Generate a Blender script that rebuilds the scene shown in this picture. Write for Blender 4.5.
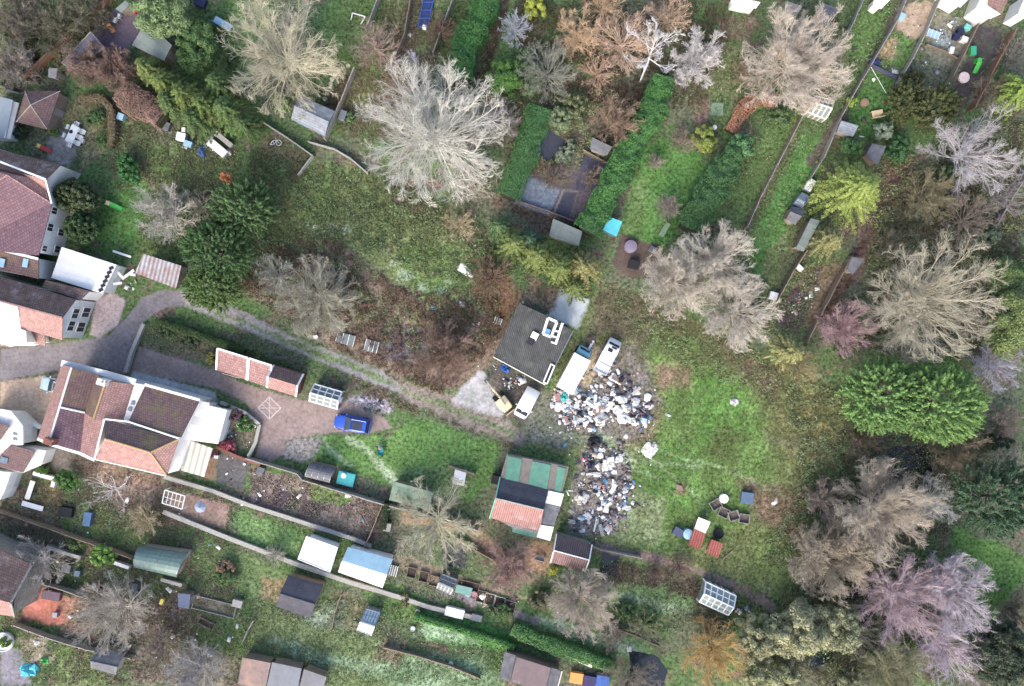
import bpy, math, random
import numpy as np
from mathutils import Vector, Matrix
random.seed(7); RNG = np.random.default_rng(7)
D = bpy.data; SC = bpy.context.scene
for o in list(D.objects): D.objects.remove(o)
# ------------------------------------------------------------------ camera, sky, sun, exposure
S = 0.12; HC = 100.0            # metres of ground per photo pixel, flying height
cam = D.objects.new('camera', D.cameras.new('camera')); SC.collection.objects.link(cam)
cam.location = (0, 0, HC); cam.rotation_euler = (0, 0, 0)
cam.data.sensor_width = 36; cam.data.lens = 36 * HC / (1024 * S)
cam.data.clip_end = 3000; SC.camera = cam
SUN_EL, SUN_AZ = math.radians(36), math.radians(203)     # azimuth clockwise from +Y (picture top)
world = D.worlds.new('World'); SC.world = world; world.use_nodes = True
nt = world.node_tree; bg = nt.nodes['Background']
sky = nt.nodes.new('ShaderNodeTexSky'); sky.sky_type = 'NISHITA'; sky.sun_disc = False
sky.sun_elevation = SUN_EL; sky.sun_rotation = SUN_AZ; sky.dust_density = 3.5; sky.air_density = .9
nt.links.new(sky.outputs[0], bg.inputs[0]); bg.inputs[1].default_value = 0.15
sl = D.lights.new('sun', 'SUN'); sl.energy = 0.72; sl.angle = math.radians(45); sl.color = (1.0, 0.97, 0.92)
so = D.objects.new('sun', sl); SC.collection.objects.link(so)
dv = Vector((math.sin(SUN_AZ) * math.cos(SUN_EL), math.cos(SUN_AZ) * math.cos(SUN_EL), math.sin(SUN_EL)))
so.rotation_euler = dv.to_track_quat('Z', 'Y').to_euler(); so.location = dv * 200
SC.view_settings.view_transform = 'Standard'; SC.view_settings.look = 'None'
SC.view_settings.gamma = 1; SC.view_settings.use_curve_mapping = False
SC.view_settings.exposure = 1.78
# ------------------------------------------------------------------ helpers
def P(px, py, z=0.0):
    k = S * (HC - z) / HC
    return Vector(((px - 512) * k, (343 - py) * k, z))
def lin(c): return tuple((v / 255 / 12.92) if v / 255 <= .04045 else ((v / 255 + .055) / 1.055) ** 2.4 for v in c)
GAIN = 1.3; SAT = .87
def A(*c):                       # surface colour from the tone it has in daylight
    l_ = lin(c); y = .3 * l_[0] + .6 * l_[1] + .1 * l_[2]
    return tuple(min(.85, (y + (v - y) * SAT) / GAIN) for v in l_) + (1,)
def tag(o, label=None, cat=None, group=None, kind=None):
    if label: o['label'] = label
    if cat: o['category'] = cat
    if group: o['group'] = group
    if kind: o['kind'] = kind
    return o
def T(name, label, cat, loc, rot=0, group=None):
    o = D.objects.new(name, None); SC.collection.objects.link(o)
    o.location = loc; o.rotation_euler = (0, 0, rot); o.empty_display_size = .3
    return tag(o, label, cat, group)
def copy_tree(o, parent=None):
    c = o.copy(); SC.collection.objects.link(c); c.parent = parent
    for ch in list(o.children): copy_tree(ch, c)
    return c
# ---- materials
MATS = {}
def mat(name, c1, c2=None, scale=3.0, rough=.85, bump=.2, pattern=None, pc=None, moss=None, mossamt=.5, spec=.3, metal=0, psz=(.3, .3), var=.18):
    if name in MATS: return MATS[name]
    m = D.materials.new(name); m.use_nodes = True; n = m.node_tree.nodes; l = m.node_tree.links
    b = n['Principled BSDF']; b.inputs['Roughness'].default_value = rough; b.inputs['Metallic'].default_value = metal
    b.inputs['Specular IOR Level'].default_value = spec
    c2 = c2 or tuple(v * (1 - var * 1.6) for v in c1[:3]) + (1,)
    tc = n.new('ShaderNodeTexCoord'); ns = n.new('ShaderNodeTexNoise'); ns.inputs['Scale'].default_value = scale
    ns.inputs['Detail'].default_value = 8; ns.inputs['Roughness'].default_value = .7
    l.new(tc.outputs['Object'], ns.inputs['Vector'])
    r = n.new('ShaderNodeMapRange'); r.inputs[1].default_value = .32; r.inputs[2].default_value = .68
    l.new(ns.outputs[0], r.inputs[0])
    mx = n.new('ShaderNodeMix'); mx.data_type = 'RGBA'; mx.inputs[6].default_value = c1; mx.inputs[7].default_value = c2
    l.new(r.outputs[0], mx.inputs[0]); out = mx.outputs[2]; hgt = ns.outputs[0]
    if pattern in ('tile', 'plank', 'block'):
        bk = n.new('ShaderNodeTexBrick'); l.new(tc.outputs['UV'], bk.inputs['Vector'])
        bk.inputs['Scale'].default_value = 1; bk.inputs['Brick Width'].default_value = psz[0]
        bk.inputs['Row Height'].default_value = psz[1]; bk.inputs['Mortar Size'].default_value = .02 if pattern != 'tile' else .035
        bk.inputs['Color1'].default_value = (1, 1, 1, 1); bk.inputs['Color2'].default_value = (.74, .72, .72, 1)
        bk.inputs['Mortar'].default_value = pc or (.55, .53, .53, 1); bk.offset = .5 if pattern != 'plank' else .3
        m2 = n.new('ShaderNodeMix'); m2.data_type = 'RGBA'; m2.blend_type = 'MULTIPLY'; m2.inputs[0].default_value = 1
        l.new(out, m2.inputs[6]); l.new(bk.outputs['Color'], m2.inputs[7]); out = m2.outputs[2]; hgt = bk.outputs['Color']
    elif pattern in ('corr', 'slat'):
        wv = n.new('ShaderNodeTexWave'); l.new(tc.outputs['UV'], wv.inputs['Vector']); wv.bands_direction = 'X'
        wv.inputs['Scale'].default_value = 1 / psz[0] / math.pi / 2 * 2; wv.inputs['Distortion'].default_value = .15
        cr = n.new('ShaderNodeMapRange'); cr.inputs[3].default_value = .55; cr.inputs[4].default_value = 1.1
        l.new(wv.outputs[1], cr.inputs[0])
        m2 = n.new('ShaderNodeMix'); m2.data_type = 'RGBA'; m2.blend_type = 'MULTIPLY'; m2.inputs[0].default_value = 1
        l.new(out, m2.inputs[6]); l.new(cr.outputs[0], m2.inputs[7]); out = m2.outputs[2]; hgt = wv.outputs[1]
    if moss:
        n3 = n.new('ShaderNodeTexNoise'); n3.inputs['Scale'].default_value = .55; n3.inputs['Detail'].default_value = 9
        n3.inputs['Roughness'].default_value = .75; l.new(tc.outputs['Object'], n3.inputs['Vector'])
        r3 = n.new('ShaderNodeMapRange'); r3.inputs[1].default_value = .62 - mossamt * .25; r3.inputs[2].default_value = .78 - mossamt * .2
        r3.inputs[4].default_value = .8
        l.new(n3.outputs[0], r3.inputs[0]); m3 = n.new('ShaderNodeMix'); m3.data_type = 'RGBA'
        l.new(r3.outputs[0], m3.inputs[0]); l.new(out, m3.inputs[6]); m3.inputs[7].default_value = moss; out = m3.outputs[2]
    l.new(out, b.inputs['Base Color'])
    if bump:
        bp = n.new('ShaderNodeBump'); bp.inputs['Strength'].default_value = bump; bp.inputs['Distance'].default_value = .05
        l.new(hgt, bp.inputs['Height']); l.new(bp.outputs[0], b.inputs['Normal'])
    MATS[name] = m; return m
def leafmat(name, c1, c2, rough=.7, trans=.0):
    if name in MATS: return MATS[name]
    m = D.materials.new(name); m.use_nodes = True; n = m.node_tree.nodes; l = m.node_tree.links
    b = n['Principled BSDF']; b.inputs['Roughness'].default_value = rough; b.inputs['Specular IOR Level'].default_value = .25
    at = n.new('ShaderNodeAttribute'); at.attribute_name = 'var'
    mx = n.new('ShaderNodeMix'); mx.data_type = 'RGBA'; mx.inputs[6].default_value = c1; mx.inputs[7].default_value = c2
    l.new(at.outputs['Fac'], mx.inputs[0]); l.new(mx.outputs[2], b.inputs['Base Color'])
    MATS[name] = m; return m
def colmat(name, rough=.85):
    if name in MATS: return MATS[name]
    m = D.materials.new(name); m.use_nodes = True; n = m.node_tree.nodes; l = m.node_tree.links
    b = n['Principled BSDF']; b.inputs['Roughness'].default_value = rough; b.inputs['Specular IOR Level'].default_value = .2
    at = n.new('ShaderNodeAttribute'); at.attribute_name = 'Col'; l.new(at.outputs['Color'], b.inputs['Base Color'])
    MATS[name] = m; return m
# ---- mesh building
class MB:
    def __init__(s): s.v = []; s.f = []
    def face(s, pts):
        b = len(s.v); s.v += [Vector(p) for p in pts]; s.f.append(tuple(range(b, b + len(pts)))); return s
    def prism(s, poly, z0, z1):
        pts = [(p[0], p[1]) for p in poly]
        ar = sum(pts[i][0] * pts[(i + 1) % len(pts)][1] - pts[(i + 1) % len(pts)][0] * pts[i][1] for i in range(len(pts)))
        if ar < 0: pts = pts[::-1]
        n = len(pts); b = len(s.v)
        s.v += [Vector((x, y, z0)) for x, y in pts] + [Vector((x, y, z1)) for x, y in pts]
        s.f.append(tuple(range(b + n, b + 2 * n))); s.f.append(tuple(reversed(range(b, b + n))))
        for i in range(n): j = (i + 1) % n; s.f.append((b + i, b + j, b + n + j, b + n + i))
        return s
    def slab(s, pts, th=.08):
        pts = [Vector(p) for p in pts]
        nm = sum(((pts[i] - pts[0]).cross(pts[(i + 1) % len(pts)] - pts[0]) for i in range(1, len(pts))), Vector())
        if nm.z < 0: pts = pts[::-1]
        n = len(pts); b = len(s.v); dn = Vector((0, 0, -th))
        s.v += pts + [p + dn for p in pts]
        s.f.append(tuple(range(b, b + n))); s.f.append(tuple(reversed(range(b + n, b + 2 * n))))
        for i in range(n): j = (i + 1) % n; s.f.append((b + n + i, b + n + j, b + j, b + i))
        return s
    def box(s, c, sz, rot=0, tilt=0, taper=1.0):
        R = Matrix.Rotation(rot, 3, 'Z') @ Matrix.Rotation(tilt, 3, 'X'); b = len(s.v); c = Vector(c)
        for dz in (-.5, .5):
            k = 1 if dz < 0 else taper
            for dx, dy in ((-.5, -.5), (.5, -.5), (.5, .5), (-.5, .5)):
                s.v.append(c + R @ Vector((dx * sz[0] * k, dy * sz[1] * k, dz * sz[2])))
        for f in ((3, 2, 1, 0), (4, 5, 6, 7), (0, 1, 5, 4), (1, 2, 6, 5), (2, 3, 7, 6), (3, 0, 4, 7)): s.f.append(tuple(b + i for i in f))
        return s
    def tube(s, p0, p1, r, r2=None, n=6):
        p0, p1 = Vector(p0), Vector(p1); r2 = r if r2 is None else r2; d = (p1 - p0).normalized()
        a = d.orthogonal().normalized(); c = d.cross(a); b = len(s.v)
        for p, q in ((p0, r), (p1, r2)):
            for i in range(n): t = 2 * math.pi * i / n; s.v.append(p + (a * math.cos(t) + c * math.sin(t)) * q)
        for i in range(n): j = (i + 1) % n; s.f.append((b + i, b + j, b + n + j, b + n + i))
        s.f.append(tuple(reversed(range(b, b + n)))); s.f.append(tuple(range(b + n, b + 2 * n))); return s
    def lathe(s, prof, n=16, c=(0, 0, 0)):
        c = Vector(c); b = len(s.v); m = len(prof)
        for r, z in prof:
            for i in range(n): t = 2 * math.pi * i / n; s.v.append(c + Vector((r * math.cos(t), r * math.sin(t), z)))
        for k in range(m - 1):
            for i in range(n): j = (i + 1) % n; s.f.append((b + k * n + i, b + k * n + j, b + (k + 1) * n + j, b + (k + 1) * n + i))
        s.f.append(tuple(range(b + (m - 1) * n, b + m * n))); s.f.append(tuple(reversed(range(b, b + n)))); return s
    def build(s, name, m, parent=None, label=None, cat=None, group=None, kind=None, local=False, smooth=False, bevel=0):
        me = D.meshes.new(name); org = Vector((0, 0, 0))
        if not local:
            if parent is not None:
                r_ = parent
                while r_.parent: r_ = r_.parent
                org = r_.location.copy()
            else:
                xs = [v.x for v in s.v]; ys = [v.y for v in s.v]; zs = [v.z for v in s.v]
                org = Vector(((min(xs) + max(xs)) / 2, (min(ys) + max(ys)) / 2, min(zs)))
        me.from_pydata([v - org for v in s.v], [], s.f)
        uv = me.uv_layers.new(name='UVMap').data
        for p in me.polygons:
            nz = p.normal
            if abs(nz.z) > .995: u = Vector((math.cos(-.27), math.sin(-.27), 0))
            else: u = Vector((0, 0, 1)).cross(nz).normalized()
            w = nz.cross(u)
            for li in p.loop_indices:
                c = me.vertices[me.loops[li].vertex_index].co + org; uv[li].uv = (c.dot(u), c.dot(w))
            p.use_smooth = smooth
        o = D.objects.new(name, me); SC.collection.objects.link(o)
        if m: me.materials.append(m)
        if parent is not None: o.parent = parent
        elif not local: o.location = org
        if bevel:
            bv = o.modifiers.new('bevel', 'BEVEL'); bv.width = bevel; bv.segments = 2; bv.limit_method = 'ANGLE'
        return tag(o, label, cat, group, kind)
def np_mesh(name, V, F, m, attrs=None, parent=None):
    me = D.meshes.new(name); nv, nf, k = len(V), len(F), F.shape[1]
    me.vertices.add(nv); me.vertices.foreach_set('co', np.ascontiguousarray(V, dtype=np.float32).ravel())
    me.loops.add(nf * k); me.loops.foreach_set('vertex_index', np.ascontiguousarray(F, dtype=np.int32).ravel())
    me.polygons.add(nf); me.polygons.foreach_set('loop_start', np.arange(0, nf * k, k, dtype=np.int32))
    try: me.polygons.foreach_set('loop_total', np.full(nf, k, dtype=np.int32))
    except Exception: pass
    for an, (ty, arr) in (attrs or {}).items():
        a = me.attributes.new(an, ty, 'POINT')
        if ty == 'FLOAT': a.data.foreach_set('value', np.ascontiguousarray(arr, dtype=np.float32))
        else: a.data.foreach_set('color', np.ascontiguousarray(arr, dtype=np.float32).ravel())
    me.update(calc_edges=True); me.validate()
    if m: me.materials.append(m)
    o = D.objects.new(name, me); SC.collection.objects.link(o)
    if parent is not None: o.parent = parent
    return o
def vnoise(x, y, sc, seed):
    r = np.random.default_rng(seed); g = r.random((256, 256)); u = x / sc + 100.37; v = y / sc + 100.71
    i = np.floor(u).astype(int); j = np.floor(v).astype(int); a = u - i; b = v - j
    a = a * a * (3 - 2 * a); b = b * b * (3 - 2 * b); i0 = i % 256; i1 = (i + 1) % 256; j0 = j % 256; j1 = (j + 1) % 256
    return (g[i0, j0] * (1 - a) + g[i1, j0] * a) * (1 - b) + (g[i0, j1] * (1 - a) + g[i1, j1] * a) * b
def fbm(x, y, sc, seed, o=4):
    s = 0; w = 0
    for k in range(o): s = s + vnoise(x, y, sc / 2 ** k, seed + k) * .6 ** k; w += .6 ** k
    return s / w
def sdist(X, Y, poly):           # signed distance (px), positive inside
    n = len(poly); d = np.full(X.shape, 1e9); ins = np.zeros(X.shape, bool)
    for i in range(n):
        ax, ay = poly[i]; bx, by = poly[(i + 1) % n]; ex, ey = bx - ax, by - ay
        t = np.clip(((X - ax) * ex + (Y - ay) * ey) / (ex * ex + ey * ey + 1e-9), 0, 1)
        d = np.minimum(d, np.hypot(X - ax - t * ex, Y - ay - t * ey))
        c = ((ay > Y) != (by > Y)) & (X < ex * (Y - ay) / (by - ay + 1e-12) + ax); ins ^= c
    return np.where(ins, d, -d)
def strip(pts, w):               # polygon round a polyline, px
    L = []; R = []
    ws = w if isinstance(w, (list, tuple)) else [w] * len(pts)
    for i, (x, y) in enumerate(pts):
        x0, y0 = pts[max(0, i - 1)]; x1, y1 = pts[min(len(pts) - 1, i + 1)]; dx, dy = x1 - x0, y1 - y0; q = math.hypot(dx, dy) or 1
        nx, ny = -dy / q * ws[i] / 2, dx / q * ws[i] / 2; L.append((x + nx, y + ny)); R.append((x - nx, y - ny))
    return L + R[::-1]
# ------------------------------------------------------------------ the ground
# patches: (polygon px, tone, softness px, class name or None, texture amount, opacity)
G = (96, 136, 58)
PATCH = []
def pa(poly, c, soft=3, cls=None, tex=1.0, op=1.0):
    if c[1] > c[0] * 1.25: c = (c[0] * .97, c[1] * .94, c[2])
    else: c = tuple(v * 1.05 for v in c)
    PATCH.append((poly, A(*c)[:3], soft, cls, tex, op))
# broad tones
pa([(0, 0), (125, 0), (30, 85), (0, 90)], (98, 102, 78), 12)
pa([(330, 235), (400, 285), (470, 320), (500, 300), (520, 330), (480, 372), (440, 400), (330, 345), (240, 290), (300, 230)], (122, 104, 90), 10)
pa([(380, 330), (430, 330), (425, 360), (385, 360)], (98, 92, 98), 8)
pa([(250, 235), (310, 240), (350, 275), (300, 260)], (84, 84, 66), 8)
pa([(285, 160), (345, 165), (400, 180), (415, 215), (470, 245), (490, 290), (440, 306), (385, 275), (335, 240), (275, 235)], (112, 124, 74), 9, 'rough_grass')
pa([(400, 245), (455, 245), (470, 285), (430, 300), (400, 280)], (104, 138, 66), 8)
pa([(290, 170), (330, 175), (345, 215), (300, 225)], (98, 132, 62), 8)
for x, y, r in ((330, 228, 7), (345, 230, 6), (312, 226, 6), (405, 276, 9), (395, 262, 6), (422, 288, 6), (440, 292, 5), (448, 282, 4), (385, 250, 4)):
    pa([(x + r * math.cos(a * .9), y + r * .7 * math.sin(a * .9)) for a in range(7)], (168, 188, 160), 4, None, 1, .6)
pa([(470, 290), (490, 245), (520, 300), (500, 330)], (112, 84, 62), 8)
pa([(380, 180), (410, 175), (440, 215), (400, 210)], (110, 88, 78), 6)
# top gardens
pa([(330, 0), (382, 0), (372, 30), (358, 72), (338, 62), (322, 30)], (98, 132, 62), 4, 'lawn')
pa([(385, 0), (406, 0), (398, 30), (380, 62), (365, 110), (345, 130), (352, 90), (372, 50)], (118, 122, 76), 6, 'rough_grass')
pa([(340, 74), (356, 72), (341, 106), (324, 106)], (92, 76, 66), 1.5, 'flower_bed', .6)
pa([(408, 0), (425, 0), (412, 60), (390, 110), (370, 130), (385, 80)], (122, 100, 84), 5)
pa([(430, 0), (443, 0), (432, 50), (418, 50)], (104, 124, 66), 4)
pa([(444, 0), (474, 0), (456, 60), (445, 85), (436, 70)], (88, 112, 60), 3, 'lawn')
pa([(500, 0), (512, 0), (500, 40), (484, 85), (475, 80), (485, 50)], (66, 56, 48), 3, 'garden_path', .6)  # the hedge's shade is put into this path's dark colour
pa([(600, 90), (650, 90), (640, 110), (600, 100)], (100, 80, 68), 5)
pa([(510, 180), (575, 110), (640, 110), (600, 240), (560, 235)], (104, 108, 84), 6)
pa([(572, 95), (592, 98), (590, 118), (575, 115)], (62, 84, 48), 3, 'lawn')
pa([(641, 148), (660, 140), (700, 150), (706, 165), (695, 205), (665, 246), (640, 243), (618, 232), (630, 190)], (84, 136, 56), 2.5, 'lawn')
pa([(630, 190), (650, 175), (640, 235), (620, 230)], (100, 134, 68), 5)
pa([(622, 233), (664, 249), (655, 276), (628, 277), (612, 264)], (92, 78, 72), 1, 'patio', .35)
pa([(655, 268), (672, 272), (668, 290), (645, 283)], (120, 116, 110), 3)
pa([(700, 100), (730, 100), (738, 128), (722, 136), (704, 128)], (84, 112, 58), 3, 'lawn')
pa([(700, 95), (712, 70), (745, 40), (745, 100), (716, 92)], (112, 116, 76), 6)
pa([(715, 18), (760, 18), (752, 40), (720, 36)], (132, 106, 96), 4)
pa(strip([(706, 150), (700, 120), (703, 98)], 14), (128, 104, 92), 4)
pa([(768, 128), (798, 112), (800, 128), (760, 200), (738, 232), (718, 222)], (96, 128, 64), 3, 'lawn')
pa([(803, 132), (834, 140), (815, 180), (800, 205), (778, 258), (756, 282), (742, 250), (770, 200)], (84, 138, 58), 3, 'lawn')
pa(strip([(800, 118), (775, 170), (745, 228), (735, 245)], 5), (120, 102, 82), 2)
pa([(766, 255), (780, 235), (800, 215), (790, 250), (768, 300), (752, 322)], (108, 122, 76), 3)
pa([(788, 305), (800, 265), (845, 265), (815, 325), (790, 330)], (116, 98, 76), 3, 'flower_bed')
pa([(778, 300), (798, 286), (812, 300), (800, 330), (778, 325)], (78, 66, 70), 4)
pa([(862, 6), (886, 14), (868, 55), (862, 62), (845, 54), (850, 35)], (90, 128, 60), 2, 'lawn')
pa(strip([(905, 0), (882, 50), (850, 105), (822, 148), (810, 165)], 13), (96, 86, 78), 3, 'garden_path', .6)
pa([(897, 8), (935, 0), (930, 30), (915, 38), (895, 30)], (170, 148, 124), 3, 'gravel', .4)
pa([(890, 28), (915, 40), (905, 72), (886, 66), (878, 55)], (90, 128, 60), 3, 'lawn')
pa([(880, 40), (898, 38), (895, 58), (878, 58)], (150, 130, 96), 4)
pa([(872, 66), (898, 80), (891, 112), (870, 144), (846, 127), (852, 104)], (76, 124, 54), 2, 'lawn')
pa([(935, 12), (975, 20), (962, 62), (935, 68), (925, 50)], (122, 120, 104), 3, 'gravel', .6)
pa([(936, 30), (955, 32), (950, 48), (934, 46)], (128, 142, 140), 3, None, .3)
pa([(976, 25), (1000, 26), (1002, 45), (985, 70), (960, 118), (940, 112), (955, 88), (965, 60)], (72, 68, 70), 3, 'driveway', .35)
pa([(890, 150), (915, 160), (895, 200), (862, 262), (846, 300), (822, 330), (820, 300), (855, 250), (875, 200)], (94, 74, 64), 5, 'garden_path', .9)
pa([(905, 180), (1024, 100), (1024, 260), (940, 260), (880, 250)], (104, 106, 82), 10)
# top left
pa([(118, 6), (133, 4), (144, 22), (140, 36), (119, 56), (100, 50), (93, 32)], (112, 98, 110), 1.5, 'driveway', .25)
pa([(175, 0), (230, 0), (225, 60), (180, 60)], (66, 96, 50), 6)
pa([(52, 128), (82, 138), (70, 168), (45, 158)], (142, 136, 132), 3, 'patio', .4)
pa([(60, 105), (105, 105), (108, 150), (85, 165), (62, 120)], (116, 116, 78), 6)
pa([(128, 120), (150, 150), (180, 190), (150, 190), (125, 180)], (112, 116, 80), 5)
pa([(180, 125), (235, 150), (230, 165), (180, 145)], (86, 78, 66), 4)
pa([(140, 140), (230, 160), (215, 185), (160, 180)], (98, 122, 64), 5)
pa([(106, 195), (148, 180), (150, 205), (133, 245), (100, 252), (97, 232)], (80, 128, 54), 3, 'lawn')
pa([(135, 240), (180, 248), (185, 262), (140, 256)], (92, 116, 58), 3)
pa([(262, 130), (310, 155), (298, 185), (255, 165)], (92, 88, 62), 5)
pa([(256, 160), (285, 172), (280, 182), (250, 175)], (80, 118, 52), 4)
# lane, drives and yards
pa([(0, 349), (60, 343), (108, 336), (128, 316), (142, 298), (164, 289), (188, 292), (188, 306), (166, 307), (152, 315), (143, 322), (126, 374), (92, 365), (60, 370), (0, 381)], (122, 116, 118), 1.2, 'lane', .3)
pa([(180, 291), (240, 312), (300, 342), (380, 372), (410, 388), (405, 396), (330, 366), (250, 332), (185, 306)], (140, 136, 134), 1.6, 'lane', .5)
pa([(184, 290), (240, 310), (300, 340), (385, 372), (384, 380), (300, 352), (240, 322), (186, 302)], (134, 130, 128), 2.5, 'lane', .5)
pa(strip([(215, 312), (280, 338), (340, 362), (395, 384)], [2, 6, 6, 5]), (104, 132, 72), 3, None, 1, .9)
pa(strip([(152, 318), (240, 350), (300, 372)], 6), (74, 100, 50), 3)
pa([(395, 378), (465, 402), (528, 432), (522, 446), (468, 428), (400, 398)], (134, 122, 112), 3, 'lane', .7)
pa(strip([(400, 388), (460, 412), (515, 434)], 4), (104, 122, 78), 4)
pa(strip([(405, 378), (465, 398), (530, 426)], 4), (100, 120, 72), 4)
pa([(95, 300), (112, 292), (126, 300), (118, 325), (100, 338), (90, 335)], (168, 152, 150), 2, 'patio', .4)
pa([(0, 382), (60, 374), (62, 380), (42, 426), (0, 412)], (174, 150, 126), 2, 'gravel', .4)
pa([(139, 347), (216, 370), (245, 384), (298, 400), (345, 402), (385, 418), (392, 428), (372, 432), (335, 432), (300, 438), (290, 450), (272, 462), (256, 456), (262, 430), (245, 402), (215, 388), (130, 372)], (142, 124, 118), 1.2, 'driveway', .35)
pa([(133, 371), (215, 392), (218, 405), (190, 398), (128, 381)], (160, 164, 166), 1, 'ramp', .3)
pa([(148, 322), (232, 350), (226, 362), (215, 368), (142, 345)], (100, 96, 74), 3, 'flower_bed')
pa([(345, 400), (360, 392), (395, 404), (392, 415), (350, 403)], (142, 136, 142), 3)
pa([(220, 402), (250, 412), (256, 440), (235, 455), (222, 440)], (106, 100, 84), 3)
pa([(310, 436), (335, 434), (385, 436), (412, 420), (430, 420), (503, 447), (492, 482), (470, 500), (388, 484), (345, 470), (300, 452)], (92, 136, 60), 3, 'lawn')
pa([(395, 470), (460, 465), (480, 485), (440, 496), (392, 484)], (100, 124, 76), 6)
pa(strip([(345, 436), (372, 455), (395, 480)], [5, 5, 7]), (168, 184, 150), 4, None, 1, .65)
pa(strip([(322, 438), (330, 450), (352, 466)], 4), (160, 182, 146), 3, None, 1, .5)
pa([(285, 440), (322, 436), (318, 452), (300, 462), (285, 460)], (132, 128, 124), 3)
pa([(463, 388), (480, 368), (496, 384), (512, 412), (500, 418), (478, 410), (452, 402)], (168, 166, 166), 4, 'yard', .4)
pa([(495, 358), (545, 385), (530, 425), (505, 418), (488, 380)], (96, 88, 82), 3, 'yard', .8)
pa([(560, 288), (590, 300), (580, 330), (548, 316)], (192, 198, 194), 1.5, 'concrete_pad', .15)
pa([(527, 270), (560, 290), (555, 310), (530, 300)], (150, 122, 96), 5)
pa([(515, 185), (548, 205), (590, 225), (582, 240), (545, 235), (508, 210)], (82, 72, 62), 3)
# beds at 545,150
pa([(527, 170), (548, 178), (566, 186), (584, 152), (608, 164), (600, 190), (587, 228), (550, 216), (511, 203)], (96, 88, 88), 1.5, None, .5)
pa([(540, 158), (575, 160), (570, 186), (545, 180)], (104, 94, 88), 3, None, .8)
pa([(536, 140), (549, 129), (566, 140), (562, 152), (548, 162), (534, 152)], (70, 74, 88), 1, 'weed_membrane', .25)
pa([(527, 175), (560, 190), (549, 215), (513, 202)], (118, 128, 140), 1.5, 'weed_membrane', .5)
pa([(584, 154), (607, 165), (601, 185), (585, 222), (552, 214), (562, 188), (575, 188)], (74, 74, 88), 1, 'weed_membrane', .25)
pa(strip([(563, 190), (554, 213)], 1.6), (150, 140, 124), 1, None, .3)
pa(strip([(578, 194), (570, 219)], 1.4), (140, 128, 112), 1, None, .3)
pa(strip([(562, 190), (582, 192), (598, 190)], 1.6), (140, 128, 112), 1, None, .3)
pa([(578, 190), (597, 190), (585, 225), (570, 218)], (92, 84, 88), 2, None, .5)
# the field of rubbish
pa([(600, 282), (640, 295), (770, 355), (860, 400), (880, 420), (858, 460), (856, 540), (840, 570), (795, 606), (740, 580), (590, 545), (565, 520), (575, 462), (530, 445), (545, 400)], (106, 116, 68), 6, 'rough_grass')
pa([(600, 282), (660, 305), (760, 360), (700, 370), (640, 345), (590, 330)], (104, 96, 76), 10)
pa([(655, 330), (700, 335), (760, 400), (775, 480), (720, 540), (640, 555), (625, 480), (665, 420), (640, 370)], (100, 138, 60), 16)
pa([(690, 370), (740, 380), (750, 430), (700, 460)], (90, 142, 52), 16)
pa([(660, 440), (700, 450), (705, 500), (660, 520), (640, 480)], (94, 140, 56), 12)
pa([(720, 425), (745, 435), (735, 460), (700, 455)], (84, 100, 52), 12)
pa([(655, 365), (690, 365), (690, 385), (655, 390)], (134, 112, 90), 10)
pa([(640, 400), (665, 395), (655, 440), (620, 450)], (126, 112, 84), 9)
pa([(800, 380), (850, 410), (850, 460), (800, 470), (770, 430)], (112, 112, 68), 14)
pa([(735, 350), (780, 370), (775, 395), (745, 380)], (118, 96, 80), 10)
pa([(805, 410), (830, 425), (845, 450), (820, 440)], (150, 140, 84), 8)
pa([(740, 480), (800, 490), (800, 540), (760, 520)], (122, 100, 82), 12)
pa([(760, 530), (800, 550), (790, 590), (750, 570)], (106, 124, 66), 10)
pa([(530, 385), (560, 395), (600, 440), (560, 450), (528, 440)], (112, 114, 98), 7)
pa([(575, 345), (640, 345), (660, 400), (640, 440), (590, 440), (552, 420), (562, 385)], (116, 108, 100), 8)
pa([(590, 345), (600, 350), (590, 385), (580, 385)], (152, 138, 108), 4)
pa([(582, 450), (622, 450), (634, 500), (615, 535), (568, 535), (574, 480)], (136, 126, 118), 8)
pa(strip([(598, 432), (615, 450), (640, 462), (700, 466)], [6, 4, 3, 2]), (162, 178, 142), 3, None, 1, .6)
pa(strip([(620, 460), (640, 472), (660, 478)], 3), (160, 176, 140), 3, None, 1, .5)
pa([(625, 490), (665, 500), (660, 545), (620, 540)], (126, 138, 96), 12)
pa(strip([(792, 418), (812, 440), (818, 470)], 5), (96, 84, 60), 4, None, 1, .6)
for k, q in enumerate([[(560, 432), (610, 440), (660, 452), (730, 470), (790, 500)], [(562, 438), (610, 446), (655, 460), (700, 500), (712, 535)], [(640, 360), (690, 350), (750, 375), (800, 420), (815, 470)], [(646, 366), (692, 357), (745, 382), (792, 424), (806, 470)], [(660, 520), (690, 560), (740, 565)]]):
    pa(strip(q, 2.2), (128, 124, 84) if k > 1 else (158, 170, 132), 2.5, None, 1, .45)
pa([(676, 482), (686, 484), (686, 494), (676, 493)], (130, 104, 84), 3)
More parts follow.
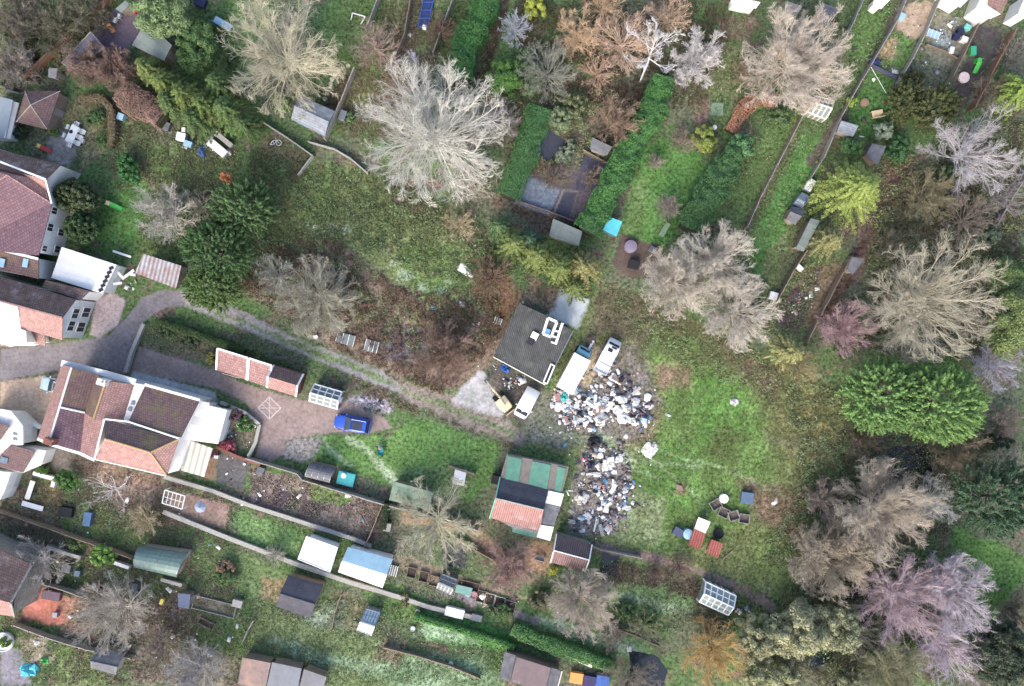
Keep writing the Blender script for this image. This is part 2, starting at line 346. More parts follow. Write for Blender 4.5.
# track and bottom gardens
pa(strip([(590, 545), (640, 556), (700, 572), (745, 590), (775, 610)], [8, 9, 8, 9, 8]), (128, 110, 100), 3, 'track', .7)
pa([(612, 560), (700, 580), (700, 600), (640, 585), (605, 580)], (100, 90, 74), 4)
pa([(610, 584), (640, 584), (698, 600), (694, 614), (640, 612), (608, 603)], (108, 146, 82), 3, 'lawn')
pa(strip([(615, 594), (650, 602), (690, 612)], 6), (160, 180, 142), 5, None, 1, .6)
pa([(612, 610), (660, 618), (655, 640), (612, 625)], (104, 98, 76), 6)
pa([(524, 612), (575, 624), (640, 640), (656, 650), (645, 663), (600, 656), (540, 640), (515, 628)], (112, 150, 88), 3, 'lawn')
pa(strip([(540, 620), (600, 640), (640, 652)], 8), (160, 182, 150), 6, None, 1, .5)
pa([(428, 606), (470, 620), (515, 634), (510, 650), (480, 648), (425, 640), (415, 620)], (84, 148, 60), 3, 'lawn')
pa([(420, 612), (470, 628), (480, 645), (415, 635)], (170, 190, 160), 8, None, 1, .5)
pa(strip([(500, 590), (560, 610), (660, 640)], 5), (130, 128, 96), 3)
pa(strip([(395, 560), (440, 575), (500, 595)], 14), (142, 124, 104), 3, 'garden_path', .6)
pa(strip([(440, 592), (480, 602), (540, 622)], 8), (134, 124, 124), 3, 'garden_path', .6)
pa(strip([(400, 515), (440, 525), (470, 525), (500, 560)], 12), (156, 130, 102), 4, 'garden_path', .6)
pa([(440, 540), (470, 545), (465, 570), (445, 565)], (96, 92, 100), 4)
pa([(370, 575), (400, 585), (428, 600), (420, 625), (380, 620), (362, 600)], (100, 134, 66), 4)
pa([(335, 588), (368, 600), (360, 635), (338, 628)], (122, 116, 90), 3, 'flower_bed')
pa([(232, 508), (265, 520), (304, 533), (296, 556), (262, 550), (234, 536)], (102, 142, 74), 3, 'lawn')
pa([(205, 540), (250, 555), (285, 572), (275, 600), (240, 590), (205, 575), (188, 560)], (106, 134, 74), 4, 'lawn')
pa([(262, 575), (290, 580), (280, 605), (262, 600)], (140, 122, 88), 4)
pa([(258, 600), (300, 622), (345, 630), (415, 650), (420, 686), (330, 686), (325, 660), (262, 652), (240, 640)], (114, 128, 80), 5, 'rough_grass')
pa(strip([(270, 640), (320, 660), (380, 670), (440, 686)], [6, 12, 14, 18]), (158, 184, 150), 9, None, 1, .6)
pa([(300, 610), (345, 600), (340, 628), (305, 625)], (138, 156, 132), 7, None, 1, .7)
pa([(380, 655), (480, 655), (500, 686), (390, 686)], (132, 158, 118), 8, 'rough_grass')
pa([(380, 640), (410, 640), (400, 665), (375, 660)], (128, 110, 92), 5)
pa([(192, 632), (235, 612), (248, 640), (236, 665), (205, 655)], (90, 124, 58), 5, 'lawn')
pa([(60, 640), (95, 645), (110, 686), (55, 686), (50, 660)], (104, 124, 70), 6)
pa([(120, 600), (190, 600), (195, 640), (130, 640)], (100, 84, 78), 8)
pa([(130, 640), (235, 655), (240, 686), (130, 686)], (124, 114, 100), 8)
pa([(28, 580), (75, 600), (68, 622), (50, 626), (22, 616)], (186, 112, 92), 3, 'patio', .4)
pa([(60, 598), (95, 600), (98, 645), (65, 632)], (146, 110, 90), 8)
pa([(0, 645), (22, 650), (32, 686), (0, 686)], (122, 118, 124), 3, 'patio', .5)
pa([(18, 638), (45, 640), (55, 660), (30, 668)], (140, 128, 108), 5)
pa([(50, 560), (95, 575), (90, 590), (48, 578)], (64, 92, 44), 3, 'lawn')
pa([(60, 515), (150, 540), (135, 550), (62, 532)], (94, 122, 60), 4, 'lawn')
pa([(0, 486), (30, 492), (55, 530), (0, 525)], (140, 122, 100), 5)
pa([(34, 480), (62, 482), (68, 506), (40, 505)], (132, 118, 74), 4)
pa([(45, 440), (75, 450), (70, 470), (50, 468)], (122, 112, 104), 3, 'patio', .4)
pa([(70, 455), (165, 478), (160, 500), (90, 480)], (124, 104, 86), 5)
pa([(105, 480), (165, 490), (160, 515), (120, 510)], (122, 104, 96), 5)
pa([(80, 500), (110, 508), (100, 530), (75, 525)], (92, 120, 58), 4)
pa([(165, 490), (230, 505), (225, 530), (165, 512)], (136, 112, 102), 3, 'patio', .5)
pa([(218, 452), (250, 460), (243, 490), (216, 482)], (92, 90, 90), 2, 'flower_bed', .5)
pa([(205, 455), (218, 450), (215, 480), (203, 478)], (132, 106, 86), 2, 'patio', .4)
pa([(250, 470), (300, 478), (380, 500), (378, 540), (330, 535), (250, 505)], (132, 114, 106), 4, 'flower_bed', .6)
pa([(275, 488), (300, 494), (296, 510), (272, 504)], (78, 68, 74), 1.5, None, .4)
pa([(303, 498), (325, 506), (318, 518), (300, 512)], (88, 78, 84), 1.5, None, .4)
pa([(310, 484), (355, 495), (345, 508), (312, 500)], (96, 126, 58), 3, 'lawn')
pa([(385, 500), (392, 500), (388, 535), (380, 530)], (66, 72, 48), 2)
pa([(530, 540), (560, 545), (545, 575), (520, 570)], (140, 114, 88), 5)
pa([(955, 522), (978, 538), (1003, 543), (1024, 556), (1024, 580), (1003, 612), (984, 640), (975, 605), (966, 570), (950, 545)], (84, 128, 52), 3, 'lawn')
pa([(770, 440), (1024, 440), (1024, 520), (950, 520), (880, 560), (850, 686), (800, 686), (780, 620), (850, 560), (860, 460)], (100, 100, 82), 12)
pa([(985, 640), (1024, 590), (1024, 686), (960, 686)], (84, 80, 66), 8)

gx = np.concatenate([-np.geomspace(66, 900, 26)[::-1], np.arange(-64, 64.01, .2), np.geomspace(66, 900, 26)])
gy = np.concatenate([-np.geomspace(46, 900, 26)[::-1], np.arange(-44, 44.01, .2), np.geomspace(46, 900, 26)])
GX, GY = np.meshgrid(gx, gy); nx_, ny_ = len(gx), len(gy)
PX = GX / S + 512; PY = 343 - GY / S
n1 = fbm(PX, PY, 60, 11, 5); n2 = fbm(PX, PY, 14, 31, 4); n3 = fbm(PX, PY, 5, 51, 3)
def mixc(a, b, t): return a + (np.array(b) - a) * np.clip(t, 0, 1)[..., None]
COL = np.zeros(GX.shape + (3,)) + np.array(A(100, 106, 82)[:3])
COL = mixc(COL, A(84, 112, 62)[:3], (n1 - .5) * 6 + .45); COL = mixc(COL, A(116, 98, 86)[:3], (n2 - .56) * 5)
TEX = np.ones(GX.shape); CLS = np.zeros(GX.shape, int)
WX = PX + (fbm(PX, PY, 9, 71, 3) - .5) * 9; WY = PY + (fbm(PX, PY, 9, 91, 3) - .5) * 9
names = [None]
for poly, c, soft, cls, tex, op in PATCH:
    hard = soft < 2.2
    xs = [p[0] for p in poly]; ys = [p[1] for p in poly]; mg = soft + 8
    ix = np.where((gx / S + 512 > min(xs) - mg) & (gx / S + 512 < max(xs) + mg))[0]; iy = np.where((343 - gy / S > min(ys) - mg) & (343 - gy / S < max(ys) + mg))[0]
    if not len(ix) or not len(iy): continue
    sl_ = np.s_[iy[0]:iy[-1] + 1, ix[0]:ix[-1] + 1]
    X = (PX + (WX - PX) * (.12 if hard else .9))[sl_]; Y = (PY + (WY - PY) * (.12 if hard else .9))[sl_]
    w = np.clip(sdist(X, Y, poly) / soft + .5, 0, 1)
    if not hard: w = np.clip(w * (.75 + .9 * (n3[sl_] - .25)), 0, 1)
    cc = np.array(c) * (1 + (n2[sl_] - .5)[..., None] * (.9 if not hard else .3) * np.array([1, .8, 1.1]))
    COL[sl_] = COL[sl_] * (1 - (w * op)[..., None]) + cc * (w * op)[..., None]
    TEX[sl_] = TEX[sl_] * (1 - w * op) + tex * w * op
    if cls: names.append(cls); CLS[sl_] = np.where(w > .5, len(names) - 1, CLS[sl_])
def gmat():
    m = D.materials.new('ground_cover'); m.use_nodes = True; n = m.node_tree.nodes; l = m.node_tree.links
    b = n['Principled BSDF']; b.inputs['Roughness'].default_value = .95; b.inputs['Specular IOR Level'].default_value = .1
    ac = n.new('ShaderNodeAttribute'); ac.attribute_name = 'Col'; at = n.new('ShaderNodeAttribute'); at.attribute_name = 'tex'
    geo = n.new('ShaderNodeNewGeometry')
    def noise(sc, det=6, ro=.7):
        q = n.new('ShaderNodeTexNoise'); q.inputs['Scale'].default_value = sc; q.inputs['Detail'].default_value = det
        q.inputs['Roughness'].default_value = ro; l.new(geo.outputs['Position'], q.inputs['Vector']); return q.outputs[0]
    def mth(op, a, b_):
        q = n.new('ShaderNodeMath'); q.operation = op
        for i, v in enumerate((a, b_)):
            if isinstance(v, (int, float)): q.inputs[i].default_value = v
            else: l.new(v, q.inputs[i])
        return q.outputs[0]
    f = noise(2.6, 5, .72); g = noise(.6, 7, .7); h = noise(1.4, 9, .8)
    fac = mth('ADD', 1, mth('MULTIPLY', at.outputs['Fac'], mth('MULTIPLY', mth('SUBTRACT', f, .5), 4.6)))
    fac = mth('MAXIMUM', mth('ADD', fac, mth('MULTIPLY', mth('SUBTRACT', g, .5), 1.1)), .25)
    v = n.new('ShaderNodeVectorMath'); v.operation = 'SCALE'; l.new(ac.outputs['Color'], v.inputs[0]); l.new(fac, v.inputs['Scale'])
    sp = n.new('ShaderNodeMapRange'); sp.inputs[1].default_value = .52; sp.inputs[2].default_value = .62; sp.inputs[4].default_value = .4; l.new(h, sp.inputs[0])
    mx = n.new('ShaderNodeMix'); mx.data_type = 'RGBA'; l.new(mth('MULTIPLY', sp.outputs[0], at.outputs['Fac']), mx.inputs[0])
    l.new(v.outputs[0], mx.inputs[6]); mx.inputs[7].default_value = A(126, 120, 92); l.new(mx.outputs[2], b.inputs['Base Color'])
    bp = n.new('ShaderNodeBump'); bp.inputs['Distance'].default_value = .12; l.new(f, bp.inputs['Height']); l.new(mth('MULTIPLY', at.outputs['Fac'], .8), bp.inputs['Strength'])
    l.new(bp.outputs[0], b.inputs['Normal']); return m
GM = gmat()
Vg = np.stack([GX.ravel(), GY.ravel(), np.zeros(GX.size)], 1)
jj, ii = np.meshgrid(np.arange(nx_ - 1), np.arange(ny_ - 1)); q0 = (ii * nx_ + jj).ravel()
Fg = np.stack([q0, q0 + 1, q0 + nx_ + 1, q0 + nx_], 1)
C4 = np.concatenate([COL.reshape(-1, 3), np.ones((GX.size, 1))], 1); TX = TEX.ravel()
tag(np_mesh('ground', Vg, Fg, GM, {'Col': ('FLOAT_COLOR', C4), 'tex': ('FLOAT', TX)}), kind='structure')
fc = CLS.ravel()[q0]
for k in range(1, len(names)):
    F = Fg[fc == k]
    if len(F) < 20: continue
    u, inv = np.unique(F, return_inverse=True); V = Vg[u].copy(); V[:, 2] = .004 + .00004 * k
    tag(np_mesh(names[k], V, inv.reshape(F.shape), GM, {'Col': ('FLOAT_COLOR', C4[u]), 'tex': ('FLOAT', TX[u])}), kind='structure')
# water
wm = mat('dark_water', A(34, 42, 54), A(22, 28, 34), 1.2, rough=.12, bump=.05, spec=.5)
def water(name, poly):
    q = []; n = len(poly)
    for i in range(n):
        a, b = poly[i], poly[(i + 1) % n]
        for t in (0, .25, .5, .75): q.append((a[0] + (b[0] - a[0]) * t + random.uniform(-1.5, 1.5), a[1] + (b[1] - a[1]) * t + random.uniform(-1.5, 1.5)))
    MB().face([P(x, y, .03) for x, y in q][::-1]).build(name, wm, kind='structure')
water('stream', [(893, 448), (930, 445), (932, 470), (905, 490), (878, 510), (872, 560), (876, 600), (866, 628), (845, 630), (838, 604), (850, 570), (858, 500), (880, 470)])
water('pond', [(628, 650), (655, 655), (668, 672), (664, 690), (632, 690)])
water('pond', [(795, 640), (830, 645), (835, 662), (805, 668)])
water('pond', [(602, 553), (618, 556), (617, 580), (606, 583), (600, 570)])

HARD = [(q[0], 1.0) for q in PATCH if q[3] in ('lane', 'driveway', 'patio', 'weed_membrane', 'ramp', 'concrete_pad', 'yard', 'gravel', 'track')] + [(q[0], .65) for q in PATCH if q[3] == 'lawn']
HARD_RNG = np.random.default_rng(99)
def clear_of_hard(X, Y):
    ok = np.ones(len(X), bool)
    for poly, pr in HARD:
        xs = [p[0] for p in poly]; ys = [p[1] for p in poly]; bb = (X > min(xs)) & (X < max(xs)) & (Y > min(ys)) & (Y < max(ys))
        if bb.any():
            i = np.where(bb)[0]; ins = (sdist(X[i], Y[i], poly) > 0) & (HARD_RNG.random(len(i)) < pr); ok[i[ins]] = False
    return ok
# ------------------------------------------------------------------ materials of buildings
MOSS = A(120, 112, 60)
M_tile = mat('pink_clay_tile', A(190, 150, 142), A(160, 116, 110), 2.2, pattern='tile', psz=(.26, .3), moss=A(136, 116, 92), mossamt=.25, bump=.5)  # paler copy of the clay tile, sun on the lit slopes put into it
M_tiled = mat('weathered_shaded_clay_tile', A(140, 110, 108), A(108, 84, 88), 2.0, pattern='tile', psz=(.26, .3), moss=MOSS, mossamt=.55, bump=.5)  # moss and wear, with the shade of dark slopes put into the colour
M_tilep = mat('purple_brown_shaded_tile', A(138, 106, 114), A(112, 86, 98), 2.0, pattern='tile', psz=(.3, .34), moss=A(112, 98, 72), mossamt=.2, bump=.6)  # darker copy of the pink tile, slope shade put into its purple tone
M_tileb = mat('brown_mossy_shaded_tile', A(150, 120, 108), A(110, 88, 80), 1.6, pattern='tile', psz=(.26, .3), moss=A(168, 160, 158), mossamt=.35, bump=.5)  # mossy, and the shade of north slopes is painted in as brown
M_white = mat('white_render', A(238, 236, 230), A(214, 212, 208), 1.2, rough=.8, bump=.1)
M_wroof = mat('white_membrane_roof', A(252, 250, 244), A(236, 236, 232), .8, rough=.6, bump=.05, moss=A(206, 202, 190), mossamt=.3, pattern='plank', psz=(9, 1.0), pc=(.7, .7, .68, 1))
M_trim = mat('white_trim', A(240, 240, 236), A(220, 220, 214), 4, rough=.6, bump=.05)
M_cream = mat('cream_paint', A(226, 220, 196), A(200, 196, 176), 4, rough=.6, bump=.05)
M_brick = mat('red_brick', A(168, 110, 92), A(140, 90, 76), 3, pattern='block', psz=(.23, .08), bump=.3)
M_block = mat('grey_blockwork', A(176, 170, 160), A(140, 134, 126), 3, pattern='block', psz=(.45, .22), bump=.2)
M_felt = mat('grey_roof_felt', A(120, 122, 128), A(92, 94, 100), 1.4, moss=A(150, 150, 146), mossamt=.3, bump=.2, pattern='plank', psz=(9, .92), pc=(.62, .62, .62, 1))
M_feltd = mat('dark_roof_felt', A(84, 84, 96), A(66, 66, 74), 1.2, moss=A(112, 112, 110), mossamt=.2, bump=.2, pattern='plank', psz=(9, .92), pc=(.62, .62, .62, 1))
M_feltg = mat('green_roof_felt', A(92, 150, 128), A(74, 126, 106), 1.5, moss=A(130, 120, 110), mossamt=.2, bump=.2)
M_felto = mat('faded_green_felt', A(126, 148, 128), A(104, 128, 108), 1.5, moss=A(140, 140, 116), mossamt=.35, bump=.2, pattern='plank', psz=(9, .92), pc=(.62, .62, .62, 1))
M_slateg = mat('greenish_roof_sheet', A(128, 140, 134), A(108, 120, 116), 1.0, moss=A(150, 156, 150), mossamt=.3, bump=.15, pattern='plank', psz=(9, .92), pc=(.62, .62, .62, 1))
M_corr = mat('corrugated_grey', A(128, 132, 138), A(96, 98, 104), 1.6, pattern='corr', psz=(.25, 1), moss=A(150, 150, 150), mossamt=.25, bump=.6)
M_corrp = mat('corrugated_pink', A(186, 140, 130), A(160, 112, 104), 1.6, pattern='corr', psz=(.25, 1), moss=A(200, 190, 190), mossamt=.25, bump=.5)
M_corrd = mat('corrugated_dark_brown', A(108, 92, 92), A(84, 72, 76), 1.6, pattern='corr', psz=(.25, 1), moss=A(128, 120, 112), mossamt=.25, bump=.5)
M_rust = mat('rusty_corrugated', A(176, 190, 196), A(160, 122, 112), .9, pattern='corr', psz=(.5, 1), moss=A(156, 96, 82), mossamt=.5, bump=.6)
M_shop = mat('mossy_cement_sheet', A(98, 98, 96), A(66, 68, 64), 1.2, pattern='corr', psz=(.22, 1), moss=A(116, 122, 104), mossamt=.3, bump=.6)
M_wood = mat('weathered_wood', A(170, 150, 126), A(138, 120, 102), 3, pattern='plank', psz=(2.2, .14), bump=.3)
M_woodg = mat('grey_weathered_wood', A(190, 184, 172), A(156, 150, 140), 3, pattern='plank', psz=(2.2, .14), bump=.3)
M_woodr = mat('red_brown_fence_wood', A(164, 124, 98), A(132, 98, 78), 3, pattern='plank', psz=(2.2, .14), bump=.3)
M_woodb = mat('blue_painted_wood', A(120, 160, 186), A(100, 138, 164), 3, pattern='plank', psz=(2.2, .14), bump=.2)
M_slat = mat('silvery_slatted_roof', A(164, 172, 180), A(128, 136, 144), 2, pattern='plank', psz=(4, .28), bump=.4)
M_pslat = mat('pale_slatted_canopy', A(226, 222, 202), A(208, 204, 186), 1, pattern='corr', psz=(.7, 1), bump=.4)
M_conc = mat('pale_concrete', A(178, 174, 164), A(146, 142, 134), 3, bump=.2)
M_dark = mat('dark_opening', A(52, 52, 58), A(36, 36, 42), 3, rough=.4, bump=0)
M_glass = mat('pane_glass', A(120, 138, 150), A(84, 100, 112), .8, rough=.12, bump=0, spec=.6)
M_glassp = mat('dusty_greenhouse_glass', A(122, 130, 132), A(98, 108, 108), 1.4, rough=.6, bump=0, spec=.3, moss=A(120, 134, 116), mossamt=.3)
M_teal = mat('teal_plastic', A(40, 176, 176), A(30, 150, 152), 2, rough=.45, bump=.05)
M_cyan = mat('turquoise_roof', A(58, 190, 204), A(44, 164, 180), 1.5, rough=.5, bump=.05)
M_metal = mat('dull_metal', A(150, 154, 158), A(120, 124, 130), 4, rough=.4, metal=.5, bump=.05)
M_black = mat('black_rubber', A(40, 40, 44), A(30, 30, 34), 5, rough=.8, bump=.05)
M_red = mat('red_oxide_sheet', A(176, 96, 80), A(146, 78, 68), 1.6, pattern='corr', psz=(.3, 1), moss=A(150, 120, 112), mossamt=.3, bump=.5)
M_polyt = mat('green_tint_polytunnel', A(110, 136, 128), A(84, 112, 104), 1.0, rough=.35, bump=.05, moss=A(140, 156, 150), mossamt=.3)
M_bluet = mat('blue_tarpaulin', A(52, 106, 190), A(40, 84, 160), 3, rough=.5, bump=.4)
M_blueg = mat('pale_blue_sheet', A(160, 200, 216), A(140, 178, 198), 1, rough=.4, bump=.1)
def C3(*t): return [P(*q) for q in t]
def inset(c, d):
    g = sum(c, Vector()) / len(c); return [p + (g - p).normalized() * min(d, (g - p).length * .3) for p in c]
def shed(name, label, cat, px4, ze, zr, kind, roof, wall, group=None, over=.18, trim=None, door='BC', roof2=None, ridge=True, th=.08):
    c = [P(x, y, ze) for x, y in px4]; A_, B_, C_, D_ = c
    g = sum(c, Vector()) / 4; r = T(name, label, cat, (g.x, g.y, 0), 0, group)
    w = inset(c, over * 1.4); wb = MB(); zt = ze - th - .01
    lo = [Vector((p.x, p.y, 0)) for p in w]; hi = [Vector((p.x, p.y, zt)) for p in w]
    if kind == 'gable':
        m0 = (w[0] + w[3]) / 2; m1 = (w[1] + w[2]) / 2; zz = zr - th * 1.6
        m0 = Vector((m0.x, m0.y, zz)); m1 = Vector((m1.x, m1.y, zz))
        wb.face([lo[0], lo[1], hi[1], hi[0]]); wb.face([lo[2], lo[3], hi[3], hi[2]])
        wb.face([lo[1], lo[2], hi[2], m1, hi[1]]); wb.face([lo[3], lo[0], hi[0], m0, hi[3]]); wb.face([hi[0], hi[1], m1, m0]); wb.face([hi[2], hi[3], m0, m1])
        wb.build('wall', wall, r)
        R0 = (A_ + D_) / 2; R1 = (B_ + C_) / 2; R0.z = R1.z = zr
        rf = MB().slab([A_, B_, R1, R0], th).build('roof', roof, r)
        MB().slab([R0, R1, C_, D_], th).build('roof', roof2 or roof, r)
        if ridge: MB().tube(R0 + Vector((0, 0, .02)), R1 + Vector((0, 0, .02)), .07).build('ridge_cap', trim or roof, rf)
        if trim:
            e = Vector((0, 0, .04))
            for a, b in ((A_, R0), (R0, D_), (B_, R1), (R1, C_)): beam(a + e, b + e, .12, .14).build('bargeboard', trim, r)
    elif kind == 'pent':
        hi2 = [Vector((w[0].x, w[0].y, zr - th * 1.5)), Vector((w[1].x, w[1].y, zr - th * 1.5)), hi[2], hi[3]]
        for i in range(4): j = (i + 1) % 4; wb.face([lo[i], lo[j], hi2[j], hi2[i]])
        wb.face(hi2); wb.build('wall', wall, r)
        a2, b2 = A_.copy(), B_.copy(); a2.z = b2.z = zr
        MB().slab([a2, b2, C_, D_], th).build('roof', roof, r)
        if trim:
            for a, b in ((a2, b2), (b2, C_), (C_, D_), (D_, a2)): beam(a, b, .08, .16).build('fascia', trim, r)
    elif kind == 'flat':
        wb.prism(w, 0, zt); wb.build('wall', wall, r)
        MB().slab(c, th).build('roof', roof, r)
        for i in range(4): beam(c[i], c[(i + 1) % 4], .09, .14).build('fascia', trim or roof, r)
    elif kind == 'hip':
        wb.prism(w, 0, zt); wb.build('wall', wall, r)
        ap = Vector((g.x, g.y, zr)); m = MB()
        for i in range(4): m.slab([c[i], c[(i + 1) % 4], ap], th)
        rf = m.build('roof', roof, r)
        for i in range(4): MB().tube(c[i], ap + Vector((0, 0, .02)), .05).build('hip_ridge', trim or roof, rf)
    elif kind == 'barrel':
        wb.prism(w, 0, zt * .9); wb.build('wall', wall, r); m = MB(); N = 10
        for i in range(N):
            q = []
            for t in (i / N, (i + 1) / N):
                a = math.pi * t; s_ = .5 - .5 * math.cos(a); h = ze * .9 + (zr - ze * .9) * math.sin(a)
                p0 = A_.lerp(D_, s_); p1 = B_.lerp(C_, s_); p0.z = p1.z = h; q.append((p0, p1))
            m.face([q[0][0], q[0][1], q[1][1], q[1][0]])
        m.build('roof', roof, r, smooth=False)
        for k in range(5):
            t = k / 4; hb = MB(); pr = None
            for i in range(N + 1):
                a = math.pi * i / N; s_ = .5 - .5 * math.cos(a); h = ze * .9 + (zr - ze * .9) * math.sin(a) + .02
                p = A_.lerp(D_, s_).lerp(B_.lerp(C_, s_), t); p.z = h
                if pr: hb.tube(pr, p, .03, n=4)
                pr = p
            hb.build('hoop', trim or M_metal, r)
    if door:
        i, j = {'AB': (0, 1), 'BC': (1, 2), 'CD': (2, 3), 'DA': (3, 0)}[door]
        a, b = lo[i], lo[j]; mid = (a + b) / 2; d = (b - a).normalized(); nrm = Vector((d.y, -d.x, 0)); nrm *= 1 if (mid - g).dot(nrm) > 0 else -1
        hh = min(1.9, ze - .2); ww = min(.8, (b - a).length * .6)
        dm = MB().box(mid + nrm * .03 + Vector((0, 0, hh / 2)), (ww, .05, hh), math.atan2(d.y, d.x)).build('door', M_wood if wall is not M_wood else M_woodg, r)
        MB().box(mid + nrm * .08 + d * ww * .35 + Vector((0, 0, 1)), (.04, .06, .12), math.atan2(d.y, d.x)).build('handle', M_metal, dm)
    return r
def beam(a, b, w, h):
    a, b = Vector(a), Vector(b); d = (b - a).normalized(); s = d.cross(Vector((0, 0, 1))).normalized() * w / 2; u = s.cross(d).normalized() * h / 2
    m = MB(); q = [a - s - u, a + s - u, a + s + u, a - s + u, b - s - u, b + s - u, b + s + u, b - s + u]; m.v += q
    for f in ((0, 1, 2, 3), (7, 6, 5, 4), (1, 0, 4, 5), (2, 1, 5, 6), (3, 2, 6, 7), (0, 3, 7, 4)): m.f.append(f)
    return m
def win(m_parent, a, b, t, z0, z1, w, frame=M_trim):       # window on the wall running a->b at fraction t
    a = Vector((a.x, a.y, 0)); b = Vector((b.x, b.y, 0)); d = (b - a).normalized(); p = a.lerp(b, t); nrm = Vector((d.y, -d.x, 0)); 
    ro = math.atan2(d.y, d.x)
    f = MB()
    cx = p + Vector((0, 0, (z0 + z1) / 2)); H_ = z1 - z0
    for sx in (-1, 1): f.box(cx + d * sx * w / 2 + nrm * .03, (.08, .1, H_ + .08), ro)
    for sz in (-1, 1): f.box(cx + Vector((0, 0, sz * H_ / 2)) + nrm * .03, (w - .08, .1, .08), ro)
    f.box(cx + nrm * .03, (.05, .08, H_ - .08), ro)
    fo = f.build('window', frame, m_parent)
    MB().box(cx + nrm * .012, (w - .02, .04, H_ - .02), ro).build('pane', M_dark, fo)
def walls_poly(px, z, root, m, name='wall', d=.25):
    c = inset([P(x, y, z) for x, y in px], d); MB().prism(c, 0, z - .14).build(name, m, root); return c
def rootat(name, label, cat, px, py): return T(name, label, cat, P(px, py, 0) * 1.0)
def rf(root, mats_faces, name='roof', th=.12):
    out = []
    for m, pts in mats_faces: out.append(MB().slab(C3(*pts), th).build(name, m, root))
    return out
def edge(root, name, m, *pts, w=.16, h=.12, up=.05):
    e = Vector((0, 0, up))
    for a, b in zip(pts[:-1], pts[1:]): beam(P(*a) + e, P(*b) + e, w, h).build(name, m, root)
# ------------------------------------------------------------------ the big tiled house at lower left
H = rootat('tiled_house', 'long rambling house with several pink and purple tiled roofs and white flat roof extension', 'house', 125, 415)
walls_poly([(61.7, 364.5), (71, 367), (135, 383), (145, 385), (199, 400.5), (181, 438), (166, 474), (95, 458), (49, 443), (38, 437.5)], 4.9, H, M_white)
rfs = rf(H, [
 (M_tile, [(61.7, 364.2, 5), (71.5, 367.5, 7), (48.8, 443, 7), (37.7, 437.5, 5)]),
 (M_tiled, [(71.5, 367.5, 7), (95.6, 374, 5.4), (84.7, 412.4, 5.4), (60, 407, 7)]),
 (M_tilep, [(60, 407, 7), (84.7, 412.4, 5.4), (80.3, 452, 5.4), (48.8, 443, 7)]),
 (M_tiled, [(95.6, 374, 5.4), (106, 381, 6.9), (93.5, 419, 6.9), (84.7, 412.4, 5.4)]),
 (M_tile, [(106, 381, 6.9), (135, 384.5, 5), (123.5, 421.5, 5), (93.5, 419, 6.9)]),
 (M_tile, [(84.7, 413.5, 5.4), (104.6, 419, 6.3), (94.5, 459, 6.3), (80.3, 452, 5.4)]),
 (M_tiled, [(145.5, 386, 5), (199.6, 400.8, 5), (181, 437.5, 6.3), (128.5, 421.5, 6.3)]),
 (M_tiled, [(105.5, 419.5, 6.2), (178.8, 439, 6.2), (150.4, 452.4, 7.4), (104.4, 438.6, 7.4)]),
 (M_tile, [(104.4, 438.6, 7.4), (150.4, 452.4, 7.4), (166.3, 474.7, 5.1), (96, 458.6, 5.1)]),
 (M_tile, [(178.8, 439.5, 6.2), (167, 474, 5.1), (150.4, 452.4, 7.4)])])
for a, b, m in (((71.5, 367.5, 7), (48.8, 443, 7), M_trim), ((60, 407, 7.02), (84.7, 412.4, 5.45), M_trim), ((106, 381, 6.9), (93.5, 419, 6.9), mat('ochre_lichen_ridge', A(196, 160, 100), A(160, 128, 86), 5)),
                ((104.4, 438.6, 7.4), (150.4, 452.4, 7.4), MATS['ochre_lichen_ridge'] if 'ochre_lichen_ridge' in MATS else M_tile), ((150.4, 452.4, 7.4), (166.3, 474.7, 5.1), None), ((150.4, 452.4, 7.4), (178.8, 439, 6.2), None)):
    MB().tube(P(*a), P(*b), .11, n=6).build('ridge_tiles', m or MATS['ochre_lichen_ridge'], rfs[0])
MB().slab(C3((135, 383, 5.2), (145.2, 385, 5.2), (128.3, 421.8, 5.2), (123.2, 421.3, 5.2)), .3).build('parapet', M_wroof, H)
edge(H, 'parapet', M_white, (62, 363, 5.05), (104, 373, 5.05), (136, 382, 5.05), w=.7, h=.25)
edge(H, 'parapet', M_white, (145, 384.5, 5.1), (200, 400, 5.1), w=.3, h=.2)
edge(H, 'fascia', M_trim, (38, 438.5, 4.95), (50, 444, 4.95), (80, 453, 4.95), (95, 460, 4.95), w=.35)
edge(H, 'valley_gutter', M_trim, (104.8, 419, 6.35), (128.5, 421.6, 6.4), (179.5, 438.5, 6.4), w=.18)
edge(H, 'fascia', M_trim, (104.8, 419, 6.4), (94.8, 459, 6.4), w=.2)
edge(H, 'fascia', M_trim, (96, 459.4, 5), (166, 475.6, 5), w=.12)
ext = [(199.6, 400.8), (209.4, 402.8), (209, 405.5), (227, 410), (218, 444), (188.6, 440), (178.8, 470.4), (168, 473.4), (183.5, 436.5)]
walls_poly(ext, 3.2, H, M_white, 'extension_wall'); MB().slab([P(x, y, 3.2) for x, y in ext], .2).build('flat_roof', M_wroof, H)
MB().slab(C3((190.8, 440.8, 2.7), (212.7, 448.5, 2.7), (204, 477, 2.5), (181, 470.4, 2.5)), .08).build('canopy', M_pslat, H)
for q in ((211, 450), (203, 475), (182, 469.5)): MB().tube(P(*q, 0), P(*q, 2.5), .06).build('post', M_trim, H)
MB().box(P(136.5, 447.5, 6.45) + Vector((0, 0, .1)), (.7, 1.0, .12), -.28, .0).build('rooflight', M_trim, H)
for x, y in ((133, 403), (130, 409)): MB().box(P(x, y, 5.26), (.4, .4, .2), -.28).build('roof_vent', M_metal, H)
